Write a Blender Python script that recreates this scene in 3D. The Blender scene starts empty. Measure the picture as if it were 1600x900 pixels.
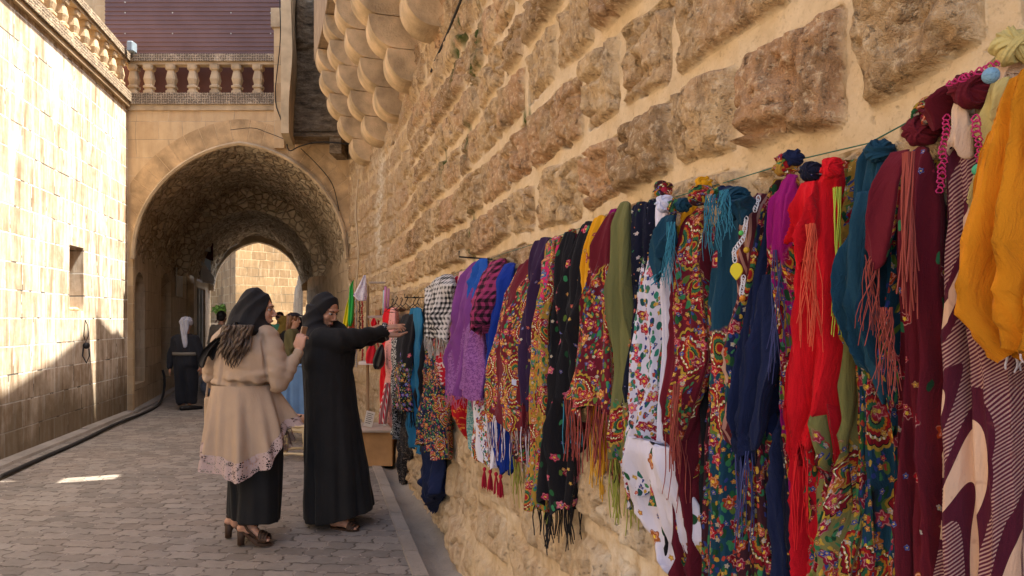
import bpy, math, random
import numpy as np
from mathutils import Vector, Matrix
random.seed(7); RNG = np.random.default_rng(7)
scn = bpy.context.scene
C = scn.collection
PI = math.pi
F = 1100.0      # focal length in pixels of a 1600 px wide frame
EYE = 1.48      # eye height
HZ = 500.0      # horizon row

# ---------------- camera, world, sun, exposure
cam = bpy.data.objects.new('camera', bpy.data.cameras.new('camera')); C.objects.link(cam)
cam.location = (0, 0, EYE); cam.rotation_euler = (PI/2, 0, 0)
cam.data.sensor_width = 36; cam.data.lens = 36*F/1600; cam.data.shift_y = (HZ-450)/1600
cam.data.clip_start = 0.05; cam.data.clip_end = 500
scn.camera = cam
SUN_EL, SUN_AZ = math.radians(63), math.radians(2)     # azimuth measured from +X towards +Y
sd = Vector((math.cos(SUN_EL)*math.cos(SUN_AZ), math.cos(SUN_EL)*math.sin(SUN_AZ), math.sin(SUN_EL)))
world = bpy.data.worlds.new('World'); scn.world = world; world.use_nodes = True
wn = world.node_tree; bg = wn.nodes['Background']
sky = wn.nodes.new('ShaderNodeTexSky'); sky.sky_type = 'NISHITA'; sky.sun_disc = False
sky.sun_elevation = SUN_EL; sky.sun_rotation = PI/2 - SUN_AZ; sky.air_density = 1.0; sky.dust_density = 7.0; sky.ozone_density = .3; sky.altitude = 900
wn.links.new(sky.outputs[0], bg.inputs[0]); bg.inputs[1].default_value = 0.15
sun = bpy.data.objects.new('sun', bpy.data.lights.new('sun', 'SUN')); C.objects.link(sun)
sun.data.energy = 5.0; sun.data.angle = math.radians(0.5); sun.data.color = (1, .92, .78)
sun.rotation_euler = sd.to_track_quat('Z', 'Y').to_euler(); sun.location = (10, 0, 30)
scn.view_settings.view_transform = 'Standard'; scn.view_settings.look = 'None'
scn.view_settings.exposure = 1.85; scn.view_settings.gamma = 1
scn.cycles.max_bounces = 14; scn.cycles.diffuse_bounces = 12; scn.cycles.transparent_max_bounces = 12
scn.cycles.sample_clamp_indirect = 8

# ---------------- small helpers
def P(px, py, Y):
    return np.array([(px-800)*Y/F, Y, EYE+(HZ-py)*Y/F])
def tag(o, label=None, cat=None, group=None, kind=None):
    if label: o['label'] = label
    if cat: o['category'] = cat
    if group: o['group'] = group
    if kind: o['kind'] = kind
    return o
def thing(name, label, cat, loc=(0, 0, 0), group=None):
    o = bpy.data.objects.new(name, None); C.objects.link(o); o.location = loc; o.empty_display_size = .1
    return tag(o, label, cat, group)
def mesh(name, v, f, mat=None, parent=None, smooth=True, uv=None, attrs=None, origin=None):
    """v in world metres; a child keeps world placement by subtracting its parents' locations"""
    v = np.asarray(v, dtype=np.float64)
    org = np.zeros(3); 
    if parent is None and origin is not None: org = np.array(origin, float)
    q = parent; off = np.zeros(3)
    while q is not None: off += np.array(q.location); q = q.parent
    vv = v - org - off
    me = bpy.data.meshes.new(name)
    if isinstance(f, np.ndarray):
        n, k = f.shape
        me.vertices.add(len(vv)); me.vertices.foreach_set('co', vv.ravel())
        me.loops.add(n*k); me.loops.foreach_set('vertex_index', f.ravel().astype(np.int32))
        me.polygons.add(n); me.polygons.foreach_set('loop_start', np.arange(0, n*k, k, dtype=np.int32))
        me.update(calc_edges=True)
    else:
        me.from_pydata([tuple(a) for a in vv], [], [tuple(int(i) for i in a) for a in f])
    if uv is not None:
        lay = me.uv_layers.new(name='UVMap')
        li = np.empty(len(me.loops), dtype=np.int32); me.loops.foreach_get('vertex_index', li)
        lay.data.foreach_set('uv', np.asarray(uv)[li].ravel())
    if attrs:
        for k_, a in attrs.items():
            at = me.attributes.new(k_, 'FLOAT', 'POINT'); at.data.foreach_set('value', np.asarray(a, dtype=np.float32).ravel())
    if smooth: me.polygons.foreach_set('use_smooth', [True]*len(me.polygons))
    if mat: me.materials.append(mat)
    me.validate(); me.update()
    o = bpy.data.objects.new(name, me); C.objects.link(o)
    o.location = org
    if parent is not None: o.parent = parent
    return o
def grid_faces(nu, nv, closed=False):
    """rows nv, columns nu; index = j*nu+i"""
    i = np.arange(nu if closed else nu-1); j = np.arange(nv-1)
    I, J = np.meshgrid(i, j); I2 = (I+1) % nu
    return np.stack([J*nu+I, J*nu+I2, (J+1)*nu+I2, (J+1)*nu+I], -1).reshape(-1, 4)
# value noise
def _h(i, j, s):
    n = (i*374761393 + j*668265263 + s*2246822519) & 0xffffffff
    n = ((n ^ (n >> 13))*1274126177) & 0xffffffff
    n = n ^ (n >> 16)
    return (n & 0xffff)/65535.0
def vn(x, y, s=0):
    x = np.asarray(x, float); y = np.asarray(y, float)
    xi = np.floor(x).astype(np.int64); yi = np.floor(y).astype(np.int64); fx = x-xi; fy = y-yi
    fx = fx*fx*(3-2*fx); fy = fy*fy*(3-2*fy)
    a = _h(xi, yi, s); b = _h(xi+1, yi, s); c = _h(xi, yi+1, s); d = _h(xi+1, yi+1, s)
    return (a*(1-fx)+b*fx)*(1-fy)+(c*(1-fx)+d*fx)*fy
def fbm(x, y, s=0, o=4):
    r = 0; a = .5; t = 0
    for k in range(o):
        r = r+a*vn(x*2**k+17.3*k, y*2**k+5.1*k, s+k); t += a; a *= .5
    return r/t
def sstep(a, b, x):
    t = np.clip((x-a)/(b-a), 0, 1); return t*t*(3-2*t)
# geometry collectors
class MB:
    def __init__(s): s.v = []; s.f = []
    def add(s, v, f):
        k = len(s.v); s.v += [tuple(a) for a in v]; s.f += [tuple(int(i)+k for i in q) for q in f]; return s
    def box(s, a, b, bev=0.0, M=None):
        x0, y0, z0 = a; x1, y1, z1 = b
        if bev > 0:
            v = []; 
            for (X, sx) in ((x0, 1), (x1, -1)):
                for (Y, sy) in ((y0, 1), (y1, -1)):
                    for (Z, sz) in ((z0, 1), (z1, -1)):
                        v += [(X, Y+sy*bev, Z+sz*bev), (X+sx*bev, Y, Z+sz*bev), (X+sx*bev, Y+sy*bev, Z)]
            v = np.array(v, float)
            import itertools
            f = []
            def idx(i, j, k, c): return (i*4+j*2+k)*3+c
            # main faces
            for i in (0, 1): f.append([idx(i, 0, 0, 0), idx(i, 1, 0, 0), idx(i, 1, 1, 0), idx(i, 0, 1, 0)][::(1 if i else -1)])
            for j in (0, 1): f.append([idx(0, j, 0, 1), idx(0, j, 1, 1), idx(1, j, 1, 1), idx(1, j, 0, 1)][::(1 if j else -1)])
            for k in (0, 1): f.append([idx(0, 0, k, 2), idx(1, 0, k, 2), idx(1, 1, k, 2), idx(0, 1, k, 2)][::(1 if k else -1)])
            for i in (0, 1):
                for j in (0, 1): f.append([idx(i, j, 0, 0), idx(i, j, 0, 1), idx(i, j, 1, 1), idx(i, j, 1, 0)])
            for i in (0, 1):
                for k in (0, 1): f.append([idx(i, 0, k, 0), idx(i, 0, k, 2), idx(i, 1, k, 2), idx(i, 1, k, 0)])
            for j in (0, 1):
                for k in (0, 1): f.append([idx(0, j, k, 1), idx(0, j, k, 2), idx(1, j, k, 2), idx(1, j, k, 1)])
            for i in (0, 1):
                for j in (0, 1):
                    for k in (0, 1): f.append([idx(i, j, k, 0), idx(i, j, k, 1), idx(i, j, k, 2)])
        else:
            v = np.array([(X, Y, Z) for X in (x0, x1) for Y in (y0, y1) for Z in (z0, z1)], float)
            f = [(0, 1, 3, 2), (4, 6, 7, 5), (0, 4, 5, 1), (2, 3, 7, 6), (0, 2, 6, 4), (1, 5, 7, 3)]
        if M is not None: v = np.array([list(M @ Vector(p)) for p in v])
        return s.add(v, f)
    def tube(s, pts, r, n=8, cap=True):
        v, f = loft([(p, (r if np.isscalar(r) else r[i]), (r if np.isscalar(r) else r[i])) for i, p in enumerate(pts)], n, cap)
        return s.add(v, f)
    def lathe(s, c, prof, n=16, sq=False):
        """prof: list of (r,z) about vertical axis at c; sq = square section"""
        V = []
        for (r, z) in prof:
            for k in range(n):
                a = 2*PI*(k+.5)/n
                if sq:
                    m = max(abs(math.cos(a)), abs(math.sin(a))); V.append((c[0]+r*math.cos(a)/m, c[1]+r*math.sin(a)/m, c[2]+z))
                else: V.append((c[0]+r*math.cos(a), c[1]+r*math.sin(a), c[2]+z))
        f = [list(q) for q in grid_faces(n, len(prof), True)]
        f.append(list(range(n))[::-1]); f.append([(len(prof)-1)*n+k for k in range(n)])
        return s.add(V, f)
    def build(s, name, mat, parent=None, smooth=False, **k): 
        o = mesh(name, s.v, s.f, mat, parent, smooth, **k)
        return o
def loft(chain, n=16, cap=True, side=(1, 0, 0)):
    """chain: (point, rx, ry); rx is measured along `side` made square to the path"""
    pts = [np.array(c[0], float) for c in chain]; m = len(pts); V = []
    sd_ = np.array(side, float)
    for i in range(m):
        t = pts[min(i+1, m-1)]-pts[max(i-1, 0)]; t /= (np.linalg.norm(t)+1e-12)
        a = sd_-t*np.dot(sd_, t)
        if np.linalg.norm(a) < .15:
            q = np.array((0, 1., 0)) if abs(t[1]) < .8 else np.array((0, 0, 1.)); a = q-t*np.dot(q, t)
        a /= np.linalg.norm(a); b = np.cross(t, a)
        for k in range(n):
            w = 2*PI*k/n; V.append(pts[i]+a*chain[i][1]*math.cos(w)+b*chain[i][2]*math.sin(w))
    f = [list(q) for q in grid_faces(n, m, True)]
    if cap:
        f.append(list(range(n))[::-1]); f.append([(m-1)*n+k for k in range(n)])
    return np.array(V), f
def ellipsoid(c, r, R=None, n=14):
    V = []; m = n
    for j in range(1, m):
        th = PI*j/m
        for k in range(n):
            a = 2*PI*k/n; V.append((r[0]*math.sin(th)*math.cos(a), r[1]*math.sin(th)*math.sin(a), r[2]*math.cos(th)))
    f = [list(q) for q in grid_faces(n, m-1, True)]
    V += [(0, 0, r[2]), (0, 0, -r[2])]; T = len(V)-2; B = T+1
    for k in range(n): f.append([T, (k+1) % n, k][::-1]); f.append([B, (m-2)*n+k, (m-2)*n+(k+1) % n][::-1])
    V = np.array(V)
    if R is not None: V = V @ np.array(R).T
    return V+np.array(c), f
def sphere_chain(chain, n=14, side=(1, 0, 0)):
    """loft with rounded ends"""
    c0, c1 = chain[0], chain[-1]
    def ext(c, d, ks):
        L = np.linalg.norm(d); d = d/L; r = min(c[1], c[2])
        return [(np.array(c[0])+d*r*k, c[1]*math.sqrt(1-k*k), c[2]*math.sqrt(1-k*k)) for k in ks]
    d0 = np.array(chain[0][0], float)-np.array(chain[1][0], float); d1 = np.array(chain[-1][0], float)-np.array(chain[-2][0], float)
    ch = ext(c0, d0, (.97, .8, .45))+list(chain)+ext(c1, d1, (.45, .8, .97))
    return loft(ch, n, True, side)
def fuse(name, parts, voxel, mat, parent=None, smooth_it=4, post=None, uv=None, post_attr=None):
    V = []; Fc = []
    for v, f in parts:
        k = len(V); V += [tuple(a) for a in v]; Fc += [tuple(int(i)+k for i in q) for q in f]
    me = bpy.data.meshes.new('t'); me.from_pydata(V, [], Fc); me.update()
    o = bpy.data.objects.new('t', me); C.objects.link(o)
    r = o.modifiers.new('r', 'REMESH'); r.mode = 'VOXEL'; r.voxel_size = voxel
    if smooth_it:
        s = o.modifiers.new('s', 'SMOOTH'); s.iterations = smooth_it; s.factor = .5
    dg = bpy.context.evaluated_depsgraph_get(); e = o.evaluated_get(dg); m2 = bpy.data.meshes.new_from_object(e)
    n = len(m2.vertices); co = np.empty(n*3); m2.vertices.foreach_get('co', co); co = co.reshape(-1, 3)
    no = np.empty(n*3); m2.vertices.foreach_get('normal', no); no = no.reshape(-1, 3)
    fs = [tuple(p.vertices) for p in m2.polygons]
    bpy.data.objects.remove(o); bpy.data.meshes.remove(me); bpy.data.meshes.remove(m2)
    if post is not None: co = post(co, no)
    at = post_attr(co) if post_attr else None
    if fs and all(len(q) == 4 for q in fs): fs = np.array(fs)
    return mesh(name, co, fs, mat, parent, True, attrs=at)

# ---------------- node helpers
class NT:
    def __init__(s, name):
        s.m = bpy.data.materials.new(name); s.m.use_nodes = True; s.t = s.m.node_tree; s.b = s.t.nodes['Principled BSDF']
        s.b.inputs['Roughness'].default_value = .85
        s.b.inputs['Specular IOR Level'].default_value = .25
    def n(s, typ, ins=None, **pr):
        nd = s.t.nodes.new('ShaderNode'+typ)
        for k, v in pr.items(): setattr(nd, k, v)
        for k, v in (ins or {}).items(): s.set(nd.inputs[k], v)
        return nd
    def set(s, sock, v):
        if isinstance(v, bpy.types.NodeSocket): s.t.links.new(v, sock)
        elif isinstance(v, (tuple, list)) and len(v) == 3 and sock.type == 'RGBA': sock.default_value = (*v, 1)
        else: sock.default_value = v
    def m_(s, op, a, b=0.0, c=0.0, clamp=False):
        nd = s.n('Math', {0: a, 1: b, 2: c}, operation=op); nd.use_clamp = clamp; return nd.outputs[0]
    def mix(s, fac, a, b, mode='MIX'):
        nd = s.n('Mix', data_type='RGBA', blend_type=mode); s.set(nd.inputs[0], fac); s.set(nd.inputs[6], a); s.set(nd.inputs[7], b); return nd.outputs[2]
    def ramp(s, fac, stops, interp='LINEAR'):
        nd = s.n('ValToRGB', {0: fac}); r = nd.color_ramp; r.interpolation = interp
        while len(r.elements) < len(stops): r.elements.new(.5)
        for e, (p, c) in zip(r.elements, stops):
            e.position = p; e.color = (*c, 1) if not np.isscalar(c) else (c, c, c, 1)
        return nd.outputs[0]
    def noise(s, vec, scale, detail=4, rough=.55, dist=0.0, out=0):
        nd = s.n('TexNoise', {'Scale': scale, 'Detail': detail, 'Roughness': rough, 'Distortion': dist})
        if vec is not None: s.set(nd.inputs['Vector'], vec)
        return nd.outputs[out]
    def map(s, vec, loc=(0, 0, 0), rot=(0, 0, 0), sc=(1, 1, 1)):
        return s.n('Mapping', {'Vector': vec, 'Location': loc, 'Rotation': rot, 'Scale': sc}).outputs[0]
    def uv(s): return s.n('UVMap').outputs[0]
    def obj(s): return s.n('TexCoord').outputs['Object']
    def geo(s): return s.n('NewGeometry').outputs['Position']
    def attr(s, name): return s.n('Attribute', attribute_name=name).outputs['Fac']
    def color(s, c): s.set(s.b.inputs['Base Color'], c); return s
    def rough(s, c): s.set(s.b.inputs['Roughness'], c); return s
    def bump(s, h, strength=.5, dist=.01):
        nd = s.n('Bump', {'Strength': strength, 'Distance': dist, 'Height': h}); s.t.links.new(nd.outputs[0], s.b.inputs['Normal']); return s
    def thr(s, x, a, b):   # smooth threshold a->b
        nd = s.n('MapRange', {0: x, 1: a, 2: b, 3: 0.0, 4: 1.0}); nd.clamp = True; return nd.outputs[0]

def plain(name, col, rough=.8, bump=0, bscale=60, var=.12, metal=0, vec='obj'):
    s = NT(name); v = s.obj() if vec == 'obj' else s.geo()
    n = s.noise(v, 3.5, 5); dk = tuple(c*(1-var*1.6) for c in col); lt = tuple(min(1, c*(1+var)) for c in col)
    s.color(s.ramp(n, [(.3, dk), (.7, lt)])); s.rough(rough); s.b.inputs['Metallic'].default_value = metal
    if bump: s.bump(s.noise(v, bscale, 4), bump, .01)
    return s.m

# ---------------- stone materials
def mat_rubble():
    s = NT('rubble_stone'); p = s.geo()
    st = s.attr('st'); ti = s.attr('tint'); ti2 = s.attr('tint2'); far = s.attr('far')
    n1 = s.noise(p, 2.2, 6, .6); n2 = s.noise(p, 14, 6, .65); n3 = s.noise(p, 55, 4, .7)
    strk = s.noise(s.map(p, sc=(7, 7, 1.6)), 3.0, 5, .65)
    warm = s.mix(ti, (.30, .185, .09), (.62, .43, .225))
    red = s.mix(s.m_('MULTIPLY', s.thr(s.m_('ADD', n1, s.m_('MULTIPLY', ti2, .3)), .66, .82), .75), warm, (.50, .25, .115))
    c = s.mix(s.m_('MULTIPLY', s.thr(n1, .46, .66), .5), red, (.50, .36, .21))
    c = s.mix(s.m_('MULTIPLY', s.thr(strk, .5, .66), .72), c, (.17, .105, .055))
    c = s.mix(s.m_('MULTIPLY', s.thr(n3, .58, .74), .6), c, (.12, .07, .035))
    c = s.mix(s.m_('MULTIPLY', s.thr(n3, .48, .34), .6), c, (.74, .57, .36))
    mort = s.mix(s.thr(n2, .35, .7), (.58, .43, .25), (.71, .55, .345))
    mort = s.mix(s.m_('MULTIPLY', s.thr(s.noise(p, 120, 2), .58, .72), .5), mort, (.42, .30, .18))
    c = s.mix(st, mort, c)
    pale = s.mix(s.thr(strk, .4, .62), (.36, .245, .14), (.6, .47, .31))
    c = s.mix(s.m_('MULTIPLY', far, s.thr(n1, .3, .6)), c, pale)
    c = s.mix(s.m_('MULTIPLY', s.attr('pale'), s.thr(n2, .35, .6)), c, (.74, .66, .52))
    c = s.mix(s.m_('MULTIPLY', s.attr('moss'), s.thr(n2, .36, .52)), c, (.06, .075, .012))
    s.color(c); s.rough(.92)
    pit = s.thr(s.noise(p, 38, 5, .7), .6, .72)
    h = s.m_('ADD', s.m_('MULTIPLY', n2, .8), s.m_('MULTIPLY', n3, .5)); h = s.m_('SUBTRACT', h, s.m_('MULTIPLY', pit, .45))
    h = s.m_('MULTIPLY', h, s.m_('ADD', s.m_('MULTIPLY', st, .8), .2))
    s.bump(h, 1.0, .030); return s.m
def mat_ashlar(name, c1, c2, mort, bw=.5, bh=.3, stain=.5, streak=.3, bump=.5, ms=.006, off=.5, stc=(.16, .11, .065), attrib=False, base_dark=0.0, wh=(.62, .5, .34), bk=.5, chips=False):
    s = NT(name); uv = s.uv(); p = s.geo()
    w = s.n('VectorMath', {0: s.noise(uv, 1.7, 3, out=1), 1: (.5, .5, .5)}, operation='SUBTRACT').outputs[0]
    w = s.n('VectorMath', {0: w, 1: (.10, .016, 0)}, operation='MULTIPLY').outputs[0]
    v = s.n('VectorMath', {0: uv, 1: w}, operation='ADD').outputs[0]
    b = s.n('TexBrick', {'Vector': v, 'Color1': (1, 1, 1), 'Color2': (0, 0, 0), 'Mortar': (.5, .5, .5), 'Scale': 1.0, 'Mortar Size': ms, 'Mortar Smooth': .3, 'Bias': 0.0, 'Brick Width': bw, 'Row Height': bh}, offset=off, squash=.72, squash_frequency=3)
    n1 = s.noise(p, 1.1, 6, .6); n2 = s.noise(p, 9, 6, .6); n3 = s.noise(p, 60, 4, .65)
    k = s.m_('ADD', s.m_('MULTIPLY', b.outputs[0], bk), s.m_('MULTIPLY', n2, 1.1-bk))
    c = s.ramp(k, [(.2, c1), (.5, tuple((a+b_)/2 for a, b_ in zip(c1, c2))), (.85, c2)])
    strk = s.noise(s.map(p, sc=(5, 5, .7)), 2.0, 5, .6)
    c = s.mix(s.m_('MULTIPLY', s.thr(strk, .5, .68), streak), c, stc)
    c = s.mix(s.m_('MULTIPLY', s.thr(strk, .46, .3), streak), c, wh)
    c = s.mix(s.m_('MULTIPLY', s.thr(n1, .5, .72), stain), c, stc)
    c = s.mix(s.m_('MULTIPLY', s.thr(n3, .6, .75), .4), c, tuple(a*.5 for a in c1))
    mm = s.m_('MULTIPLY', b.outputs[1], s.thr(n2, .3, .5))
    c = s.mix(mm, c, s.mix(s.thr(s.noise(p, 3.5, 3) if chips else n1, .56 if chips else .45, .6), mort, tuple(a*(.12 if chips else .35) for a in mort)))
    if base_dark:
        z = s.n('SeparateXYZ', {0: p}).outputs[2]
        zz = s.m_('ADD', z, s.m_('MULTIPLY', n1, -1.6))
        c = s.mix(s.m_('MULTIPLY', s.thr(zz, .1, -.55), base_dark), c, (.12, .085, .045))  # darker foot: base stains plus the shade there deepened in the colour
    s.color(c); s.rough(.9)
    h = s.m_('ADD', s.m_('MULTIPLY', n2, .3), s.m_('MULTIPLY', n3, .25)); h = s.m_('SUBTRACT', h, b.outputs[1])
    s.bump(h, bump, .012); return s.m
def mat_vault():
    s = NT('vault_rubble'); p = s.geo()
    w = s.n('VectorMath', {0: p, 1: s.n('VectorMath', {0: s.noise(p, 3, 3, out=1), 1: (.12, .12, .12)}, operation='MULTIPLY').outputs[0]}, operation='ADD').outputs[0]
    vo = s.n('TexVoronoi', {'Vector': w, 'Scale': 7.5, 'Randomness': 1.0}, feature='DISTANCE_TO_EDGE'); vc = s.n('TexVoronoi', {'Vector': w, 'Scale': 7.5, 'Randomness': 1.0})
    n2 = s.noise(p, 5, 6, .7); n3 = s.noise(p, 40, 5, .7)
    r = s.n('SeparateColor', {0: vc.outputs['Color']}).outputs[0]
    k = s.m_('ADD', s.m_('MULTIPLY', r, .4), s.m_('MULTIPLY', n2, .7))
    c = s.ramp(k, [(.25, (.34, .25, .16)), (.5, (.58, .45, .30)), (.8, (.72, .60, .43))])
    c = s.mix(s.m_('MULTIPLY', s.thr(vo.outputs[0], .09, .01), .55), c, (.1, .068, .04))
    c = s.mix(s.m_('MULTIPLY', s.thr(n3, .58, .72), .5), c, (.09, .06, .036))
    s.color(c); s.rough(.95)
    h = s.m_('ADD', s.thr(vo.outputs[0], 0, .16), s.m_('MULTIPLY', n3, .5)); s.bump(h, .9, .05); return s.m
def mat_paver():
    s = NT('paver'); p = s.geo()
    v = s.map(p, rot=(0, 0, math.radians(6)))
    sx = s.n('SeparateXYZ', {0: v}); X, Y = sx.outputs[0], sx.outputs[1]
    # zigzag edges of interlocking pavers
    tri = s.m_('PINGPONG', X, .055); Y2 = s.m_('ADD', Y, s.m_('MULTIPLY', s.thr(tri, .015, .04), .010))
    tr2 = s.m_('PINGPONG', s.m_('ADD', Y, .02), .045); X2 = s.m_('ADD', X, s.m_('MULTIPLY', s.thr(tr2, .01, .035), .016))
    nz = s.noise(p, .8, 2, out=1)
    cv = s.n('CombineXYZ', {0: X2, 1: Y2}).outputs[0]
    cv = s.n('VectorMath', {0: cv, 1: s.n('VectorMath', {0: nz, 1: (.05, .05, 0)}, operation='MULTIPLY').outputs[0]}, operation='ADD').outputs[0]
    b = s.n('TexBrick', {'Vector': cv, 'Color1': (1, 1, 1), 'Color2': (0, 0, 0), 'Mortar': (.5, .5, .5), 'Scale': 1.0, 'Mortar Size': .0075, 'Mortar Smooth': .35, 'Brick Width': .185, 'Row Height': .135}, offset=.5)
    n1 = s.noise(p, .7, 5, .6); n2 = s.noise(p, 12, 5, .65); n3 = s.noise(p, 130, 3, .6)
    k = s.m_('ADD', s.m_('MULTIPLY', b.outputs[0], .45), s.m_('MULTIPLY', n2, .6))
    c = s.ramp(k, [(.2, (.15, .13, .112)), (.5, (.215, .188, .162)), (.85, (.30, .262, .225))])
    c = s.mix(s.m_('MULTIPLY', s.thr(n1, .42, .68), .35), c, (.30, .215, .16))
    c = s.mix(s.m_('MULTIPLY', s.thr(n3, .58, .7), .35), c, (.10, .085, .075))
    mm = s.m_('MULTIPLY', b.outputs[1], s.thr(n2, .25, .5))
    c = s.mix(mm, c, s.mix(s.thr(n2, .46, .56), (.075, .06, .05), (.34, .29, .25)))
    s.color(c); s.rough(.82)
    h = s.m_('ADD', s.m_('MULTIPLY', n3, .1), s.m_('MULTIPLY', n2, .22)); h = s.m_('SUBTRACT', h, b.outputs[1]); s.bump(h, 1.0, .018); return s.m
def mat_concrete(name, col=(.33, .28, .22)):
    s = NT(name); p = s.geo(); n1 = s.noise(p, 1.6, 6, .6); n2 = s.noise(p, 30, 6, .7)
    c = s.ramp(n1, [(.3, tuple(a*.7 for a in col)), (.7, tuple(a*1.12 for a in col))])
    c = s.mix(s.m_('MULTIPLY', s.thr(n2, .55, .7), .45), c, tuple(a*.45 for a in col))
    s.color(c); s.rough(.9); s.bump(s.m_('ADD', n2, n1), .6, .012); return s.m

M_RUB = mat_rubble()
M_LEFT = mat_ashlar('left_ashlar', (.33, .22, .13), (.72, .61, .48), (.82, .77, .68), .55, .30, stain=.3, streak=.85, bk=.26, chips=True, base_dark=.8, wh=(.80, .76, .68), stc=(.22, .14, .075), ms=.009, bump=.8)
M_FAC = mat_ashlar('facade_ashlar', (.42, .275, .145), (.58, .41, .23), (.56, .44, .30), .52, .29, stain=.25, streak=.2, bump=.35, ms=.004)
M_TUN = mat_ashlar('tunnel_ashlar', (.40, .30, .19), (.58, .45, .30), (.5, .4, .28), .55, .33, stain=.35, streak=.35, bump=.7)
M_VAULT = mat_vault()
M_FAR = mat_ashlar('far_ashlar', (.20, .125, .06), (.33, .215, .105), (.40, .30, .17), .7, .38, stain=.5, streak=.3, stc=(.13, .085, .045), ms=.02)
M_OVER = mat_ashlar('overhang_ashlar', (.30, .21, .125), (.42, .30, .18), (.4, .3, .19), .5, .28, stain=.5, streak=.4)
M_BRK = plain('bracket_stone', (.60, .44, .26), .9, .9, 55, .3, vec='geo')
M_TRIM = plain('trim_stone', (.47, .35, .215), .9, .6, 40, .25, vec='geo')
M_PAVE = mat_paver()
M_GUT = mat_concrete('gutter_concrete', (.30, .255, .205)); M_KERB = mat_concrete('kerb_concrete', (.34, .29, .24))
M_DIRT = plain('ground_dirt', (.2, .16, .12), .95, .5, 20, .3, vec='geo')
def mat_frieze():
    s = NT('carved_frieze'); uv = s.uv(); p = s.geo()
    vo = s.n('TexVoronoi', {'Vector': uv, 'Scale': 26.0, 'Randomness': .25}, voronoi_dimensions='2D')
    vo2 = s.n('TexVoronoi', {'Vector': uv, 'Scale': 9.0, 'Randomness': 0.0}, voronoi_dimensions='2D')
    ring = s.m_('ABSOLUTE', s.m_('SINE', s.m_('MULTIPLY', vo2.outputs[0], 14.0)))
    hole = s.m_('MAXIMUM', s.thr(vo.outputs[0], .42, .28), s.thr(ring, .35, .12))
    n1 = s.noise(p, 5, 6, .65); n2 = s.noise(p, 25, 5, .6)
    hole = s.m_('MULTIPLY', hole, s.thr(n1, .3, .48))
    c = s.mix(s.thr(n1, .4, .65), (.5, .39, .27), (.30, .23, .16)); c = s.mix(s.m_('MULTIPLY', hole, .85), c, (.10, .072, .05))
    c = s.mix(s.m_('MULTIPLY', s.thr(n2, .5, .65), .4), c, (.11, .09, .065))
    s.color(c); s.rough(.9); s.bump(s.m_('SUBTRACT', s.m_('MULTIPLY', n2, .3), hole), .8, .02); return s.m
M_FRZ = mat_frieze()
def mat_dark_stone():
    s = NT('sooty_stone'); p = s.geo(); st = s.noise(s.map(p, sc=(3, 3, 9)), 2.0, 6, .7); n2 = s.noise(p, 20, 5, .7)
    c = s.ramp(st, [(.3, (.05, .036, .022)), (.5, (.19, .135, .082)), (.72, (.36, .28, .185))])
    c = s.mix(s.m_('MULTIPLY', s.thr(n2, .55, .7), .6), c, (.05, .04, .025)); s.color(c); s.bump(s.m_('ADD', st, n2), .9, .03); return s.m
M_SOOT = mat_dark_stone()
# ================= SETTING =================
def XR(Y):
    Y = np.asarray(Y, float); y = np.maximum(Y-6.8, 0)
    return .956-.285*Y-.01725*y*y
def XR1(Y): return -.285-.0345*np.maximum(np.asarray(Y, float)-6.8, 0)
def wn_(Y):
    t = XR1(Y); L = np.sqrt(1+t*t); return np.stack([-1/L, t/L], -1)     # unit normal towards the street
def WP(Y, d, z):      # point d metres off the rubble wall, towards the street
    n = wn_(Y); return np.array([XR(Y)+n[..., 0]*d, Y+n[..., 1]*d, z]) if np.ndim(Y) == 0 else np.stack([XR(Y)+n[:, 0]*d, Y+n[:, 1]*d, z+0*Y], -1)
def XL(Y): return -5.26-.217*(Y-7.24)
def XTL(Y): return -2.62-.307*Y
def XTR(Y): return -2.57-.36*(Y-11.2)
TEND = 21.0
# ground
mesh('ground', [(-80, -40, -.06), (80, -40, -.06), (80, 120, -.06), (-80, 120, -.06)], [(0, 1, 2, 3)], M_DIRT, origin=(0, 0, 0)); tag(bpy.data.objects['ground'], kind='structure')
def strip(name, Ys, xa, xb, z, mat, nx=2, zf=None):
    Ys = np.asarray(Ys, float); V = []
    for y in Ys:
        for i in range(nx):
            t = i/(nx-1); x = xa(y)*(1-t)+xb(y)*t; V.append((x, y, z if zf is None else zf(y, t)))
    o = mesh(name, V, grid_faces(nx, len(Ys)), mat, None, True); return o
def kerb_r(Y): return -.555-.274*(Y-4.07) if Y < 8 else XR(min(Y, 11.2))-.36 if Y < 11.2 else XTR(Y)-.12
Ys = list(np.arange(-4, 11.3, .25))+list(np.arange(11.5, TEND+.1, .5))
def left_edge(Y): return (XL(Y) if Y < 11.2 else XTL(Y))
tag(strip('street_paving', Ys+list(np.arange(22, 46, 1)), lambda y: left_edge(y)+.10 if y < 21 else left_edge(y)-4, lambda y: kerb_r(y)-.02 if y < 21 else XTR(y)+3, 0.0, M_PAVE, 8,
      zf=lambda y, t: .012*math.sin(y*1.7+t*5)*min(1, t*6, (1-t)*6)), kind='structure')
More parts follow.
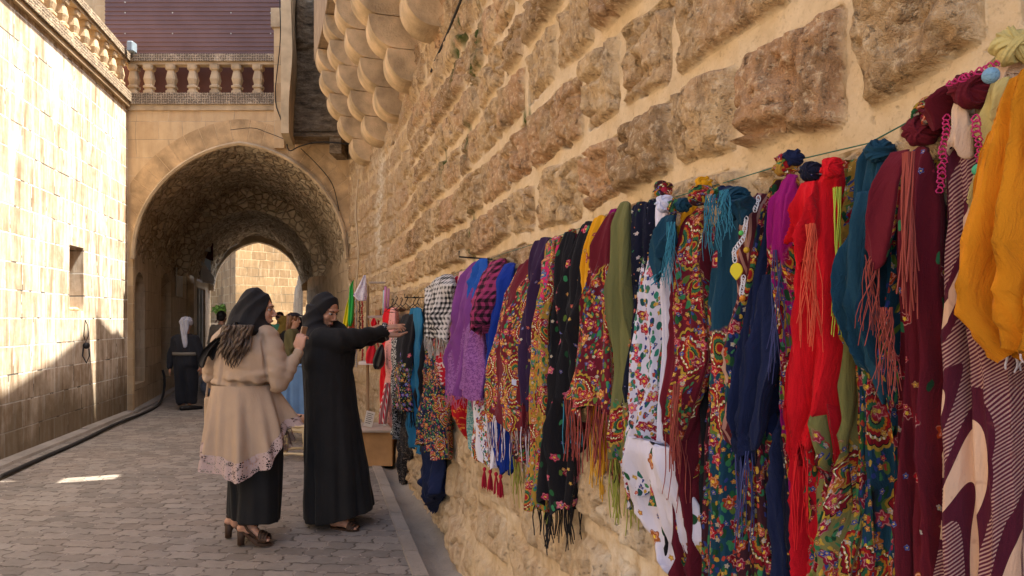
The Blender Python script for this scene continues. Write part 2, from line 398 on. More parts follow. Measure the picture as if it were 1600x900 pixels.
# left raised kerb
mb = MB(); ya = -4
k = 0
while ya < 20.6:
    L = .9+.3*random.random(); yb = min(ya+L, 11.1 if ya < 11.1 else 20.8)
    x0, x1 = left_edge(ya), left_edge(yb); w = .15
    h = .045+.01*random.random()
    v = [(x0-.05, ya+.006, -.05), (x0+w, ya+.006, -.05), (x1+w, yb, -.05), (x1-.05, yb, -.05), (x0-.05, ya+.006, h), (x0+w-.02, ya+.006, h-.015), (x1+w-.02, yb, h-.015), (x1-.05, yb, h)]
    mb.add(v, [(0, 1, 5, 4), (1, 2, 6, 5), (2, 3, 7, 6), (4, 5, 6, 7), (3, 0, 4, 7)]); ya = yb if yb != 11.1 else 11.15
tag(mb.build('kerb', M_KERB), kind='structure')
# gutter along the rubble wall, kerb row beside it
Yg = np.arange(-4, 11.25, .08)
def gz(y, t):
    return -.004-.035*math.sin(PI*min(1, t*1.25))*(1) + .10*max(0, t-.72)/.28 + .012*(float(vn(y*3, t*4, 5))-.5)
tag(strip('gutter', Yg, lambda y: kerb_r(y)+.065, lambda y: float(XR(y))+.02, 0, M_GUT, 12, zf=gz), kind='structure')
mb = MB(); ya = -4.0
while ya < 11.1:
    yb = ya+.42+.06*random.random(); a0, a1 = kerb_r(ya), kerb_r(min(yb, 11.2))
    j = .006*random.random()
    v = [(a0-.03, ya+.006, -.05), (a0+.08, ya+.006, -.05), (a1+.08, yb, -.05), (a1-.03, yb, -.05), (a0-.022, ya+.012, .008+j), (a0+.07, ya+.012, .004+j), (a1+.07, yb-.006, .004+j), (a1-.022, yb-.006, .008+j)]
    mb.add(v, [(0, 1, 5, 4), (1, 2, 6, 5), (2, 3, 7, 6), (4, 5, 6, 7), (3, 0, 4, 7)]); ya = yb
tag(mb.build('kerb', M_KERB), kind='structure')

# ---- rubble wall: real relief, laid out course by course
def rubble_wall():
    ys = [-3.0]
    while ys[-1] < 11.2:
        y = ys[-1]; ys.append(y+(.08 if y < .3 else max(.0055, min(.026, .0022+.0026*y))))
    ys = np.array(ys); ys[-1] = 11.2
    zs = np.concatenate([np.arange(-.12, 1.6, .0135), np.arange(1.6, 2.25, .0058), np.arange(2.25, 3.2, .0105), np.arange(3.2, 5.4, .024)])
    S, Z = np.meshgrid(ys, zs); s = S*1.04
    zb = np.array([-.4, .0, .27, .52, .80, 1.06, 1.31, 1.56, 1.83, 2.095, 2.39, 2.66, 2.92, 3.2, 3.46, 3.75, 4.0, 4.3, 4.6, 4.9, 5.2, 5.6])
    fixed = {8: [.72, .985, 1.233, 1.548, 1.82, 2.165, 2.47, 2.985, 3.32, 4.05], 9: [1.0, 1.39, 1.84, 2.17, 2.47, 3.03, 3.30, 3.88], 10: [1.2, 1.7, 2.0, 2.365, 2.735, 3.1, 3.45]}
    rr = random.Random(11); joints = []
    for r in range(len(zb)-1):
        J = [-3.3]; st = fixed.get(r)
        while J[-1] < (st[0]-.45 if st else 11.3): J.append(J[-1]+(.24+.3*rr.random()))
        if st:
            J = [q for q in J if q < st[0]-.2]+list(st)
            while J[-1] < 11.3: J.append(J[-1]+(.24+.32*rr.random()))
        joints.append(np.array(J))
    wz = Z+.07*(fbm(s*1.1, Z*.5, 2, 2)-.5)*sstep(2.2, 3.5, Z+.3*S)+.075*(fbm(s*2.2, Z*2.2, 3, 3)-.5)+.024*(fbm(s*11, Z*11, 4, 3)-.5); wy = S+.055*(fbm(s*2.0, Z*4.2, 8, 3)-.5)+.03*(fbm(s*10, Z*10, 9, 3)-.5)
    R = np.clip(np.searchsorted(zb, wz)-1, 0, len(zb)-2)
    d = np.zeros_like(S); tint = np.zeros_like(S); t2 = np.zeros_like(S); amp = np.zeros_like(S); tilt = np.zeros_like(S)
    for r in range(len(zb)-1):
        m = R == r
        if not m.any(): continue
        J = joints[r]; c = np.clip(np.searchsorted(J, wy[m])-1, 0, len(J)-2)
        a = wy[m]-J[c]; b = J[c+1]-wy[m]; e = wz[m]-zb[r]; g = zb[r+1]-wz[m]
        jr = _h(c.astype(np.int64), np.int64(r)+0*c, 31); jr2 = _h(c.astype(np.int64), np.int64(r)+0*c, 32); jr3 = _h(c.astype(np.int64), np.int64(r)+0*c, 33)
        sh = .018*jr2
        ds = np.minimum(a, b)*1.04-.004; dz = np.minimum(e, g-sh*1.2)
        rad = .04
        q = np.hypot(np.maximum(rad-ds, 0), np.maximum(rad-dz, 0)); dd = np.where((ds < rad) & (dz < rad), rad-q, np.minimum(ds, dz))
        d[m] = dd-.004*jr; tint[m] = jr; t2[m] = jr2; amp[m] = .6+.8*jr3; tilt[m] = (jr2-.5)*(a-b)/(a+b)*.03+(jr-.5)*(e-g)/(e+g)*.03
    low = sstep(1.15, .75, Z)             # plastered lumpy foot of the wall
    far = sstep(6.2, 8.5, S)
    joint = .0165+.010*fbm(s*3, Z*3, 12, 2)
    st = sstep(joint-.004, joint+.006, d)
    prot = sstep(joint-.003, joint+.016, d)*.034*amp+sstep(joint+.01, joint+.05, d)*.006
    rough = .040*(fbm(s*7, Z*7, 20, 5)-.5)+.036*(fbm(s*24, Z*24, 21, 4)-.5)+.018*(np.floor(fbm(s*5, Z*5, 29, 3)*7)/7-.5)
    # chipped faces: ridged noise
    rid = np.abs(fbm(s*4.5, Z*4.5, 22, 4)-.5)*2; chip = -.040*sstep(.12, 0, rid)
    pit = -.016*sstep(.62, .75, fbm(s*17, Z*17, 23, 3))
    h = prot+st*(rough+tilt+chip+pit)+(1-st)*.008*(fbm(s*14, Z*14, 24, 3)-.5)
    lump = .12*(fbm(s*2.4, Z*1.6, 25, 4)-.42)+.05*(fbm(s*8, Z*6, 26, 3)-.5)
    h = h*(1-.25*low)+low*(lump*.7+.0)
    h += .05*sstep(.5, -.05, Z)**1.6+.035*(fbm(s*.8, Z*.8, 27, 2)-.5)
    h = h*(1-.3*far)+far*(.05*(fbm(s*5, Z*2.2, 28, 4)-.5))
    n = wn_(S.ravel()).reshape(S.shape+(2,))
    V = np.stack([XR(S)+n[..., 0]*h, S+n[..., 1]*h, Z], -1).reshape(-1, 3)
    moss = np.zeros_like(S)
    for (y0, z0, ry, rz) in ((3.97, 3.05, .05, .17), (4.08, 2.92, .035, .1), (4.23, 2.57, .045, .1), (3.13, 2.36, .02, .055), (3.07, 2.35, .018, .05), (4.13, 1.97, .05, .16), (3.55, 3.25, .04, .1), (4.6, 3.2, .05, .16), (5.0, 2.6, .03, .1), (4.4, 3.3, .06, .12)):
        moss = np.maximum(moss, np.exp(-((S-y0)/ry)**2-((Z-z0)/rz)**2))
    pale = np.maximum(np.exp(-((S-8.9-.15*np.sin(Z*3))/.22)**2)*sstep(1.9, 2.6, Z)*sstep(3.9, 3.3, Z), .6*np.exp(-((S-3.45)/.12)**2-((Z-.55)/.12)**2))
    pale = np.maximum(pale, .8*np.exp(-((S-2.1)/.16)**2-((Z-.75)/.2)**2))
    st_ = st*(1-.55*low); st_ = st_+(1-st_)*sstep(3.2, 7.5, S)*sstep(.42, .6, fbm(s*1.3, Z*2.5, 50, 3))*.9
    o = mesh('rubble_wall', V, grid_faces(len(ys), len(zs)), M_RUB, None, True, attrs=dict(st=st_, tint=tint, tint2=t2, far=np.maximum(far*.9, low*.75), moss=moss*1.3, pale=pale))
    tag(o, 'long wall of rough brown rubble blocks set in wide beige mortar, behind the scarves', 'wall')
rubble_wall()

# ---- flat wall panels with openings
def panel(fx, y0, y1, z0, z1, holes=(), depth=.35, inward=-1, step=.12, frontal=False):
    """wall whose plan is x=fx(y) for y in y0..y1 (or y=fx(x) when frontal). holes: (a0,a1,zb,zt,arch_rise).
    returns v,f,uv.  depth of the reveal goes to `inward` along the normal"""
    A = [y0, y1]
    for h in holes:
        A += list(np.linspace(h[0], h[1], 13))
    a = y0
    while a < y1: A.append(a); a += max(step, .1)*4
    A = sorted(set(round(float(q), 5) for q in A))
    V, Fc, U = [], [], []
    def pt(a, z, dp=0):
        e = 1e-3
        if frontal: return (a, fx(a)+dp*inward, z)
        t = (fx(a+e)-fx(a-e))/(2*e); L = math.hypot(1, t); return (fx(a)+dp*inward/L, a-dp*inward*t/L, z)
    def quad(p, u): k = len(V); V.extend(p); U.extend(u); Fc.append((k, k+1, k+2, k+3))
    def top(h, a):
        w = (h[1]-h[0])/2; c = (h[0]+h[1])/2; t = min(1, abs(a-c)/w); return h[3]+h[4]*math.sqrt(max(0, 1-t*t))
    for a, b in zip(A[:-1], A[1:]):
        hs = [h for h in holes if h[0]-1e-4 <= a and b <= h[1]+1e-4]
        def col(za, zb_, zc, zd):   # a: za..zb , b: zc..zd
            quad([pt(a, za), pt(b, zc), pt(b, zd), pt(a, zb_)], [(a, za), (b, zc), (b, zd), (a, zb_)])
        if not hs: col(z0, z1, z0, z1); continue
        h = hs[0]
        if h[2] > z0+1e-3: col(z0, h[2], z0, h[2])
        col(top(h, a), z1, top(h, b), z1)
        ta, tb = top(h, a), top(h, b)
        quad([pt(a, ta), pt(b, tb), pt(b, tb, depth), pt(a, ta, depth)], [(a, ta), (b, tb), (b, tb+depth), (a, ta+depth)])
        quad([pt(a, h[2]), pt(b, h[2]), pt(b, h[2], depth), pt(a, h[2], depth)], [(a, h[2]), (b, h[2]), (b, h[2]-depth), (a, h[2]-depth)])
        if abs(a-h[0]) < 1e-4: quad([pt(a, h[2]), pt(a, ta), pt(a, ta, depth), pt(a, h[2], depth)], [(a, h[2]), (a, ta), (a+depth, ta), (a+depth, h[2])])
        if abs(b-h[1]) < 1e-4: quad([pt(b, h[2]), pt(b, tb), pt(b, tb, depth), pt(b, h[2], depth)], [(b, h[2]), (b, tb), (b+depth, tb), (b+depth, h[2])])
    return V, Fc, U
def back_of(fx, h, depth, inward=-1):
    """closing sheet at the back of an opening"""
    n = 13; V = []; e = 1e-3
    for i in range(n):
        a = h[0]+(h[1]-h[0])*i/(n-1); w = (h[1]-h[0])/2; t = min(1, abs(a-(h[0]+w))/w); zt = h[3]+h[4]*math.sqrt(max(0, 1-t*t))
        s_ = (fx(a+e)-fx(a-e))/(2*e); L = math.hypot(1, s_)
        V += [(fx(a)+depth*inward/L, a-depth*inward*s_/L, h[2]), (fx(a)+depth*inward/L, a-depth*inward*s_/L, zt)]
    return V, [(2*i, 2*i+2, 2*i+3, 2*i+1) for i in range(n-1)]
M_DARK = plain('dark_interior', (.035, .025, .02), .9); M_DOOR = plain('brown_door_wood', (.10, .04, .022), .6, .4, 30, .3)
M_NICHE = plain('niche_stone', (.24, .17, .11), .9, .5, 30, .3, vec='geo')

def boxuv(a, b, mat, name, parent, bev=0):
    x0, y0, z0 = a; x1, y1, z1 = b; V, Fc, U = [], [], []
    def q(p, u): k = len(V); V.extend(p); U.extend(u); Fc.append((k, k+1, k+2, k+3))
    q([(x0, y0, z0), (x1, y0, z0), (x1, y0, z1), (x0, y0, z1)], [(x0, z0), (x1, z0), (x1, z1), (x0, z1)])
    q([(x1, y0, z0), (x1, y1, z0), (x1, y1, z1), (x1, y0, z1)], [(y0, z0), (y1, z0), (y1, z1), (y0, z1)])
    q([(x1, y1, z0), (x0, y1, z0), (x0, y1, z1), (x1, y1, z1)], [(x1, z0), (x0, z0), (x0, z1), (x1, z1)])
    q([(x0, y1, z0), (x0, y0, z0), (x0, y0, z1), (x0, y1, z1)], [(y1, z0), (y0, z0), (y0, z1), (y1, z1)])
    q([(x0, y0, z1), (x1, y0, z1), (x1, y1, z1), (x0, y1, z1)], [(x0, y0), (x1, y0), (x1, y1), (x0, y1)])
    q([(x0, y1, z0), (x1, y1, z0), (x1, y0, z0), (x0, y0, z0)], [(x0, y1), (x1, y1), (x1, y0), (x0, y0)])
    return mesh(name, V, Fc, mat, parent, False, uv=U)

# ---- left building
LB = thing('stone_building', 'sunlit pale ashlar building with a small square window and a balustrade on top', 'building', (-5.6, 4, 0))
win = (8.96, 9.42, 1.60, 2.44, 0)
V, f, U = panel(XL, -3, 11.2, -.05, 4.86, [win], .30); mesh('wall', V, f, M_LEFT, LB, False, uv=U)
V, f = back_of(XL, win, .30); wo = mesh('window', V, f, M_NICHE, LB, False)
mb = MB()
for i in range(3):
    c = np.array([XL(9.15)-.14, 9.05+.13*i, 1.62]); R = Matrix.Rotation(.3*i, 4, 'Z'); v, ff = ellipsoid(c, (.09, .07, .035), n=8); mb.add(v, ff)
mb.build('broken_sill', M_TRIM, wo, True)
def sweep_left(z0, z1, out, back, mat, name, parent, uvs=True, y0=-3., y1=11.2, seg=1.4, ragged=0):
    mb = MB(); U = []
    y = y0
    while y < y1-.01:
        yb = min(y+seg, y1); xa, xb = XL(y), XL(yb)
        v = [(xa-back, y+.004, z0), (xa+out, y+.004, z0), (xb+out, yb, z0), (xb-back, yb, z0), (xa-back, y+.004, z1), (xa+out, y+.004, z1), (xb+out, yb, z1), (xb-back, yb, z1)]
        mb.add(v, [(0, 1, 5, 4), (1, 2, 6, 5), (2, 3, 7, 6), (4, 5, 6, 7), (3, 0, 4, 7), (0, 3, 2, 1)])
        U += [(y, z0), (y, z0), (yb, z0), (yb, z0), (y, z1), (y, z1), (yb, z1), (yb, z1)]; y = yb
    return mesh(name, mb.v, mb.f, mat, parent, False, uv=U)
sweep_left(4.86, 4.925, .055, .4, M_TRIM, 'cornice', LB)
sweep_left(4.925, 5.08, .085, .4, M_FRZ, 'frieze', LB)
sweep_left(5.54, 5.585, .03, .16, M_TRIM, 'rail_moulding', LB)
sweep_left(5.585, 5.70, .06, .19, M_FRZ, 'rail', LB)
BAL = [(.078, 0), (.078, .05), (.06, .06), (.06, .09), (.078, .10), (.078, .13), (.055, .15), (.075, .24), (.052, .37), (.075, .39), (.082, .42), (.082, .462)]
bal_me = None
def baluster(x, y, z, parent, rot=0):
    global bal_me
    if bal_me is None:
        b = MB().lathe((0, 0, 0), BAL, 16, True); o = b.build('baluster', M_TRIM, None, False); bal_me = o.data; C.objects.unlink(o); bpy.data.objects.remove(o)
    o = bpy.data.objects.new('baluster', bal_me); C.objects.link(o); o.parent = parent; o.location = np.array((x, y, z))-np.array(parent.location); o.rotation_euler.z = rot; return o
y = 11.0
while y > 1.0:
    baluster(XL(y)-.07, y, 5.079, LB, math.atan(.217)); y -= .356
# terrace wall and tower set back from the balustrade
V, f, U = panel(lambda y: XL(y)-1.0, -3, 12.2, 4.86, 6.6); mesh('terrace_wall', V, f, M_FAC, LB, False, uv=U)
mb = MB().box((-14, -3, 4.80), (XL(-3)-.35, -2.9, 4.86))
mesh('terrace_floor', [(XL(-3)-.35, -3, 4.9), (XL(11.2)-.35, 11.2, 4.9), (XL(11.2)-1.1, 12.2, 4.9), (XL(-3)-1.1, -3, 4.9)], [(0, 1, 2, 3)], M_TRIM, LB, False)
boxuv((-8.6, 12.25, 4.9), (-7.03, 13.6, 6.42), M_FAC, 'tower_base', LB)
boxuv((-8.6, 12.28, 6.42), (-7.08, 13.6, 9), M_FAC, 'tower_shaft', LB)

# ---- vaulted passage building
PB = thing('vaulted_passage', 'stone building over the street with a pointed vaulted passage and balustraded terrace', 'building', (-4.3, 11.2, 0))
def prof(n=48):
    out = []
    for i in range(n+1):
        ph = PI*i/n; t = -math.cos(ph); out.append((t, .90*math.sin(ph)**.93+.10*(1-abs(t))))
    return out
YF = 11.2; XA, XB = -6.05, -2.585; SPR = 2.45; RISE = 1.86
xc, hw = (XA+XB)/2, (XB-XA)/2
pr = prof()
V, Fc, U = [], [], []
arc = [(xc+hw*t, SPR+RISE*h) for t, h in pr]
for (x, z) in arc: V += [(x, YF, z), (x, YF, 4.88)]; U += [(x, z), (x, 4.88)]
for i in range(len(arc)-1): Fc.append((2*i, 2*i+2, 2*i+3, 2*i+1))
mesh('facade_wall', V, Fc, M_FAC, PB, False, uv=U)
boxuv((XL(YF)-.5, YF+.004, -.05), (XA+.012, YF+.06, 4.87), M_FAC, 'corner_jamb', PB)
# voussoirs
mb = MB(); nvs = 25
for k in range(nvs):
    u0, u1 = k/nvs+.0012, (k+1)/nvs-.0012; wd = .37; pts = []
    for u in np.linspace(u0, u1, 4):
        ph = PI*u; t = -math.cos(ph); z = .90*math.sin(ph)**.93+.10*(1-abs(t)); x = xc+hw*t; zz = SPR+RISE*z
        e = .004; t2 = -math.cos(ph+e); z2 = .90*math.sin(min(PI, ph+e))**.93+.10*(1-abs(t2)); tx, tz = hw*(t2-t), RISE*(z2-z); L = math.hypot(tx, tz)+1e-9
        nx, nz = -tz/L, tx/L; pts.append((x, zz, nx, nz))
    v = []
    for (x, zz, nx, nz) in pts:
        for (o_, yy) in ((.01, YF-.005), (wd, YF-.005), (wd, YF+.05), (.01, YF+.05)):
            X = min(max(x+nx*o_, XA-.02), XB+.03); v.append((X, yy, zz+nz*o_))
    fs = []
    for i in range(3):
        for j in range(4): fs.append((i*4+j, i*4+(j+1) % 4, (i+1)*4+(j+1) % 4, (i+1)*4+j))
    fs += [(0, 3, 2, 1), (12, 13, 14, 15)]; mb.add(v, fs)
M_VOU = plain('voussoir_stone', (.47, .315, .165), .9, .5, 35, .3, vec='geo')
mb.build('arch_ring', M_VOU, PB, False)
mb = MB()   # thin projecting inner moulding
rim = []
for t, h in prof(60): rim.append(np.array([xc+(hw-.035)*t, YF-.03, SPR+(RISE-.03)*h]))
v, ff = loft([(p, .05, .035) for p in rim], 6, True, (0, 1, 0)); mesh('arch_moulding', v, ff, M_TRIM, PB, False)
# vault surface in two bays with a rib step
def vault(y0, y1, spr, rise, name, shrink=0, n=110, amp=.07, seed=0):
    ys = np.arange(y0, y1+.01, .045); pr2 = prof(n); V = []
    for y in ys:
        a, b = XTL(y)+shrink, XTR(y)-shrink; c, w = (a+b)/2, (b-a)/2
        for t, h in pr2: V.append((c+w*t, y, spr+rise*h))
    V = np.array(V); ang = np.tile(np.arange(n+1)*(2.9*PI/2/n), len(ys)); yy = V[:, 1]
    d = amp*(fbm(ang*3.2, yy*3.2, 40+seed, 4)-.5)*1.6+.045*(fbm(ang*11, yy*11, 44+seed, 3)-.5)-.05*sstep(.58, .7, vn(ang*7, yy*7, 47+seed))
    cx = np.repeat([(XTL(y)+XTR(y))/2 for y in ys], n+1); dx = V[:, 0]-cx; dz = V[:, 2]-spr+.4; L = np.hypot(dx, dz)
    edge = np.clip(np.tile(np.minimum(np.arange(n+1), np.arange(n+1)[::-1]), len(ys))/4, 0, 1)
    V[:, 0] -= dx/L*d*edge; V[:, 2] -= dz/L*d
    return mesh(name, V, grid_faces(n+1, len(ys)), M_VAULT, PB, True)
vault(YF+.05, 15.3, SPR, RISE, 'vault'); vault(15.3, TEND, 2.5, 1.5, 'vault', shrink=.2, seed=9)
# rib arch between the bays, and the end arch
def rib(y, sp0, r0, s0, sp1, r1, s1, name, mat, th=.3):
    V = []; n = 48; a, b = XTL(y), XTR(y); c = (a+b)/2
    for yy in (y, y+th):
        for (sp, r, s_) in ((sp0, r0, s0), (sp1, r1, s1)):
            w = (b-a)/2-s_
            for t, h in prof(n): V.append((c+w*t-(.33*(yy-y)), yy, sp+r*h))
    m = n+1; fs = []
    for i in range(n): fs += [(i, i+1, m+i+1, m+i), (m+i, m+i+1, 3*m+i+1, 3*m+i)]
    return mesh(name, V, fs, mat, PB, False)
rib(15.28, SPR, RISE+.15, -.1, 2.42, 1.46, .28, 'rib', M_VAULT, .25)
rib(TEND-.02, 2.4, 2.2, -.6, 2.35, 1.46, .17, 'end_arch', M_TRIM, .4)
# passage side walls
doors = [(11.45, 12.2, .42, 1.95, .33), (13.7, 14.75, .3, 2.05, .38)]
V, f, U = panel(XTL, YF, 17.0, -.05, SPR+.1, doors, .42); mesh('left_wall', V, f, M_TUN, PB, False, uv=U)
for i, h in enumerate(doors):
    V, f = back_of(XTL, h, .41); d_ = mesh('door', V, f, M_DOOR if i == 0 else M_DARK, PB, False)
V, f, U = panel(lambda y: XTL(y)+.16, 17.0, 17.5, -.05, 3.1); mesh('pilaster', V, f, M_TUN, PB, False, uv=U)
V, f, U = panel(lambda y: -.001*y+XTL(17)+.08, 0, 0.001, 0, 1)
mesh('pilaster_side', [(XTL(17)-.1, 17, -.05), (XTL(17)+.16, 17, -.05), (XTL(17)+.16, 17, 3.1), (XTL(17)-.1, 17, 3.1)], [(0, 1, 2, 3)], M_TRIM, PB, False)
# shopfront: dark opening with pale leaf doors
shop = (17.7, 20.2, .05, 2.35, 0)
V, f, U = panel(lambda y: XTL(y)+.02, 17.5, TEND+.4, -.05, SPR+.4, [shop], .35); mesh('shop_wall', V, f, M_TUN, PB, False, uv=U)
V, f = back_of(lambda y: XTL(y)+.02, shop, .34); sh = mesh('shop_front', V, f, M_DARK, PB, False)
M_PALE = plain('pale_painted_metal', (.42, .42, .38), .5); M_SIGNB = plain('dark_red_board', (.10, .02, .02), .6); M_BLK = plain('black_metal', (.02, .02, .022), .5)
mb = MB()
for yy in (17.78, 18.4, 19.0): mb.box((XTL(yy)-.02, yy, .06), (XTL(yy)+.08, yy+.09, 2.3))
mb.build('door_post', M_PALE, sh)
lw = MB(); 
for k in range(9): lw.box((XTR(11.2+k*1.2)-.0, 11.2+k*1.2, -.05), (XTR(11.2+k*1.2)+.4, 11.2+k*1.2+.01, .0))
# right side wall with rough relief
ys = np.arange(YF, TEND+.41, .05); zs = np.arange(-.08, SPR+.3, .04); S, Z = np.meshgrid(ys, zs)
d = .07*(fbm(S*3, Z*3, 60, 4)-.5)*1.4+.04*(fbm(S*10, Z*10, 62, 3)-.5)
V = np.stack([XTR(S)-d, S, Z], -1).reshape(-1, 3); U = np.stack([S, Z], -1).reshape(-1, 2)
mesh('right_wall', V, grid_faces(len(ys), len(zs)), M_TUN, PB, True, uv=U)
# terrace front above the arch
boxuv((XA-.12, YF-.03, 4.81), (-3.62, YF+.3, 4.90), M_TRIM, 'cornice', PB); boxuv((XA-.12, YF-.06, 4.90), (-3.62, YF+.3, 5.078), M_FRZ, 'frieze', PB)
boxuv((XA-.12, YF-.05, 5.585), (-3.62, YF+.15, 5.70), M_FRZ, 'rail', PB); boxuv((XA-.12, YF-.02, 5.54), (-3.62, YF+.12, 5.585), M_TRIM, 'rail_moulding', PB)
for px in (207, 231, 266, 300, 335, 369, 402): baluster((px-800)*YF/F, YF+.05, 5.078, PB)
boxuv((-3.76, YF-.08, 4.2), (-3.6, YF+.2, 6.1), M_FAC, 'pier', PB)
boxuv((-3.80, YF-.11, 6.1), (-3.56, YF+.2, 6.4), M_TRIM, 'pier_capital', PB)
M_INF = plain('brown_infill_panel', (.115, .045, .03), .7, vec='geo')
mesh('parapet_panel', [(XA-.5, 11.5, 5.0), (-3.3, 11.5, 5.0), (-3.3, 11.5, 5.62), (XA-.5, 11.5, 5.62)], [(0, 1, 2, 3)], M_INF, PB, False)
mesh('terrace_floor', [(XA-.5, YF+.1, 5.06), (-2.5, YF+.1, 5.06), (-2.5, 13, 5.06), (XA-.5, 13, 5.06)], [(0, 1, 2, 3)], M_TRIM, PB, False)
# ribbed shutter: real corrugation
s_ = NT('plum_metal_siding'); n_ = s_.noise(s_.geo(), 2, 4); s_.color(s_.ramp(n_, [(.3, (.13, .075, .072)), (.7, (.17, .10, .095))])); s_.rough(.55); M_SID = s_.m
V = []; zz = 5.1; rows = []
while zz < 8.2: rows += [(zz, 0), (zz+.052, .0), (zz+.058, .016), (zz+.070, .016)]; zz += .076
for z, o_ in rows: V += [(-7.05, 12.2-o_, z), (-3.0, 12.2-o_, z)]
sd_o = mesh('metal_siding', V, [(2*i, 2*i+1, 2*i+3, 2*i+2) for i in range(len(rows)-1)], M_SID, PB, False)
mb = MB()
for px in (197, 271, 362, 424):
    x = (px-800)*12.2/F; z = 5.35
    while z < 8: v, ff = ellipsoid((x, 12.165, z), (.012, .008, .012), n=6); mb.add(v, ff); z += .36 if random.random() < .5 else .18
mb.build('rivets', M_PALE, sd_o, True)
# body above passage so that no sky leaks in
boxuv((-8, 12.3, 4.95), (-1.2, TEND+.3, 7.9), M_FAC, 'upper_body', PB)
# ---- bay beside the pier
BY = thing('wall_bay', 'soot stained stone bay with a tall pale slab on its left edge', 'bay', (-3.1, 10.9, 4.3))
ys_ = 10.75
zs = np.arange(4.36, 6.4, .03); xs = np.arange(-3.46, -2.2, .03); X, Z = np.meshgrid(xs, zs)
mould = .10*sstep(5.62, 5.75, Z)*(np.exp(-((X+3.22)/.05)**2)*1.2+np.exp(-((X+2.95)/.05)**2))
d = .05*(fbm(X*4, Z*9, 70, 4)-.5)+.03*(fbm(X*14, Z*14, 71, 3)-.5)+mould+.05*sstep(5.6, 5.66, Z)
mesh('bay_front', np.stack([X, ys_-d, Z], -1).reshape(-1, 3), grid_faces(len(xs), len(zs)), M_SOOT, BY, True)
boxuv((-3.46, ys_+.03, 4.36), (-2.2, 11.19, 6.35), M_SOOT, 'bay_core', BY)
v = []
for k, z in enumerate(np.arange(4.13, 6.35, .1)):
    w = .10+.01*math.sin(z*5)+.05*sstep(4.1, 5.2, z); x0 = -3.275
    v += [(x0, 9.98, z), (x0+w, 9.98, z), (x0+w-.2, 10.9, z), (x0-.2, 10.9, z)]
m = len(v)//4; fs = [q for i in range(m-1) for q in ((4*i, 4*i+1, 4*i+5, 4*i+4), (4*i+1, 4*i+2, 4*i+6, 4*i+5), (4*i+2, 4*i+3, 4*i+7, 4*i+6), (4*i+3, 4*i, 4*i+4, 4*i+7))]+[(0, 1, 2, 3)]
M_SLAB = plain('pale_slab', (.52, .40, .25), .85, .4, 25, .2, vec='geo')
mesh('slab', v, fs, M_SLAB, BY, False)
mb = MB().box((-3.45, 10.7, 4.27), (-2.55, 11.18, 4.33)); mb.box((-2.78, 10.72, 4.02), (-2.6, 11.18, 4.27)); mb.build('support_beam', M_SOOT, BY)

boxuv((-2.25, 9.99, 4.6), (-.6, 12.29, 8.6), M_OVER, 'shade_block', PB)  # hidden mass added to keep sun off the left wall's foot
boxuv((-2.66, 10.02, 4.6), (-2.252, 10.7, 6.3), M_SOOT, 'bay_shade_box', BY)  # box added beside the bay to close a leak of sun
# ---- overhanging upper storey carried on stepped corbels
OV = thing('overhanging_storey', 'upper storey on rows of stepped round nosed stone corbels above the rubble wall', 'building', (-1.2, 8, 5))
def ovx(y, d): return WP(float(y), d, 0)
Yo = np.concatenate([np.linspace(-3, 6.31, 14), np.linspace(6.86, 9.995, 7)]); V, Fc, U = [], [], []
HT = 7.32
for y in Yo:
    a = WP(y, .72, 5.06); b = WP(y, .72, HT); c = WP(y, -4, HT); d0 = WP(y, -.05, 5.06)
    V += [d0, a, b, c]; U += [(y, 4.3), (y, 5.06), (y, HT), (y, HT+4)]
g_ = 13  # segment left open in the unseen storey to let sun through
for i in range(len(Yo)-1):
    if i == g_: continue
    for j in range(3): k = i*4+j; Fc.append((k, k+1, k+5, k+4))
for i in (g_, len(Yo)-1): k = i*4; Fc.append((k, k+1, k+2, k+3))
for i in (0, g_+1): k = i*4; Fc.append((k+3, k+2, k+1, k))
mesh('storey_wall', V, Fc, M_OVER, OV, False, uv=U)
for (ya_, yb_, za_, zb_) in ((6.30, 6.745, 5.06, HT), (6.785, 6.87, 5.06, HT), (6.745, 6.785, 7.05, HT), (6.745, 6.785, 5.06, 5.75)):  # added plates narrow the opening to a slit that streaks sun on the paving
    mesh('sun_slit_plate', [WP(y, d, z) for d in (.70, .64) for y in (ya_, yb_) for z in (za_, zb_)], [(0, 1, 3, 2), (4, 6, 7, 5), (0, 2, 6, 4), (1, 5, 7, 3), (0, 4, 5, 1), (2, 3, 7, 6)], M_OVER, OV, False)
def corbel(y0, th=.34):
    root = None; mb = MB(); prs = (.27, .43, .57, .67, .72)
    for k, pr_ in enumerate(prs):
        z0 = 3.62+.286*k; z1 = z0+.286; r = .25 if k else .22; ye = y0+.012*random.random()
        sec = [(-.05, z0+.002), (pr_-r, z0+.002)]+[(pr_-r+r*math.sin(a), z0+.002+r-r*math.cos(a)) for a in np.linspace(.2, PI/2, 9)]+[(pr_, z1-.006), (-.05, z1-.006)]
        A = [WP(ye, s[0], s[1]) for s in sec]; n = len(sec); inner = [WP(ye-.012+.012, s[0], s[1]) for s in sec]
        B = [WP(ye+th, s[0], s[1]) for s in sec]
        fs = [tuple(range(n))[::-1], tuple(range(n, 2*n))]+[(i, (i+1) % n, n+(i+1) % n, n+i) for i in range(n)]
        mb.add(A+B, fs)
    return mb.build('corbel', M_BRK, OV, False)
y = 9.45
while y > .3: corbel(y+random.uniform(-.04, .04), .34+random.uniform(-.03, .03)); y -= (1.05 if y > 7 else 1.15)
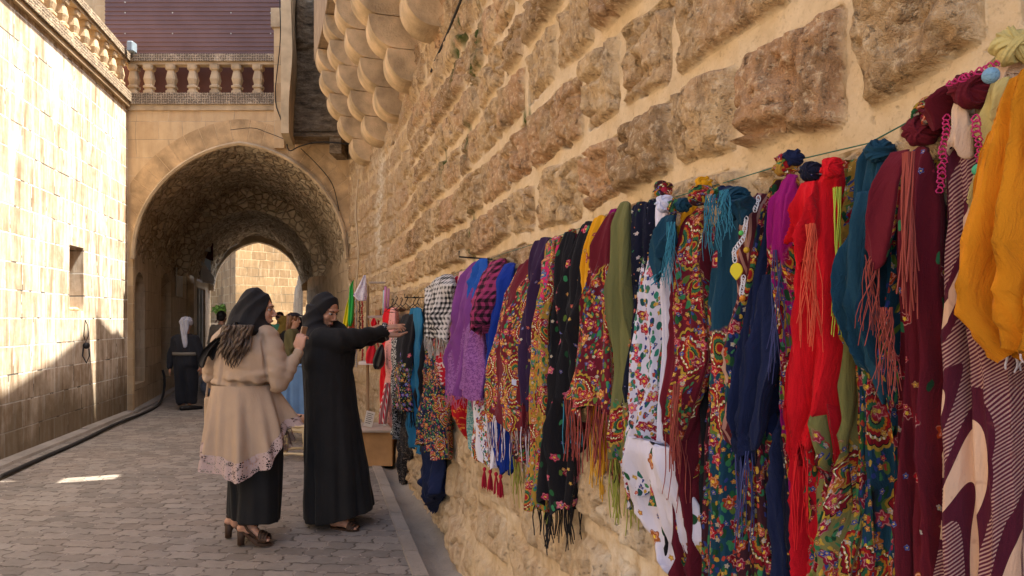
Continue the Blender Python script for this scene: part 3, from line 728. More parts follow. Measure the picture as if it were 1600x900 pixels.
# fill between corbels: soffit blocks
# tangled wires
M_WIRE = plain('black_cable', (.018, .017, .016), .6); M_PIPE = plain('old_pipe', (.30, .22, .14), .8)
def cable(name, pts, r, label, mat=M_WIRE, n=6, cat='cable', group=None):
    pts = [np.array(p, float) for p in pts]; Q = []
    for i in range(len(pts)-1):
        p0, p1, p2, p3 = pts[max(i-1, 0)], pts[i], pts[i+1], pts[min(i+2, len(pts)-1)]
        for t in np.linspace(0, 1, 9)[:-1]: Q.append(.5*((2*p1)+(-p0+p2)*t+(2*p0-5*p1+4*p2-p3)*t*t+(-p0+3*p1-3*p2+p3)*t**3))
    Q.append(pts[-1]); v, f = loft([(q, r, r) for q in Q], n); o = mesh(name, v, f, mat, None, True, origin=pts[0]); tag(o, label, cat, group); return o
cable('cable', [P(728, -20, 4.0), P(700, 50, 4.8), P(680, 95, 5.4), P(662, 140, 6.3), P(641, 168, 7.0)], .009, 'black cable sagging down from the storey across the rubble wall')
cable('cable', [P(655, 105, 6.2), P(661, 140, 6.4), P(645, 170, 7.0), P(625, 200, 7.6), P(600, 258, 8.9)], .022, 'pale pipe running down below the corbels beside the black cable', M_PIPE, cat='pipe')
cable('cable', [P(436, -20, 10.8), P(438, 60, 10.9), P(430, 150, 11.1), P(440, 190, 11.1), P(447, 216, 11.1)], .008, 'thin black cable hanging against the pier beside the balustrade')
cable('cable', [P(447, 216, 10.6), P(452, 235, 10.6), P(470, 228, 10.6), P(500, 222, 10.6), P(546, 225, 10.6)], .010, 'black cable running sideways below the sooty bay')
cable('cable', [P(470, 232, 10.9), P(500, 262, 11.1), P(520, 290, 11.12), P(530, 330, 11.13)], .007, 'thin wire trailing along the right side of the arch ring')
cable('cable', [P(446, 218, 11.0), P(420, 208, 11.13), P(395, 200, 11.13), P(360, 203, 11.13)], .005, 'thin wire across the stones just above the arch')
cable('cable', [P(290, 396, 16.9), P(291, 450, 16.9), P(289, 560, 16.9)], .02, 'dark cable down the passage wall beside the pilaster')
cable('cable', [P(560, 280, 9.9), P(556, 330, 9.9), P(560, 400, 9.7), P(553, 470, 9.6)], .012, 'pale cable hanging down the wall at the arch corner', M_SLAB)
# hose on the ground
hp = [(px, py) for px, py in ((-160, 820), (-60, 770), (0, 745), (60, 718), (120, 692), (180, 663), (225, 645), (248, 632), (256, 612), (257, 590), (254, 578))]
pts = []
for px, py in hp:
    if py > 630: Y = F*(EYE-.03)/(py-HZ); pts.append(P(px, py, Y))
    else: pts.append(P(px, py, 12.7))
cable('hose', pts, .022, 'thick black hose lying along the foot of the left wall', plain('black_rubber', (.02, .018, .017), .7), 8, cat='hose')
# fitting on the left wall, lamp on the balustrade corner
fl = thing('wall_fitting', 'rusty iron hook and dangling wire on the sunlit left wall below the window', 'hook', P(135, 530, 9.3))
lp = [P(133, 500, 9.42), P(137, 508, 9.42), P(138, 525, 9.42), P(134, 535, 9.42), P(131, 525, 9.42), P(133, 500, 9.42)]
v, f = loft([(q, .006, .006) for q in lp], 6); mesh('wire', v, f, M_WIRE, fl)
v, f = ellipsoid(P(135, 540, 9.42), (.04, .05, .045), n=10); mesh('hook_plate', v, f, M_BLK, fl)
v, f = loft([(q, .009, .009) for q in (P(131, 540, 9.4), P(129, 556, 9.35), P(135, 567, 9.35), P(140, 556, 9.35), P(139, 545, 9.4))], 6); mesh('ring', v, f, M_BLK, fl)
lm = thing('spotlight', 'small grey blue floodlight at the corner where the two balustrades meet', 'lamp', P(205, 86, 11.0))
mb = MB().box(P(201, 82, 10.95)-np.array((0, .07, 0)), P(211, 66, 10.95)+np.array((0, .07, 0)), .015); mb.build('housing', plain('grey_blue_metal', (.2, .25, .29), .5), lm)
v, f = loft([(P(206, 84, 10.95), .012, .012), (P(206, 90, 11.0), .012, .012)], 8); mesh('bracket', v, f, M_BLK, lm)

# ---- inside the passage: signs and lamp
sg = thing('shop_sign', 'dark sign box with sloping pale awning jutting over the shop in the passage', 'sign', P(315, 420, 17.6))
mb = MB().box((XTL(18)+.0, 17.6, 2.62), (XTL(18)+.28, 18.4, 3.12), .01); mb.build('sign_box', M_BLK, sg)
mb = MB(); a = XTL(18)
mb.add([(a, 17.55, 2.6), (a+.36, 17.7, 2.48), (a+.36, 18.4, 2.48), (a, 18.4, 2.6), (a, 17.55, 2.55), (a+.36, 17.7, 2.42), (a+.36, 18.4, 2.42), (a, 18.4, 2.55)], [(0, 1, 2, 3), (7, 6, 5, 4), (0, 4, 5, 1), (1, 5, 6, 2), (2, 6, 7, 3)])
mb.build('awning', plain('awning_sheet', (.36, .3, .25), .7), sg)
bp = MB(); bp.add([(a+.30, 17.7, 2.5), (a+.30, 17.7, 3.0), (a+.33, 18.4, 2.6), (a+.33, 18.4, 2.42), (a+.33, 17.7, 2.5), (a+.33, 17.7, 3.0), (a+.36, 18.4, 2.6), (a+.36, 18.4, 2.42)], [(0, 1, 2, 3), (7, 6, 5, 4), (0, 4, 5, 1), (1, 5, 6, 2), (2, 6, 7, 3), (0, 3, 7, 4)]); bp.build('side_board', plain('pale_board', (.4, .36, .33), .7), sg)
bb = thing('banner', 'dark red triangular board fixed under the vault beyond the pilaster', 'board', P(320, 400, 17.7))
mb = MB(); b0 = P(296, 400, 17.8); b1 = P(333, 400, 17.8)
mb.add([P(303, 396, 17.8), P(333, 408, 17.8), P(333, 366, 17.8), P(318, 380, 17.8), P(303, 396, 17.84), P(333, 408, 17.84), P(333, 366, 17.84), P(318, 380, 17.84)], [(0, 1, 2, 3), (7, 6, 5, 4), (0, 4, 5, 1), (1, 5, 6, 2), (2, 6, 7, 3), (3, 7, 4, 0)]); mb.build('board', M_SIGNB, bb)
fx = thing('floodlight', 'small white floodlight fixed on the dark red board in the passage', 'lamp', P(322, 389, 17.5))
mb = MB().box(P(317, 393, 17.6), P(328, 386, 17.66)+np.array((0, .06, 0)), .01); mb.build('housing', M_PALE, fx)
mb = MB().box(P(318.5, 392, 17.585), P(326.5, 387, 17.597)); mb.build('glass', plain('white_glass', (.7, .7, .65), .3), fx)
pl = thing('wall_plaque', 'pale rectangular panel with faded grid on the passage wall above the second door', 'plaque', (XTL(16)+.02, 16, 2))
v = [(XTL(y)+.03+o, y, z) for o in (0, .02) for (y, z) in ((15.2, 2.0), (16.0, 2.0), (16.0, 2.62), (15.2, 2.62))]
mesh('panel', v, [(4, 5, 6, 7), (0, 4, 7, 3), (1, 2, 6, 5), (0, 1, 5, 4), (3, 7, 6, 2)], plain('plaque_white', (.5, .46, .4), .8), pl, False)
mb = MB()
for z in (2.15, 2.3, 2.45): mb.box((XTL(15.6)+.0, 15.25, z), (XTL(15.6)+.19, 15.95, z+.012))
# ---- houses beyond the passage
H1 = thing('far_house', 'tall sunlit golden stone building seen through the end of the passage', 'building', (-10.5, 30, 0))
def corner_house(root, c, dirA, LA, dirB, LB_, h, mat, z0=-.05, holesA=(), holesB=()):
    for nm, d, L, hol in (('wall_front', dirA, LA, holesA), ('wall_side', dirB, LB_, holesB)):
        d = np.array(d, float); d /= np.linalg.norm(d); nz = np.array([d[1], -d[0]])
        V, Fc, U = [], [], []
        xs = sorted({0, L, *[q for ho in hol for q in (ho[0], ho[1])]})
        def q(a, b, za, zb):
            k = len(V); V.extend([(c[0]+d[0]*a, c[1]+d[1]*a, za), (c[0]+d[0]*b, c[1]+d[1]*b, za), (c[0]+d[0]*b, c[1]+d[1]*b, zb), (c[0]+d[0]*a, c[1]+d[1]*a, zb)]); U.extend([(a, za), (b, za), (b, zb), (a, zb)]); Fc.append((k, k+1, k+2, k+3))
        for a, b in zip(xs[:-1], xs[1:]):
            hs = [ho for ho in hol if ho[0] <= a+1e-6 and b <= ho[1]+1e-6]
            if hs: q(a, b, z0, hs[0][2]); q(a, b, hs[0][3], h)
            else: q(a, b, z0, h)
        mesh(nm, V, Fc, mat, root, False, uv=U)
cA = P(368, 400, 31)
corner_house(H1, (cA[0], 31), (.75, .66), 9, (-.62, 1), 7, 7.4, M_FAR)
mb = MB()
for (a, b) in ((.0, .9), (2.0, 2.3)):
    pass
c2 = P(368, 400, 31); d2 = np.array((-.62, 1, 0))/math.hypot(.62, 1)
for t in (1.2, 3.4): p = c2+d2*t; mb.box((p[0]+.0, p[1]-.02, 2.2), (p[0]+.12, p[1]+.4, 4.6))
mb.build('shutter_strip', M_DOOR, H1)
H2 = thing('far_house', 'lower brown stone house with one small window left of the tall golden building', 'building', (-14.5, 35, 0))
V, Fc, U = panel(lambda x: 35.0, -19, -11.5, -.05, 4.35, [(P(342, 0, 35)[0], P(354, 0, 35)[0], 1.45, 3.0, 0)], .25, inward=1, frontal=True)
mesh('wall', V, Fc, M_FAR, H2, False, uv=U)
xw = (P(342, 0, 35)[0], P(354, 0, 35)[0])
w2 = mesh('window', [(xw[0], 35.22, 1.45), (xw[1], 35.22, 1.45), (xw[1], 35.22, 3.0), (xw[0], 35.22, 3.0)], [(0, 1, 2, 3)], plain('window_dark', (.06, .06, .06), .3), H2, False)
mb = MB()
for z in (1.45, 1.95, 2.45, 2.95): mb.box((xw[0], 35.1, z), (xw[1], 35.16, z+.05))
mb.box(((xw[0]+xw[1])/2-.02, 35.12, 1.45), ((xw[0]+xw[1])/2+.02, 35.17, 3.0)); mb.build('window_grille', M_PALE, w2)
boxuv((-19, 35.0, 4.35), (-11.5, 41, 4.6), M_TRIM, 'roof_edge', H2)
# long receding garden wall on the right beyond the passage, and houses closing the gap
GW = []
GA = [(XTR(21.4)-.1, 21.4), (-8.0, 26), (-9.6, 31)]
V, Fc, U = [], [], []
hh = [2.9, 2.55, 2.3]; u = 0
ysg = np.linspace(0, 1, 60); pts = []
for t in ysg:
    k = min(int(t*2), 1); tt = t*2-k; a, b = GA[k], GA[k+1]; x = a[0]*(1-tt)+b[0]*tt; y = a[1]*(1-tt)+b[1]*tt
    top_ = 3.1-1.2*t+.25*float(vn(t*9, 0, 3)); pts.append((x, y, top_))
for j, (x, y, tp) in enumerate(pts):
    for i in range(6): V.append((x-.05*float(vn(j*.7, i*.9, 8)), y, -.05+(tp+.05)*i/5)); U.append((y, V[-1][2]))
    V.append((x+.5, y, tp+.02)); U.append((y, tp+.3))
o = mesh('garden_wall', V, grid_faces(7, len(pts)), mat_ashlar('weathered_wall', (.27, .19, .12), (.42, .31, .19), (.3, .22, .15), .35, .22, stain=.6, streak=.7), None, False, uv=U); tag(o, 'weathered low stone wall receding along the right beyond the passage', 'wall')
lw_ = thing('low_planter_wall', 'low pale wall below the green bush by the far house', 'wall', (-13.6, 33, 0))
boxuv((-16, 33, -.05), (-12.6, 33.3, 1.35), M_TRIM, 'wall', lw_)
# bush
def leaf_cloud(name, c, r, n, mat, leaf=.07, seed=1, parent=None):
    rg = np.random.default_rng(seed); V = []; Fc = []
    for i in range(n):
        d = rg.normal(size=3); d /= np.linalg.norm(d); p = np.array(c)+d*np.array(r)*(rg.random()**.4)*(.75+.5*float(vn(d[0]*3+5, d[2]*3+5, seed)))
        a = rg.normal(size=3); a /= np.linalg.norm(a); b = np.cross(a, rg.normal(size=3)); b /= np.linalg.norm(b); L = leaf*(.6+.8*rg.random()); k = len(V)
        V += [p-a*L, p+b*L*.4, p+a*L, p-b*L*.4]; Fc.append((k, k+1, k+2, k+3))
    return mesh(name, V, Fc, mat, parent, False)
s_ = NT('bush_leaf'); s_.color(s_.ramp(s_.noise(s_.geo(), 9, 2), [(.3, (.06, .12, .015)), (.7, (.16, .26, .04))])); M_LEAF = s_.m
s_ = NT('ivy_leaf'); s_.color((.045, .07, .02)); M_IVY = s_.m
bs = thing('bush', 'bright green bush above the low wall under the far window', 'plant', (-14.1, 33.2, 1.3)); leaf_cloud('foliage', P(350, 484, 33.15), (.6, .3, .22), 700, M_LEAF, .08, 3, bs)
v, f = loft([((-14.1, 33.2, 1.2), .04, .04), ((-13.7, 33.2, 1.8), .02, .02)], 6); mesh('stem', v, f, M_DOOR, bs)
# ================= FABRICS =================
def cloth_base(s, rough=.9):
    s.rough(rough); s.b.inputs['Specular IOR Level'].default_value = .12
    s.b.inputs['Sheen Weight'].default_value = .04; s.b.inputs['Sheen Roughness'].default_value = .5
def weave(s, uv, k=.25):
    w = s.n('TexNoise', {'Vector': s.map(uv, sc=(1, 1, 1)), 'Scale': 300.0, 'Detail': 2.0}).outputs[0]
    cr = s.noise(s.map(uv, sc=(2.6, .5, 1)), 13, 5, .62, .5); s.bump(s.m_('ADD', s.m_('MULTIPLY', w, .12), cr), k*2.2, .012)
RED = [(.36, .008, .02), (.22, .006, .016), (.42, .03, .06), (.40, .05, .012), (.26, .008, .035), (.46, .13, .02)]
ROSE = [(.46, .02, .07), (.32, .01, .04), (.58, .12, .18), (.40, .015, .04), (.50, .07, .13), (.25, .01, .03)]
SMALL = [(.46, .26, .03), (.02, .04, .20), (.38, .015, .03), (.42, .37, .30), (.03, .06, .26), (.42, .17, .02)]
GREENS = [(.02, .10, .035), (.04, .20, .08), (.015, .06, .025), (.10, .16, .03)]
TEALG = [(.02, .12, .09), (.03, .2, .14), (.015, .07, .07), (.05, .16, .1)]
def pal(s, r, cols):
    n = len(cols); return s.ramp(r, [(i/n, c) for i, c in enumerate(cols)], 'CONSTANT')
def flowers(s, uv, base, scale, cols, rad=.44, petals=5, loc=0.0, keep=0.0, eye=(.75, .5, .05), dark=.25):
    """scatter of petalled blooms; returns colour with blooms over base"""
    v = s.map(uv, loc=(loc, loc*.7, 0))
    vo = s.n('TexVoronoi', {'Vector': v, 'Scale': scale, 'Randomness': .8}, voronoi_dimensions='2D')
    df = s.n('VectorMath', {0: v, 1: vo.outputs['Position']}, operation='SUBTRACT').outputs[0]
    sp = s.n('SeparateXYZ', {0: df}); ang = s.m_('ARCTAN2', sp.outputs[1], sp.outputs[0])
    rc = s.n('SeparateColor', {0: vo.outputs['Color']}); rnd, rnd2 = rc.outputs[0], rc.outputs[1]
    R = s.m_('MULTIPLY_ADD', s.m_('COSINE', s.m_('MULTIPLY_ADD', ang, float(petals), s.m_('MULTIPLY', rnd, 6.0))), rad*.16, rad*.84)
    R = s.m_('MULTIPLY', R, s.m_('MULTIPLY_ADD', s.noise(uv, scale*5, 3, .6), .9, .55))
    t = s.m_('DIVIDE', vo.outputs['Distance'], R)
    mask = s.thr(t, 1.0, .9)
    if keep > 0: mask = s.m_('MULTIPLY', mask, s.m_('GREATER_THAN', rnd2, keep))
    pc = pal(s, rnd, cols)
    sw = s.m_('SINE', s.m_('ADD', s.m_('MULTIPLY', t, 11.0), s.m_('MULTIPLY', ang, 2.0)))
    c = s.mix(s.m_('MULTIPLY', s.thr(sw, .1, .9), .65), pc, s.mix(dark, pc, (.02, .005, .01)))
    c = s.mix(s.m_('MULTIPLY', s.thr(sw, -.5, -.95), .4), c, (.85, .6, .5))
    c = s.mix(s.thr(t, .26, .2), c, eye)
    c = s.mix(s.m_('MULTIPLY', s.thr(t, .82, .95), .7), c, (.02, .012, .012))
    return s.mix(mask, base, c)
def leaves(s, uv, base, scale, cols, loc=3.1, keep=.15, size=.38):
    w = s.n('VectorMath', {0: uv, 1: s.n('VectorMath', {0: s.noise(uv, scale*.8, 2, out=1), 1: (.012, .012, 0)}, operation='MULTIPLY').outputs[0]}, operation='ADD').outputs[0]
    v = s.map(w, loc=(loc, loc, 0), rot=(0, 0, .7), sc=(1, .62, 1))
    vo = s.n('TexVoronoi', {'Vector': v, 'Scale': scale, 'Randomness': 1.0}, voronoi_dimensions='2D')
    rc = s.n('SeparateColor', {0: vo.outputs['Color']})
    m = s.m_('MULTIPLY', s.thr(vo.outputs['Distance'], size, size-.05), s.m_('GREATER_THAN', rc.outputs[1], keep))
    return s.mix(m, base, pal(s, rc.outputs[0], cols))
def paisley(s, uv, base, scale, loc=7.7, keep=.35, rad=.46, rings=((.30, .012, .015), (.40, .25, .03), (.03, .12, .05), (.45, .17, .02), (.20, .008, .015), (.42, .30, .08))):
    w = s.n('VectorMath', {0: uv, 1: s.n('VectorMath', {0: s.noise(uv, 7, 2, out=1), 1: (.05, .05, 0)}, operation='MULTIPLY').outputs[0]}, operation='ADD').outputs[0]
    v = s.map(w, loc=(loc, loc*.5, 0), sc=(1, .8, 1))
    vo = s.n('TexVoronoi', {'Vector': v, 'Scale': scale, 'Randomness': .7}, voronoi_dimensions='2D')
    df = s.n('VectorMath', {0: v, 1: vo.outputs['Position']}, operation='SUBTRACT').outputs[0]; sp = s.n('SeparateXYZ', {0: df}); ang = s.m_('ARCTAN2', sp.outputs[1], sp.outputs[0])
    rc = s.n('SeparateColor', {0: vo.outputs['Color']})
    sc_ = s.m_('MULTIPLY_ADD', s.m_('ABSOLUTE', s.m_('SINE', s.m_('MULTIPLY', ang, 9.0))), .04, rad-.04)
    t = s.m_('DIVIDE', vo.outputs['Distance'], sc_)
    n = len(rings)*2; st = [(0.0, rings[0])]
    seq = [rings[0], rings[1], (.02, .015, .02), rings[2], rings[3], rings[0], (.02, .015, .02), rings[5], rings[4], (.02, .012, .012), rings[1]]
    pos = [0, .16, .22, .27, .40, .48, .58, .62, .70, .84, .88]
    c = s.ramp(t, list(zip(pos, seq)), 'CONSTANT')
    bead = s.m_('GREATER_THAN', s.m_('SINE', s.m_('MULTIPLY', ang, 26.0)), .2)
    c = s.mix(s.m_('MULTIPLY', bead, s.m_('MULTIPLY', s.thr(t, .62, .63), s.thr(t, .70, .69))), c, (.8, .72, .55))
    m = s.m_('MULTIPLY', s.thr(t, 1.0, .97), s.m_('GREATER_THAN', rc.outputs[1], keep))
    return s.mix(m, base, c)
def mat_floral(name, base, mode='all', cols=RED, seed=0., dens=1.0, greens=GREENS, paz=True, h=.45, sc=1.0, ground=None, per=.17, duty=.0):
    """mode: all | hem (band above the hem) | edge (vertical borders) | sparse"""
    s = NT(name); uv0 = s.uv(); uv = s.map(uv0, loc=(seed, seed*1.3, 0))
    if mode == 'sparse':
        c = leaves(s, uv, base, 60*sc, greens, keep=.93, size=.34); c = flowers(s, uv, c, 14*sc, cols, .19, 5, keep=.45)
        c = flowers(s, uv, c, 30*sc, SMALL, .17, 5, loc=2.2, keep=.75)
        s.color(c); cloth_base(s); weave(s, uv0); return s.m
    g = ground or base
    c = leaves(s, uv, g, 52*sc, greens, keep=.3, size=.36)
    c = leaves(s, uv, c, 100*sc, [(.50, .30, .04), (.4, .05, .03), (.05, .2, .08), (.03, .05, .2)], loc=9.1, keep=.55, size=.36)
    if paz: c = paisley(s, uv, c, 10*sc, keep=.45, rad=.47)
    c = flowers(s, uv, c, 25*sc, cols, .42, 6, keep=.4)
    c = flowers(s, uv, c, 58*sc, SMALL, .36, 5, loc=4.4, keep=.6)
    if mode == 'hem':
        sp = s.n('SeparateXYZ', {0: uv0}); w = s.m_('MULTIPLY', s.noise(uv, 6, 3), .30)
        m = s.thr(s.m_('ADD', sp.outputs[1], w), h+.15, h+.13); 
        c = s.mix(m, base, c)
        c2 = flowers(s, uv, base, 7, cols, .16, 5, loc=1.9, keep=.7)
        c = s.mix(m, c2, c)
    if mode == 'edge':
        sp = s.n('SeparateXYZ', {0: uv}); w = s.m_('MULTIPLY', s.noise(uv, 9, 2), .07)
        t = s.m_('SINE', s.m_('MULTIPLY', s.m_('ADD', sp.outputs[0], w), 2*PI/per)); c = s.mix(s.thr(t, duty-.02, duty+.02), base, c)
    s.color(c); cloth_base(s); weave(s, uv0); return s.m
def mat_plaincloth(name, col, var=.15, k=.3):
    s = NT(name); uv = s.uv(); n = s.noise(uv, 7, 4); s.color(s.ramp(n, [(.3, tuple(c*(1-var) for c in col)), (.7, tuple(c*(1+var) for c in col))])); cloth_base(s); weave(s, uv, k); return s.m
def mat_check(name, a, b, n=42., seed=0.):
    s = NT(name); uv = s.uv(); sp = s.n('SeparateXYZ', {0: uv})
    sx = s.m_('SINE', s.m_('MULTIPLY', sp.outputs[0], 2*PI*n)); sy = s.m_('SINE', s.m_('MULTIPLY', sp.outputs[1], 2*PI*n))
    big = s.m_('SINE', s.m_('MULTIPLY', s.m_('ADD', sp.outputs[0], s.m_('MULTIPLY', sp.outputs[1], .8)), 2*PI*4.0))
    m = s.m_('ADD', s.m_('MULTIPLY', s.thr(sx, -.1, .1), .5), s.m_('MULTIPLY', s.thr(sy, -.1, .1), .5)); m = s.m_('MULTIPLY', m, s.m_('ADD', .55, s.m_('MULTIPLY', s.thr(big, -.3, .3), .45)))
    s.color(s.mix(s.thr(m, .2, .62), a, b)); cloth_base(s); weave(s, uv); return s.m
def mat_swirl(name):
    """maroon and sand marbled bands with fine pale ribbing"""
    s = NT(name); uv = s.uv()
    n = s.noise(s.map(uv, loc=(3.3, 1.2, 0), rot=(0, 0, -.5), sc=(2.0, .62, 1)), 2.0, 1, .4, 1.0)
    w = s.m_('FRACT', s.m_('MULTIPLY', n, 9.5))
    sp = s.n('SeparateXYZ', {0: s.map(uv, rot=(0, 0, .62))})
    rib = s.thr(s.m_('SINE', s.m_('MULTIPLY', sp.outputs[1], 2*PI*230)), -.2, .5)
    ribbed = s.mix(s.m_('MULTIPLY', rib, .75), (.085, .012, .028), (.52, .33, .27))
    c = s.mix(s.m_('GREATER_THAN', w, .30), (.62, .40, .27), (.075, .010, .022)); c = s.mix(s.m_('MULTIPLY', s.m_('GREATER_THAN', w, .50), s.m_('LESS_THAN', w, .86)), c, ribbed)
    c = s.mix(s.m_('MULTIPLY', s.thr(s.noise(uv, 30, 3), .62, .7), .35), c, (.2, .06, .05))
    s.color(c); cloth_base(s); weave(s, uv); return s.m
def mat_print(name, a, b, scale=30, th=.5):
    s = NT(name); uv = s.uv(); n = s.noise(s.map(uv, sc=(1, 1.6, 1)), scale, 2, .5, 1.2); s.color(s.mix(s.thr(n, th-.015, th+.015), a, b)); cloth_base(s); weave(s, uv); return s.m
def mat_stripe(name, a, b, n=40., rot=.3, duty=0., wide=None):
    s = NT(name); uv = s.uv(); sp = s.n('SeparateXYZ', {0: s.map(uv, rot=(0, 0, rot))}); t = s.m_('SINE', s.m_('MULTIPLY', sp.outputs[0], 2*PI*n)); c = s.mix(s.thr(t, duty-.15, duty+.15), a, b)
    if wide:
        t2 = s.m_('SINE', s.m_('MULTIPLY', sp.outputs[0], 2*PI*wide[0])); c = s.mix(s.thr(t2, wide[2]-.03, wide[2]+.03), c, wide[1])
    s.color(c); cloth_base(s); weave(s, uv); return s.m

MAR = (.115, .010, .018); NAVY = (.012, .018, .055); TEAL = (.012, .050, .085); BLK = (.012, .011, .013); OLV = (.15, .145, .052); WHT = (.60, .57, .66)
K = dict(
 amber=mat_plaincloth('amber_cloth', (.58, .21, .01)), olivecream=mat_plaincloth('olive_cream_cloth', (.52, .42, .16)), cream=mat_plaincloth('cream_cloth', (.62, .44, .31)),
 swirl=mat_swirl('maroon_sand_swirl'), ochre=mat_print('ochre_print', (.60, .30, .05), (.72, .44, .12), 14, .5),
 maroon=mat_plaincloth('maroon_cloth', MAR), maroon_sp=mat_floral('maroon_sprigs', MAR, 'sparse', seed=1.3), maroon_fl=mat_floral('maroon_floral_border', MAR, 'edge', seed=2.1, per=.26, duty=.35),
 maroon_hem=mat_floral('maroon_floral_hem', MAR, 'hem', seed=3.7, h=.42), maroon_hem2=mat_floral('maroon_paisley_half', (.13, .011, .02), 'edge', seed=5.2, per=.22, duty=-.15),
 teal=mat_plaincloth('dark_teal_cloth', TEAL), teal_hem=mat_floral('teal_floral_hem', TEAL, 'hem', seed=6.4, h=.62), teal_fl=mat_floral('teal_floral_border', TEAL, 'edge', seed=8.8, per=.2, duty=.35),
 navy=mat_plaincloth('navy_cloth', NAVY), navy_hem=mat_floral('navy_floral_hem', (.014, .018, .045), 'hem', seed=9.9, h=.95), navy_fl=mat_floral('navy_floral_border', NAVY, 'edge', seed=11.3, per=.2, duty=.1),
 navy_dots=mat_floral('navy_small_flowers', (.012, .013, .028), 'sparse', cols=[(.7, .66, .6), (.66, .3, .1), (.5, .03, .05), (.65, .6, .5), (.05, .16, .1), (.6, .5, .5)], seed=4.1, sc=2.1),
 floral=mat_floral('crowded_floral', (.05, .015, .02), 'all', seed=12.5), floral2=mat_floral('crowded_floral_gold', (.34, .19, .03), 'all', seed=14.2), floral3=mat_floral('crowded_floral_green', (.03, .10, .04), 'all', seed=16.9),
 floralpink=mat_floral('pink_orange_floral', (.62, .03, .12), 'all', seed=18.2, cols=[(.72, .28, .03), (.7, .03, .1), (.62, .45, .08), (.65, .05, .03), (.05, .12, .3), (.7, .2, .1)]),
 olive=mat_floral('olive_sprigs', OLV, 'sparse', seed=20.4, sc=.9), olive_hem=mat_floral('olive_floral_hem', OLV, 'hem', seed=22.1, h=.20), olivep=mat_floral('olive_long_hem', (.2, .185, .06), 'hem', seed=22.9, h=.30),
 red=mat_floral('red_gold_border', (.52, .008, .018), 'edge', seed=24.3, per=.34, duty=.7), redp=mat_plaincloth('scarlet_cloth', (.58, .008, .015)), red_print=mat_print('red_gold_print', (.42, .008, .015), (.66, .25, .04), 26, .6),
 magenta=mat_plaincloth('magenta_cloth', (.24, .006, .115)), magenta_fl=mat_floral('magenta_floral_hem', (.26, .008, .13), 'hem', seed=25.2, h=.5),
 black=mat_plaincloth('black_cloth', BLK), black_sp=mat_floral('black_sprigs', BLK, 'sparse', cols=ROSE, seed=27.7, sc=.8), black_edge=mat_floral('black_floral_border', BLK, 'edge', seed=28.3, per=.3, duty=.05), black_hem=mat_floral('black_floral_hem', BLK, 'hem', seed=29.6, h=.3),
 white_fl=mat_floral('white_rose_print', WHT, 'hem', cols=ROSE, seed=31.2, greens=TEALG, paz=False, h=9.0), white_low=mat_floral('white_paisley_corner', WHT, 'sparse', cols=[(.35, .1, .02), (.5, .3, .05), (.4, .02, .04), (.1, .14, .05), (.5, .35, .05), (.4, .02, .06)], seed=33.1, sc=.7),
 white=mat_plaincloth('white_cloth', (.62, .60, .72)), white_fl2=mat_floral('white_floral_edge', (.64, .62, .70), 'edge', seed=34.1, per=.24, duty=.0, greens=TEALG),
 yellow=mat_floral('yellow_sprigs', (.64, .30, .01), 'sparse', cols=[(.35, .05, .03)]*6, seed=35.3, sc=.8), royal=mat_plaincloth('royal_blue_cloth', (.008, .030, .24)), blue=mat_plaincloth('bright_blue_cloth', (.02, .09, .38)), sky=mat_plaincloth('sky_blue_cloth', (.025, .15, .27)),
 purple=mat_plaincloth('purple_cloth', (.17, .045, .20)), purplel=mat_print('purple_lace_print', (.14, .04, .17), (.24, .09, .27), 60, .5), plum=mat_floral('dark_plum_sprigs', (.038, .018, .05), 'sparse', seed=36.8, sc=.8),
 check=mat_check('keffiyeh_check', (.55, .52, .5), (.012, .012, .014), 34.), pinkcheck=mat_check('black_pink_check', (.33, .04, .12), (.02, .01, .015), 30.),
 redwhite=mat_print('red_white_print', (.42, .01, .03), (.62, .5, .52), 22, .55), pink=mat_plaincloth('pale_pink_cloth', (.62, .33, .34)), peach=mat_floral('peach_floral', (.66, .30, .27), 'sparse', cols=RED, seed=38.8, sc=1.6),
 bwprint=mat_print('black_white_print', (.015, .015, .018), (.55, .53, .5), 55, .53), brownstripe=mat_stripe('brown_pink_stripe', (.10, .018, .025), (.40, .20, .16), 60., .2, .3, (7., (.55, .34, .25), .75)),
 tealwhite=mat_print('teal_print', (.08, .25, .26), (.3, .42, .42), 60, .5), blacklace=mat_print('black_lace', (.012, .011, .012), (.13, .10, .08), 42, .6),
 rainbow=mat_floral('black_bright_feathers', BLK, 'hem', seed=41.0, cols=[(.3, .1, .4), (.05, .1, .5), (.6, .3, .05), (.5, .05, .1), (.1, .1, .5), (.55, .45, .1)], h=.42, paz=False),
)
def fringe_mat(name, col):
    s = NT(name); s.color(col); s.rough(.8); return s.m
FM = dict(maroon=fringe_mat('maroon_thread', (.15, .02, .03)), rust=fringe_mat('rust_thread', (.30, .06, .045)), black=fringe_mat('black_thread', (.012, .011, .012)), olive=fringe_mat('olive_thread', (.30, .32, .06)), yellow=fringe_mat('yellow_thread', (.66, .36, .03)),
          teal=fringe_mat('teal_thread', (.04, .22, .32)), white=fringe_mat('white_thread', (.62, .58, .66)), grey=fringe_mat('grey_thread', (.38, .36, .34)), coral=fringe_mat('coral_thread', (.68, .10, .05)), crimson=fringe_mat('crimson_thread', (.38, .008, .03)), pink=fringe_mat('pink_thread', (.50, .15, .28)), navy=fringe_mat('navy_thread', (.05, .06, .17)), red=fringe_mat('red_thread', (.6, .01, .015)), lime=fringe_mat('lime_thread', (.45, .52, .06)))

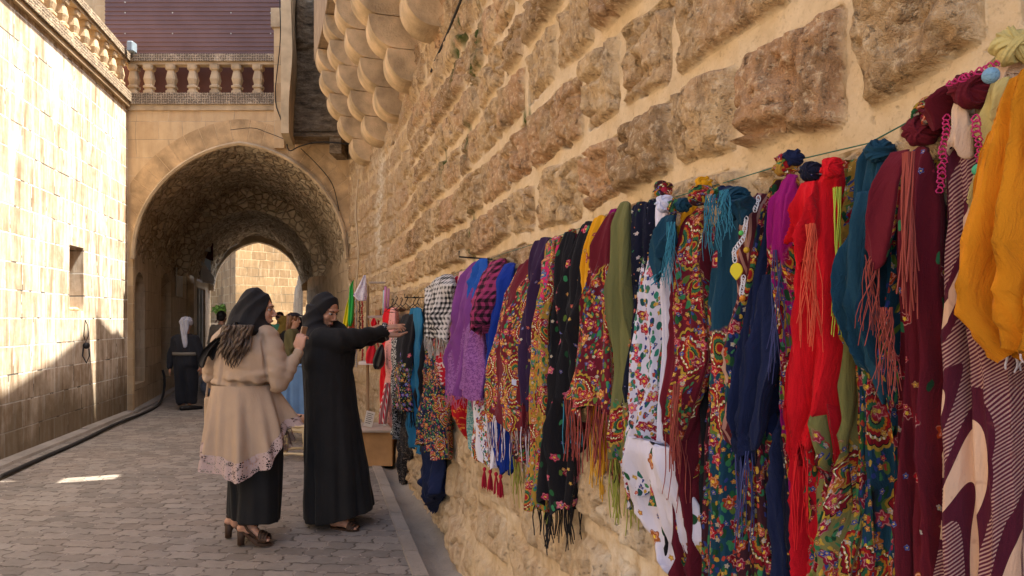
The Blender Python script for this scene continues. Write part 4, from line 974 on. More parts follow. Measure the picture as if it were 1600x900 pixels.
# ================= SCARVES =================
def solveY(px, d):
    a = (px-800)/F; Y = (.956-d)/(max(a, -.24)+.285)
    for _ in range(30):
        n = wn_(Y); x = float(XR(Y))+n[0]*d; y = Y+n[1]*d; err = x/y-a; Y += err*y/(.285+a+.02)*.8 if True else 0
    return Y
def frame(px, d):
    Y = solveY(px, d); n = wn_(Y); n = np.array([n[0], n[1], 0]); t = float(XR1(Y)); w = np.array([-t, -1, 0])/math.hypot(1, t)   # w: along the wall, to the right in the picture
    base = np.array([float(XR(Y)), Y, 0])+n*d
    ray = base/np.hypot(base[0], base[1]); perp = np.array([ray[1], -ray[0], 0])     # to the right of the view
    return base, n, w, perp, Y+n[1]*d
def cloth(name, mat, parent, d, keys, seed=0, folds=3.0, fa=.018, th=.05, nphi=72, nv=56, drape=True, slant=0.0, hemwave=.02, twist=0.0, point=0, uvs=1.0, flat=None):
    """keys: list of (py, px_centre, px_halfwidth) from top to bottom, in picture rows at the hanging distance"""
    rg = random.Random(seed*7+3); k0 = keys[0]; pxr = sum(k[1] for k in keys)/len(keys)
    base, n, w, perp, Yd = frame(pxr, d); m_px = Yd/F
    sw = abs(np.dot(w, perp)); sn = abs(np.dot(n, perp))
    pys = np.array([k[0] for k in keys], float); cxs = np.array([k[1] for k in keys], float); hws = np.array([k[2] for k in keys], float)
    ph = np.linspace(0, 2*PI, nphi, endpoint=False); out = []; U = []
    p1, p2, p3 = rg.random()*6, rg.random()*6, rg.random()*6; seedn = int(rg.random()*1000)
    ztop = EYE+(HZ-pys[0])*m_px; zbot = EYE+(HZ-pys[-1])*m_px; L = ztop-zbot
    wmax = None
    for j in range(nv):
        v = j/(nv-1); py = pys[0]+(pys[-1]-pys[0])*v
        cx = np.interp(py, pys, cxs); hw = max(.004, np.interp(py, pys, hws)*m_px)
        # smooth interpolation of outline
        t = min(th, hw*.72); 
        if flat: t = min(flat, hw*.5)
        W = math.sqrt(max(hw*hw-(t*sn)**2, (.25*hw)**2))/max(sw, .12); W = min(W, .34)
        top = 1.0
        if drape: top = min(1, math.sqrt(max(0, 1-(1-min(1, v*L/.035))**2))+.02)
        tt = t*(.55+.45*sstep(0, .12, v))*top
        A = 1.35*fa*(.4+.6*sstep(0, .5, v))*min(1, hw/.03)
        tw = twist*v
        c_, s_ = np.cos(ph), np.sin(ph)
        p = W*np.sign(c_)*np.abs(c_)**.85; q = tt*np.sign(s_)*np.abs(s_)**.8
        fr = folds*PI/max(W, .03)
        wv = 1.3*v+1.1*np.sin(v*4+p2)+1.6*float(vn(v*L*3+seedn, 1.5, 5))
        fr *= 1.35
        ridge = 1.1-2.1*np.abs(np.sin((p*fr+p1+wv)*.5))**.75
        r2 = 1-2*np.abs(np.sin((p*fr*1.7+p3-2.4*v)*.5))**.7
        q = q+1.25*A*ridge+A*.75*r2+A*.9*(vn(p*26+seedn, v*L*4+0*p, seedn)-.5)*2+A*.5*(vn(p*70+seedn, v*L*9+0*p, seedn+1)-.5)*2
        q = q+.014*(float(vn(v*L*6+seedn, 3.3, 9))-.5)
        hwn = 1+.22*(float(vn(v*L*7+seedn, 7.7, 11))-.5); p = p*hwn
        p = p+A*.35*np.cos(p*fr+p2)
        if tw: p, q = p*math.cos(tw)-q*math.sin(tw), p*math.sin(tw)+q*math.cos(tw)
        z = ztop-L*v*np.ones(nphi)
        zz = hemwave*(v**3)*np.sin(p*fr*.8+p2)+slant*(v**2)*p/max(W, .02)*1.0
        if point: zz = zz+point*(v**3)*(np.abs(p)/max(W, .02))
        z = z+zz
        if drape: z = z-.012*(1-top)-(1-sstep(0, .06, v))*.012*(p/W)**2
        ctr = base+perp*(cx-pxr)*m_px
        X = ctr[None, :]+w[None, :]*p[:, None]+n[None, :]*q[:, None]; X[:, 2] = z
        out.append(X); dd_ = np.hypot(np.diff(p), np.diff(q)); ul = np.concatenate([[0], np.cumsum(dd_)]); ul = ul-ul[nphi//4]
        U.append(np.stack([ul*uvs+p1, ((1-v)*L+zz)*uvs], -1))
    V = np.concatenate(out); U = np.concatenate(U); Fc = [tuple(q) for q in grid_faces(nphi, nv, True)]
    # seam uv is continuous enough at the back; close top
    k = len(V); V = np.concatenate([V, [V[:nphi].mean(0)], [V[-nphi:].mean(0)+np.array((0, 0, .01))]]); U = np.concatenate([U, [U[:nphi].mean(0)], [U[k-nphi:k].mean(0)]])
    for i in range(nphi): Fc.append((k, i, (i+1) % nphi)[::-1])
    o = mesh(name, V, Fc, mat, parent, True, uv=U, origin=(base[0], base[1], ztop))
    return o, out[-1], (base, n, w, perp, m_px)
def fringe(mat, parent, hem, length, n, seed=0, r=.0013, wav=.012, name='fringe', sel=None, zshift=0.0):
    rg = random.Random(seed+99); mb = MB(); N = len(hem)
    for i in range(n):
        k = rg.randrange(N) if sel is None else int((sel[0]+(sel[1]-sel[0])*rg.random())*N) % N
        p0 = hem[k]+np.array((0, 0, .008+zshift)); L = length*(.72+.35*rg.random()); dx, dy = (rg.random()-.5)*wav*2, (rg.random()-.5)*wav*2; pts = []
        a = rg.random()*6
        for j in range(6):
            t = j/5; pts.append(p0+np.array((dx*t+wav*.35*math.sin(a+t*5), dy*t+wav*.35*math.cos(a+t*4), -L*t)))
        mb.tube(pts, [r*(1.2-.4*j/5) for j in range(6)], 4, False)
    return mb.build(name, mat, parent, True)
def tassel(mat, parent, c, L, r, seed=0, n=26):
    rg = random.Random(seed); mb = MB(); v, f = ellipsoid(c, (r*.5, r*.5, r*.6), n=8); mb.add(v, f)
    for i in range(n):
        a = rg.random()*6.28; rr = r*math.sqrt(rg.random())*.6; p = np.array(c); mb.tube([p, p+np.array((math.cos(a)*rr, math.sin(a)*rr, -L*.5)), p+np.array((math.cos(a)*rr*1.3, math.sin(a)*rr*1.3, -L*(.9+.2*rg.random())))], .0018, 4, False)
    return mb.build('tassel', mat, parent, True)
def knot(mat, parent, px, py, d, rpx, seed=0, sx=1.15, sz=.9, name='knot', rot=0.0):
    base, n, w, perp, Yd = frame(px, d); m = Yd/F; r = rpx*m; c = base.copy(); c[2] = EYE+(HZ-py)*m
    rg = random.Random(seed*13+1); V = []; Fc = []; U = []; z_ = np.array((0, 0, 1.)); cr, sr = math.cos(rot), math.sin(rot)
    ax = perp*cr+z_*sr; az = -perp*sr+z_*cr
    for kk in range(4):
        tl = [.25, -.75, 1.1, 2.0][kk]+rg.uniform(-.25, .25); tw_ = rg.uniform(-.5, .5)
        e1 = ax*math.cos(tl)+az*math.sin(tl); e3 = -ax*math.sin(tl)+az*math.cos(tl); e2 = n*math.cos(tw_)+e3*math.sin(tw_); e3 = np.cross(e1, e2)
        if abs(np.dot(e3, e3)) < .1: continue
        R0 = r*(.46+.06*kk*.5); wd = r*(.50-.07*kk); tk = r*(.26-.02*kk); M1, M2 = 44, 40; k0 = len(V); ctr = c+e3*rg.uniform(-.15, .15)*r
        for i in range(M1):
            a = 2*PI*i/M1; rad_ = e1*math.cos(a)*sx+e2*math.sin(a)*.9; 
            for q in range(M2):
                w2 = 2*PI*q/M2; rp = 1+.13*math.sin(5*w2+1.5*math.sin(a+kk)+kk)+.09*math.sin(9*w2+2*a)+.12*(float(vn(q*.5, i*.35, seed+kk))-.5)
                V.append(ctr+rad_*(R0+tk*rp*math.cos(w2))+e3*(wd*rp*math.sin(w2)*sz*(1+.15*math.sin(a*2+kk)))); U.append((a*R0*1.2+kk*.13, w2*wd*.6+seed*.31))
        for i in range(M1):
            for q in range(M2): Fc.append((k0+i*M2+q, k0+i*M2+(q+1) % M2, k0+((i+1) % M1)*M2+(q+1) % M2, k0+((i+1) % M1)*M2+q))
    v, f = ellipsoid(c, (r*.5, r*.45, r*.5)); k0 = len(V); V += list(v); Fc += [tuple(int(t)+k0 for t in g) for g in f]; U += [(0, 0)]*len(v)
    return mesh(name, V, Fc, mat, parent, True, uv=np.array(U), origin=c)
GRP = 'scarves hanging along the rubble wall'
cnt = [0]
def scarf(label, mat, d, keys, fr=None, **kw):
    cnt[0] += 1; sd_ = cnt[0]
    near = keys[-1][1] > 1000
    kw.setdefault('nphi', 110 if near else 72); kw.setdefault('nv', 84 if near else 56)
    o, hem, fi = cloth('scarf', K[mat], None, d, keys, seed=sd_, **kw)
    tag(o, label, 'scarf', GRP)
    if fr: 
        fl = fr if isinstance(fr, list) else [fr]
        for q in fl: fringe(FM[q[0]], o, hem, q[1], q[2], sd_, r=q[3] if len(q) > 3 else .0016)
    return o, hem, fi
def flap(o, mat, d, keys, seed, fr=None, name='loose_end', **kw):
    kw.setdefault('folds', 1.5); kw.setdefault('fa', .010); kw.setdefault('th', .022)
    f_, hem, fi = cloth(name, K[mat], o, d, keys, seed=seed, drape=False, **kw)
    if fr: fringe(FM[fr[0]], f_, hem, fr[1], fr[2], seed, r=.0011)
    return f_, hem

# --- from the near end of the wall to the far end
o, h, _ = scarf('amber yellow plain scarf, the nearest of all, hanging in front of the marbled one', 'amber', .10, [(92, 1600, 14), (200, 1592, 34), (360, 1592, 60), (480, 1584, 62), (556, 1600, 42)], ('white', .03, 14), folds=2.2, fa=.012, th=.05, hemwave=.01, slant=-.0)
o, h, _ = scarf('pale olive and cream scarf knotted at the top corner above the amber one', 'olivecream', .05, [(66, 1584, 36), (150, 1572, 24), (230, 1562, 20), (300, 1580, 24), (420, 1590, 20)], folds=2)
knot(K['olivecream'], o, 1588, 72, .075, 38, 3); knot(K['cream'], o, 1578, 118, .06, 30, 4, sz=.7)
flap(o, 'olivecream', .085, [(125, 1558, 14), (190, 1550, 20), (228, 1556, 10), (244, 1560, 4)], 77, th=.012)
o, h, _ = scarf('ochre patterned scarf low at the right edge under the amber one', 'ochre', .03, [(420, 1603, 22), (600, 1604, 24), (960, 1612, 32)], folds=2)
o, h, _ = scarf('maroon and sand marbled scarf with swirling ribbed bands beside the amber one', 'swirl', .07, [(190, 1502, 16), (300, 1512, 24), (420, 1520, 38), (560, 1528, 52), (760, 1526, 60), (960, 1524, 62)], folds=1.7, fa=.010, th=.045)
flap(o, 'cream', .095, [(160, 1499, 8), (205, 1497, 14), (235, 1492, 16), (252, 1490, 5)], 51)
o, h, _ = scarf('maroon rolled scarf end knotted on the string with blue pompom and pink crochet edging', 'maroon_fl', .075, [(128, 1500, 40), (160, 1470, 30), (185, 1455, 18)], folds=1.2, fa=.008, th=.05, nv=40)
knot(K['maroon'], o, 1520, 140, .085, 37, 5, sx=1.1, sz=.85); knot(K['floral'], o, 1468, 172, .08, 30, 6, sx=1.3, sz=.7, rot=.7); knot(K['maroon'], o, 1440, 205, .08, 28, 7, sx=1.2, sz=.9, rot=.8)
base, n_, w_, pp_, Yd = frame(1548, .14); c = base.copy(); c[2] = EYE+(HZ-118)*Yd/F
s_ = NT('pale_blue_wool'); s_.color((.22, .40, .55)); s_.bump(s_.noise(s_.obj(), 300, 3), 1, .004); v, f = ellipsoid(c, (.0095,)*3, n=16); mesh('pompom', v, f, s_.m, o)
s_ = NT('mint_wool'); s_.color((.08, .45, .24)); s_.bump(s_.noise(s_.obj(), 300, 3), 1, .004); base, n_, w_, pp_, Yd = frame(1531, .115); c = base.copy(); c[2] = EYE+(HZ-265)*Yd/F; v, f = ellipsoid(c, (.009, .009, .008), n=16); mesh('pompom', v, f, s_.m, o)
# crochet edging: little loops
rg = random.Random(4); M_PNK = fringe_mat('hot_pink_yarn', (.50, .03, .14))
for (xa, ya_, xb, yb_, nn, dd) in ((1486, 126, 1552, 104, 9, .12), (1478, 180, 1470, 300, 16, .105), (1524, 180, 1533, 262, 10, .11)):
    mb = MB(); base, n_, w_, pp_, Yd = frame((xa+xb)/2, dd); m = Yd/F
    for i in range(nn):
        t = (i+.5)/nn; cx = xa+(xb-xa)*t+rg.uniform(-2, 2); cy = ya_+(yb_-ya_)*t; cc = base+pp_*(cx-(xa+xb)/2)*m; cc[2] = EYE+(HZ-cy)*m; R = rg.uniform(3.5, 5.5)*m; pts = []
        a0 = rg.random()*6
        for k in range(9): a = 2*PI*k/8+a0; pts.append(cc+pp_*math.cos(a)*R+np.array((0, 0, math.sin(a)*R*1.1))+n_*math.sin(2*a)*.002)
        mb.tube(pts, .0011, 5, False)
    mb.build('crochet_edging', M_PNK, o, True)

o, h, _ = scarf('dark maroon scarf with scattered small sprigs hanging beside the marbled one', 'maroon_sp', .09, [(215, 1434, 13), (250, 1428, 20), (330, 1432, 32), (520, 1440, 34), (760, 1440, 34), (960, 1440, 36)], folds=1.6, fa=.009, th=.05)
fringe(FM['rust'], o, np.stack([WP(solveY(1415+8*k/10, .14), .14, 1.70-.0*k) for k in range(11)]), .22, 26, 4)
o, h, _ = scarf('narrow floral scarf in red green and gold behind the dark maroon one', 'floral', .05, [(236, 1456, 14), (330, 1462, 18), (520, 1464, 16), (900, 1470, 18)], folds=2)
o, h, _ = scarf('dark blue scarf with big floral corner left of the sprigged maroon one', 'teal_hem', .055, [(212, 1376, 24), (250, 1372, 30), (420, 1376, 36), (640, 1384, 38), (940, 1390, 40)], folds=2.2, fa=.012)
knot(K['teal'], o, 1374, 236, .075, 23, 8, sz=1.3)
flap(o, 'teal', .10, [(300, 1352, 14), (400, 1342, 26), (480, 1338, 26), (560, 1350, 20), (610, 1368, 8)], 52, th=.025)
o, h, _ = scarf('pointed maroon scarf end with yellow border hanging over the dark blue one', 'maroon_hem2', .115, [(240, 1404, 14), (290, 1384, 20), (350, 1372, 20), (400, 1366, 12), (424, 1362, 4)], folds=1, fa=.006, th=.02, drape=False, nv=50)
fringe(FM['rust'], o, h, .12, 18, 5, r=.0007, wav=.02)
fringe(FM['rust'], o, np.stack([WP(solveY(1384+1*k, .13), .13, 1.49) for k in range(6)]), .14, 20, 9, r=.0007, wav=.02)
o, h, _ = scarf('gold and crimson patterned scarf bunched left of the dark blue knot', 'floral2', .05, [(240, 1330, 22), (300, 1326, 22), (380, 1318, 16), (560, 1322, 12)], folds=2.4)
o, h, _ = scarf('olive green scarf with a floral foot between the red and dark blue ones', 'olivep', .045, [(380, 1332, 16), (560, 1326, 24), (740, 1318, 34), (940, 1318, 42)], ('lime', .05, 4), folds=2)
fringe(FM['lime'], o, np.stack([WP(solveY(1306+2*k, .09), .09, 1.69) for k in range(4)]), .24, 12, 5, r=.0009)
o, h, _ = scarf('bright red scarf with a gold paisley edge, knotted at the string', 'redp', .085, [(244, 1296, 14), (290, 1282, 26), (400, 1284, 27), (560, 1280, 32), (650, 1266, 26), (700, 1252, 14), (716, 1248, 5)], ('red', .16, 12, .001), folds=1.7, fa=.010, slant=.02)
knot(K['redp'], o, 1300, 262, .10, 20, 9); knot(K['navy_dots'], o, 1268, 268, .095, 19, 10)
flap(o, 'redp', .115, [(285, 1260, 10), (330, 1258, 18), (380, 1254, 18), (404, 1250, 6)], 53, ('coral', .01, 2))
fringe(FM['coral'], o, np.stack([WP(solveY(1266+1*k, .13), .13, 1.63) for k in range(4)]), .20, 20, 6, r=.0007, wav=.02)
o, h, _ = scarf('gold edged red patterned scarf showing below the bright red one', 'red', .075, [(470, 1284, 18), (560, 1278, 28), (660, 1268, 30), (800, 1268, 24), (930, 1262, 14)], folds=1.6, drape=False)
o, h, _ = scarf('black scarf with tiny white flowers between magenta and red', 'navy_dots', .04, [(290, 1250, 12), (450, 1248, 16), (640, 1250, 16), (900, 1256, 16)], folds=2)
o, h, _ = scarf('magenta plain scarf hanging between the navy and red ones', 'magenta_fl', .08, [(262, 1236, 10), (310, 1228, 20), (400, 1226, 22), (470, 1236, 16), (620, 1238, 19), (720, 1240, 14), (790, 1240, 6)], ('red', .10, 10, .001), folds=1.6, fa=.011)
o, h, _ = scarf('bundled multicoloured scarf with a big top knot left of the magenta one', 'floral', .06, [(272, 1222, 13), (320, 1216, 15), (400, 1198, 12), (520, 1186, 10), (700, 1190, 16), (930, 1196, 22)], folds=2.5)
knot(K['floral2'], o, 1228, 258, .08, 22, 11); knot(K['navy'], o, 1240, 246, .075, 17, 14)
o, h, _ = scarf('navy scarf with leafy gold border and long thin fringe right of the striped one', 'navy_fl', .07, [(306, 1204, 12), (360, 1202, 20), (480, 1194, 26), (560, 1186, 34), (640, 1176, 32), (730, 1166, 16), (744, 1162, 8)], ('navy', .13, 26, .001), folds=1.7, fa=.012)
flap(o, 'navy', .10, [(430, 1196, 14), (540, 1180, 26), (660, 1166, 22), (726, 1158, 8)], 54, ('navy', .16, 16), th=.03)
o, h, _ = scarf('plain dark navy scarf reaching the picture bottom below the gold bordered navy one', 'navy', .04, [(420, 1214, 16), (600, 1216, 20), (900, 1212, 26)], folds=2)
fringe(FM['navy'], o, np.stack([WP(solveY(1212+1*k, .10), .10, 1.60) for k in range(8)]), .23, 14, 9, r=.0007, wav=.02)
o, h, _ = scarf('brown and pink thin striped scarf with white cord and a yellow leaf charm', 'brownstripe', .055, [(294, 1186, 14), (340, 1178, 22), (470, 1176, 24), (560, 1172, 20), (700, 1166, 18)], folds=1.6)
# charm cord
base, n_, w_, pp_, Yd = frame(1158, .13); m = Yd/F
def at(px, py): q = base+pp_*(px-1158)*m; q[2] = EYE+(HZ-py)*m; return q
cw = fringe_mat('white_cord', (.66, .66, .68)); mb = MB(); rg = random.Random(2)
for (xa, ya_, xb, yb_, nn) in ((1184, 310, 1178, 330, 5), (1166, 340, 1162, 372, 6), (1162, 372, 1147, 392, 5), (1147, 392, 1149, 408, 3), (1162, 432, 1158, 462, 6)):
    for i in range(nn):
        t = (i+.5)/nn; cc = at(xa+(xb-xa)*t, ya_+(yb_-ya_)*t); R = rg.uniform(3.0, 4.6)*m; a0 = rg.random()*6
        mb.tube([cc+pp_*math.cos(2*PI*k/8+a0)*R*.7+np.array((0, 0, math.sin(2*PI*k/8+a0)*R*1.2)) for k in range(9)], .0011, 5, False)
ch = mb.build('charm_cord', cw, o, True)
lv = []; 
for k in range(20):
    a = 2*PI*k/20; r = 9*m*(1-.0*math.cos(a)); x = math.cos(a)*r; z = math.sin(a)*r*1.5
    if z < 0: x *= (1+z/(r*1.5))**.6*1.0+.02
    lv.append((x, z))
L0 = at(1151, 424); V = []
for s2 in (-1, 1): V += [L0+pp_*x+np.array((0, 0, z))+n_*s2*.0012 for x, z in lv]
mesh('leaf_charm', V, [tuple(range(20))[::-1], tuple(range(20, 40))]+[(i, (i+1) % 20, 20+(i+1) % 20, 20+i) for i in range(20)], plain('yellow_leaf_plastic', (.70, .58, .01), .35), ch, False)
mb = MB(); v, f = ellipsoid(at(1158, 364), (.005,)*3, n=10); mesh('bead', v, f, plain('green_bead', (.1, .5, .1), .3), ch)
v, f = ellipsoid(at(1160, 466), (.006,)*3, n=10); mesh('bead', v, f, plain('orange_bead', (.6, .22, .02), .3), ch)
v, f = ellipsoid(at(1166, 391), (.006,)*3, n=10); mesh('bead', v, f, plain('gold_bead', (.5, .3, .02), .3), ch)
o, h, _ = scarf('dark teal scarf with a large cone shaped knot left of the brown striped one', 'teal_hem', .06, [(312, 1140, 10), (350, 1140, 18), (450, 1142, 26), (650, 1140, 30), (940, 1138, 34)], folds=1.6, fa=.010)
knot(K['teal'], o, 1148, 314, .11, 27, 12, sx=1.15, sz=.95, rot=-.5)
flap(o, 'teal', .13, [(312, 1152, 24), (328, 1151, 17), (346, 1149, 4)], 55, th=.03)
fringe(FM['teal'], o, np.stack([WP(solveY(1130+1*k, .16), .16, 1.72) for k in range(5)]), .09, 18, 7, r=.0007, wav=.02)
o, h, _ = scarf('narrow red gold floral scarf left of the dark teal one', 'floral', .045, [(330, 1106, 8), (430, 1110, 13), (620, 1112, 12), (930, 1108, 14)], folds=2)
fringe(FM['teal'], o, np.stack([WP(solveY(1107+1*k, .13), .13, 1.73) for k in range(6)]), .13, 18, 17, r=.0007, wav=.02)
knot(K['floral3'], o, 1120, 306, .08, 18, 15); knot(K['navy'], o, 1134, 302, .085, 16, 16)
o, h, _ = scarf('maroon scarf with a gold paisley triangle below the red patterned knot', 'maroon_hem2', .08, [(318, 1094, 10), (350, 1086, 18), (450, 1082, 26), (560, 1078, 28), (620, 1066, 24), (690, 1056, 14)], ('rust', .16, 22, .0011), folds=1.6, fa=.010)
knot(K['floral'], o, 1098, 306, .09, 24, 13, sx=1.05); knot(K['yellow'], o, 1100, 287, .08, 15, 17)
o, h, _ = scarf('maroon lower scarf with roses hanging to the picture bottom right of the white one', 'maroon_fl', .05, [(560, 1088, 18), (640, 1084, 22), (800, 1082, 22), (940, 1084, 24)], folds=1.6)
fringe(FM['rust'], o, np.stack([WP(solveY(1052+1*k, .14), .14, 1.33) for k in range(8)]), .19, 16, 27, r=.0012)
o, h, _ = scarf('mustard and green scarf peeping out behind the red patterned knot', 'yellow', .05, [(306, 1080, 10), (370, 1074, 10), (420, 1070, 5)], ('yellow', .03, 8), folds=2)
o, h, _ = scarf('crowded green and red floral scarf right of the white rose one', 'floral3', .045, [(318, 1062, 10), (380, 1058, 14), (500, 1052, 13), (640, 1048, 14), (780, 1050, 16)], folds=2)
o, h, _ = scarf('small dark teal scarf end with blue tassel hanging over the white rose one', 'teal', .12, [(330, 1046, 10), (380, 1036, 16), (410, 1032, 11), (428, 1030, 4)], ('teal', .02, 8), folds=1.3, fa=.008, th=.025)
knot(K['floral3'], o, 1058, 322, .10, 16, 19); knot(K['teal'], o, 1068, 320, .095, 14, 20)
fringe(FM['teal'], o, np.stack([WP(solveY(1046+1*k, .15), .15, 1.69) for k in range(5)]), .15, 20, 37, r=.0007, wav=.02)
o, h, _ = scarf('plain white twisted scarf with a folded knot above the white rose one', 'white', .09, [(304, 1036, 12), (340, 1034, 9), (390, 1038, 10), (480, 1042, 11), (600, 1042, 10), (700, 1036, 8)], folds=2, fa=.007)
knot(K['white'], o, 1040, 318, .105, 17, 21); knot(K['floral'], o, 1036, 296, .085, 15, 22, sx=1.3, sz=.7)
o, h, _ = scarf('white scarf printed with roses and paisley whose pale corner hangs lowest', 'white_fl', .07, [(400, 1018, 18), (500, 1014, 24), (600, 1014, 28), (680, 1012, 32), (770, 1010, 30)], folds=1.4, fa=.012, th=.06, drape=False, slant=.05)
flap(o, 'white_low', .085, [(690, 1014, 30), (760, 1022, 38), (820, 1038, 44), (870, 1058, 30), (902, 1070, 10)], 56, th=.02, folds=1.2, fa=.012, name='lower_corner')
o, h, _ = scarf('black scarf with white dots and green stripes next to the olive one', 'navy_dots', .07, [(308, 1000, 12), (350, 998, 15), (480, 1000, 14), (640, 990, 11)], folds=2.6, fa=.012)
o, h, _ = scarf('narrow black flowered scarf with blue threads beside the white knot', 'navy_dots', .06, [(304, 1016, 7), (360, 1014, 8), (470, 1010, 8)], ('navy', .06, 10), folds=2)
o, h, _ = scarf('olive green scarf with small sprigs and long olive fringe', 'olive_hem', .09, [(308, 978, 8), (350, 970, 14), (440, 970, 18), (560, 972, 20), (726, 972, 19)], [('olive', .17, 30, .0018), ('black', .08, 8)], folds=1.5, fa=.011)
o, h, _ = scarf('thin magenta scarf edge between the yellow and maroon ones', 'magenta', .045, [(320, 960, 6), (420, 950, 7), (520, 944, 6)], folds=1.5)
o, h, _ = scarf('deep maroon scarf with a wide paisley band and rust fringe right of the yellow one', 'maroon_hem', .11, [(326, 957, 8), (380, 944, 15), (470, 934, 20), (560, 924, 27), (640, 920, 30)], [('rust', .19, 46, .0017), ('maroon', .2, 12)], folds=1.2, fa=.010)
o, h, _ = scarf('bright yellow scarf with one brown sprig right of the black one', 'yellow', .07, [(330, 940, 8), (400, 928, 14), (500, 925, 12), (650, 934, 8)], ('yellow', .26, 24, .0022), folds=1.5, fa=.012)
o, h, _ = scarf('black scarf over teal lining left of the yellow one', 'black_sp', .09, [(340, 920, 9), (400, 906, 16), (500, 898, 18), (590, 892, 18), (630, 888, 14)], [('teal', .18, 12, .0018), ('black', .2, 10)], folds=1.6, fa=.012)
o, h, _ = scarf('navy and gold floral scarf with teal foot behind the black ones', 'navy_fl', .05, [(352, 892, 7), (450, 884, 10), (580, 880, 11), (652, 877, 9)], ('teal', .17, 14, .0016), folds=2)
o, h, _ = scarf('plain black scarf with a few rose sprigs and a long black fringe', 'black_sp', .085, [(356, 888, 7), (400, 880, 12), (560, 874, 16), (700, 872, 21), (792, 868, 22)], ('black', .14, 26, .0022), folds=1.8, fa=.013)
o, h, _ = scarf('long floral band scarf in red and gold beside the plain black one', 'floral2', .10, [(368, 862, 8), (420, 856, 11), (520, 848, 12), (640, 842, 13), (792, 838, 15)], [('black', .14, 12, .0022), ('olive', .04, 4)], folds=1.4, fa=.009)
o, h, _ = scarf('bright pink and orange patterned scarf near the top of the row', 'floralpink', .07, [(364, 872, 6), (410, 864, 9), (480, 858, 9)], folds=2)
o, h, _ = scarf('plum black scarf with a small white cloth label', 'plum', .09, [(366, 852, 10), (420, 842, 14), (520, 830, 15), (640, 822, 13)], ('maroon', .14, 26, .0016), folds=1.7, fa=.013)
# cloth label
base, n_, w_, pp_, Yd = frame(815, .15); m = Yd/F; cc = base.copy(); cc[2] = EYE+(HZ-597)*m
V = [cc+pp_*a*3*m+np.array((0, 0, b*5*m))+n_*s2*.0015+n_*.03 for s2 in (-1, 1) for a, b in ((-1, -.7), (1, -1), (1, .7), (-1, 1))]
mesh('cloth_label', V, [(0, 1, 2, 3), (7, 6, 5, 4), (0, 4, 5, 1), (1, 5, 6, 2), (2, 6, 7, 3), (3, 7, 4, 0)], K['white'], o, False)
o, h, _ = scarf('maroon scarf with a broad rose and paisley border right of the royal blue one', 'maroon_fl', .12, [(400, 826, 9), (450, 810, 18), (560, 796, 22), (660, 790, 24)], [('maroon', .16, 30, .0016), ('white', .17, 26, .002)], folds=1.2, fa=.012)
o, h, _ = scarf('floral scarf with long olive fringe below the maroon bordered one', 'floral', .06, [(560, 812, 12), (660, 810, 14), (715, 808, 14)], ('olive', .20, 34, .0018), folds=2)
o, h, _ = scarf('royal blue plain scarf right of the checked ones', 'royal', .10, [(406, 798, 8), (440, 784, 13), (520, 774, 12), (640, 776, 12), (735, 786, 10)], folds=1.7, fa=.013)
o, h, _ = scarf('white scarf with a floral corner below the royal blue one', 'white_fl2', .09, [(470, 762, 6), (560, 756, 9), (640, 758, 16), (722, 762, 18)], folds=1.5, fa=.010)
for i, (px, py) in enumerate(((757, 733), (766, 737), (775, 741), (782, 745))):
    base, n_, w_, pp_, Yd = frame(px, .12); c = base.copy(); c[2] = EYE+(HZ-py)*Yd/F; tassel(FM['crimson'], o, c, .085, .018, i)
o, h, _ = scarf('black and pink checked scarf folded over the projecting hook', 'pinkcheck', .13, [(400, 782, 9), (430, 768, 15), (470, 756, 17), (505, 750, 15), (518, 748, 9)], ('maroon', .03, 14), folds=2, fa=.012)
o, h, _ = scarf('teal grey printed narrow scarf hanging left of the white one', 'tealwhite', .06, [(430, 752, 6), (540, 744, 7), (640, 740, 6), (700, 738, 5)], folds=1.5)
o, h, _ = scarf('red scarf with gold marks whose corner hangs below the purple one', 'red_print', .05, [(440, 742, 7), (560, 735, 10), (620, 728, 16), (650, 728, 14), (692, 738, 3)], folds=1.5)
o, h, _ = scarf('bright blue plain scarf edge beside the purple one', 'blue', .11, [(400, 754, 6), (440, 744, 8), (480, 742, 7), (500, 742, 4)], folds=1.5)
o, h, _ = scarf('purple scarf with lacy lower half and ragged purple fringe', 'purple', .13, [(402, 752, 8), (430, 736, 13), (480, 728, 15), (540, 722, 16), (600, 718, 17), (618, 716, 17)], ('pink', .07, 40, .0016), folds=1.6, fa=.016)
flap(o, 'purplel', .16, [(500, 740, 14), (560, 728, 20), (612, 722, 22)], 61, ('pink', .05, 26), th=.03, name='lace_end')
o, h, _ = scarf('pale pink scarf edge right of the red and white one', 'pink', .10, [(420, 724, 6), (480, 716, 6), (540, 712, 5)], folds=1.5)
o, h, _ = scarf('crimson and white printed scarf right of the checked black and white one', 'redwhite', .10, [(428, 714, 8), (480, 706, 9), (560, 698, 9), (600, 695, 8)], ('maroon', .05, 12), folds=1.8)
o, h, _ = scarf('black and white checked scarf with a thick grey fringe at the end of the row', 'check', .17, [(426, 697, 10), (448, 690, 20), (480, 684, 17), (530, 677, 14)], ('grey', .12, 60, .0024), folds=1.8, fa=.014)
o, h, _ = scarf('navy scarf with bright flower border tied in a drooping loop near the ground', 'navy_hem', .08, [(480, 700, 12), (560, 686, 22), (640, 680, 26), (690, 679, 28), (702, 679, 25)], folds=2.4, fa=.018, th=.08)
flap(o, 'navy', .09, [(690, 679, 23), (730, 675, 21), (760, 672, 15), (797, 672, 3)], 62, th=.05, name='tied_tail', folds=2, fa=.02)
o, h, _ = scarf('sky blue plain scarf behind the touched black one', 'sky', .09, [(478, 650, 7), (540, 648, 9), (610, 648, 9), (700, 648, 7)], folds=1.5)
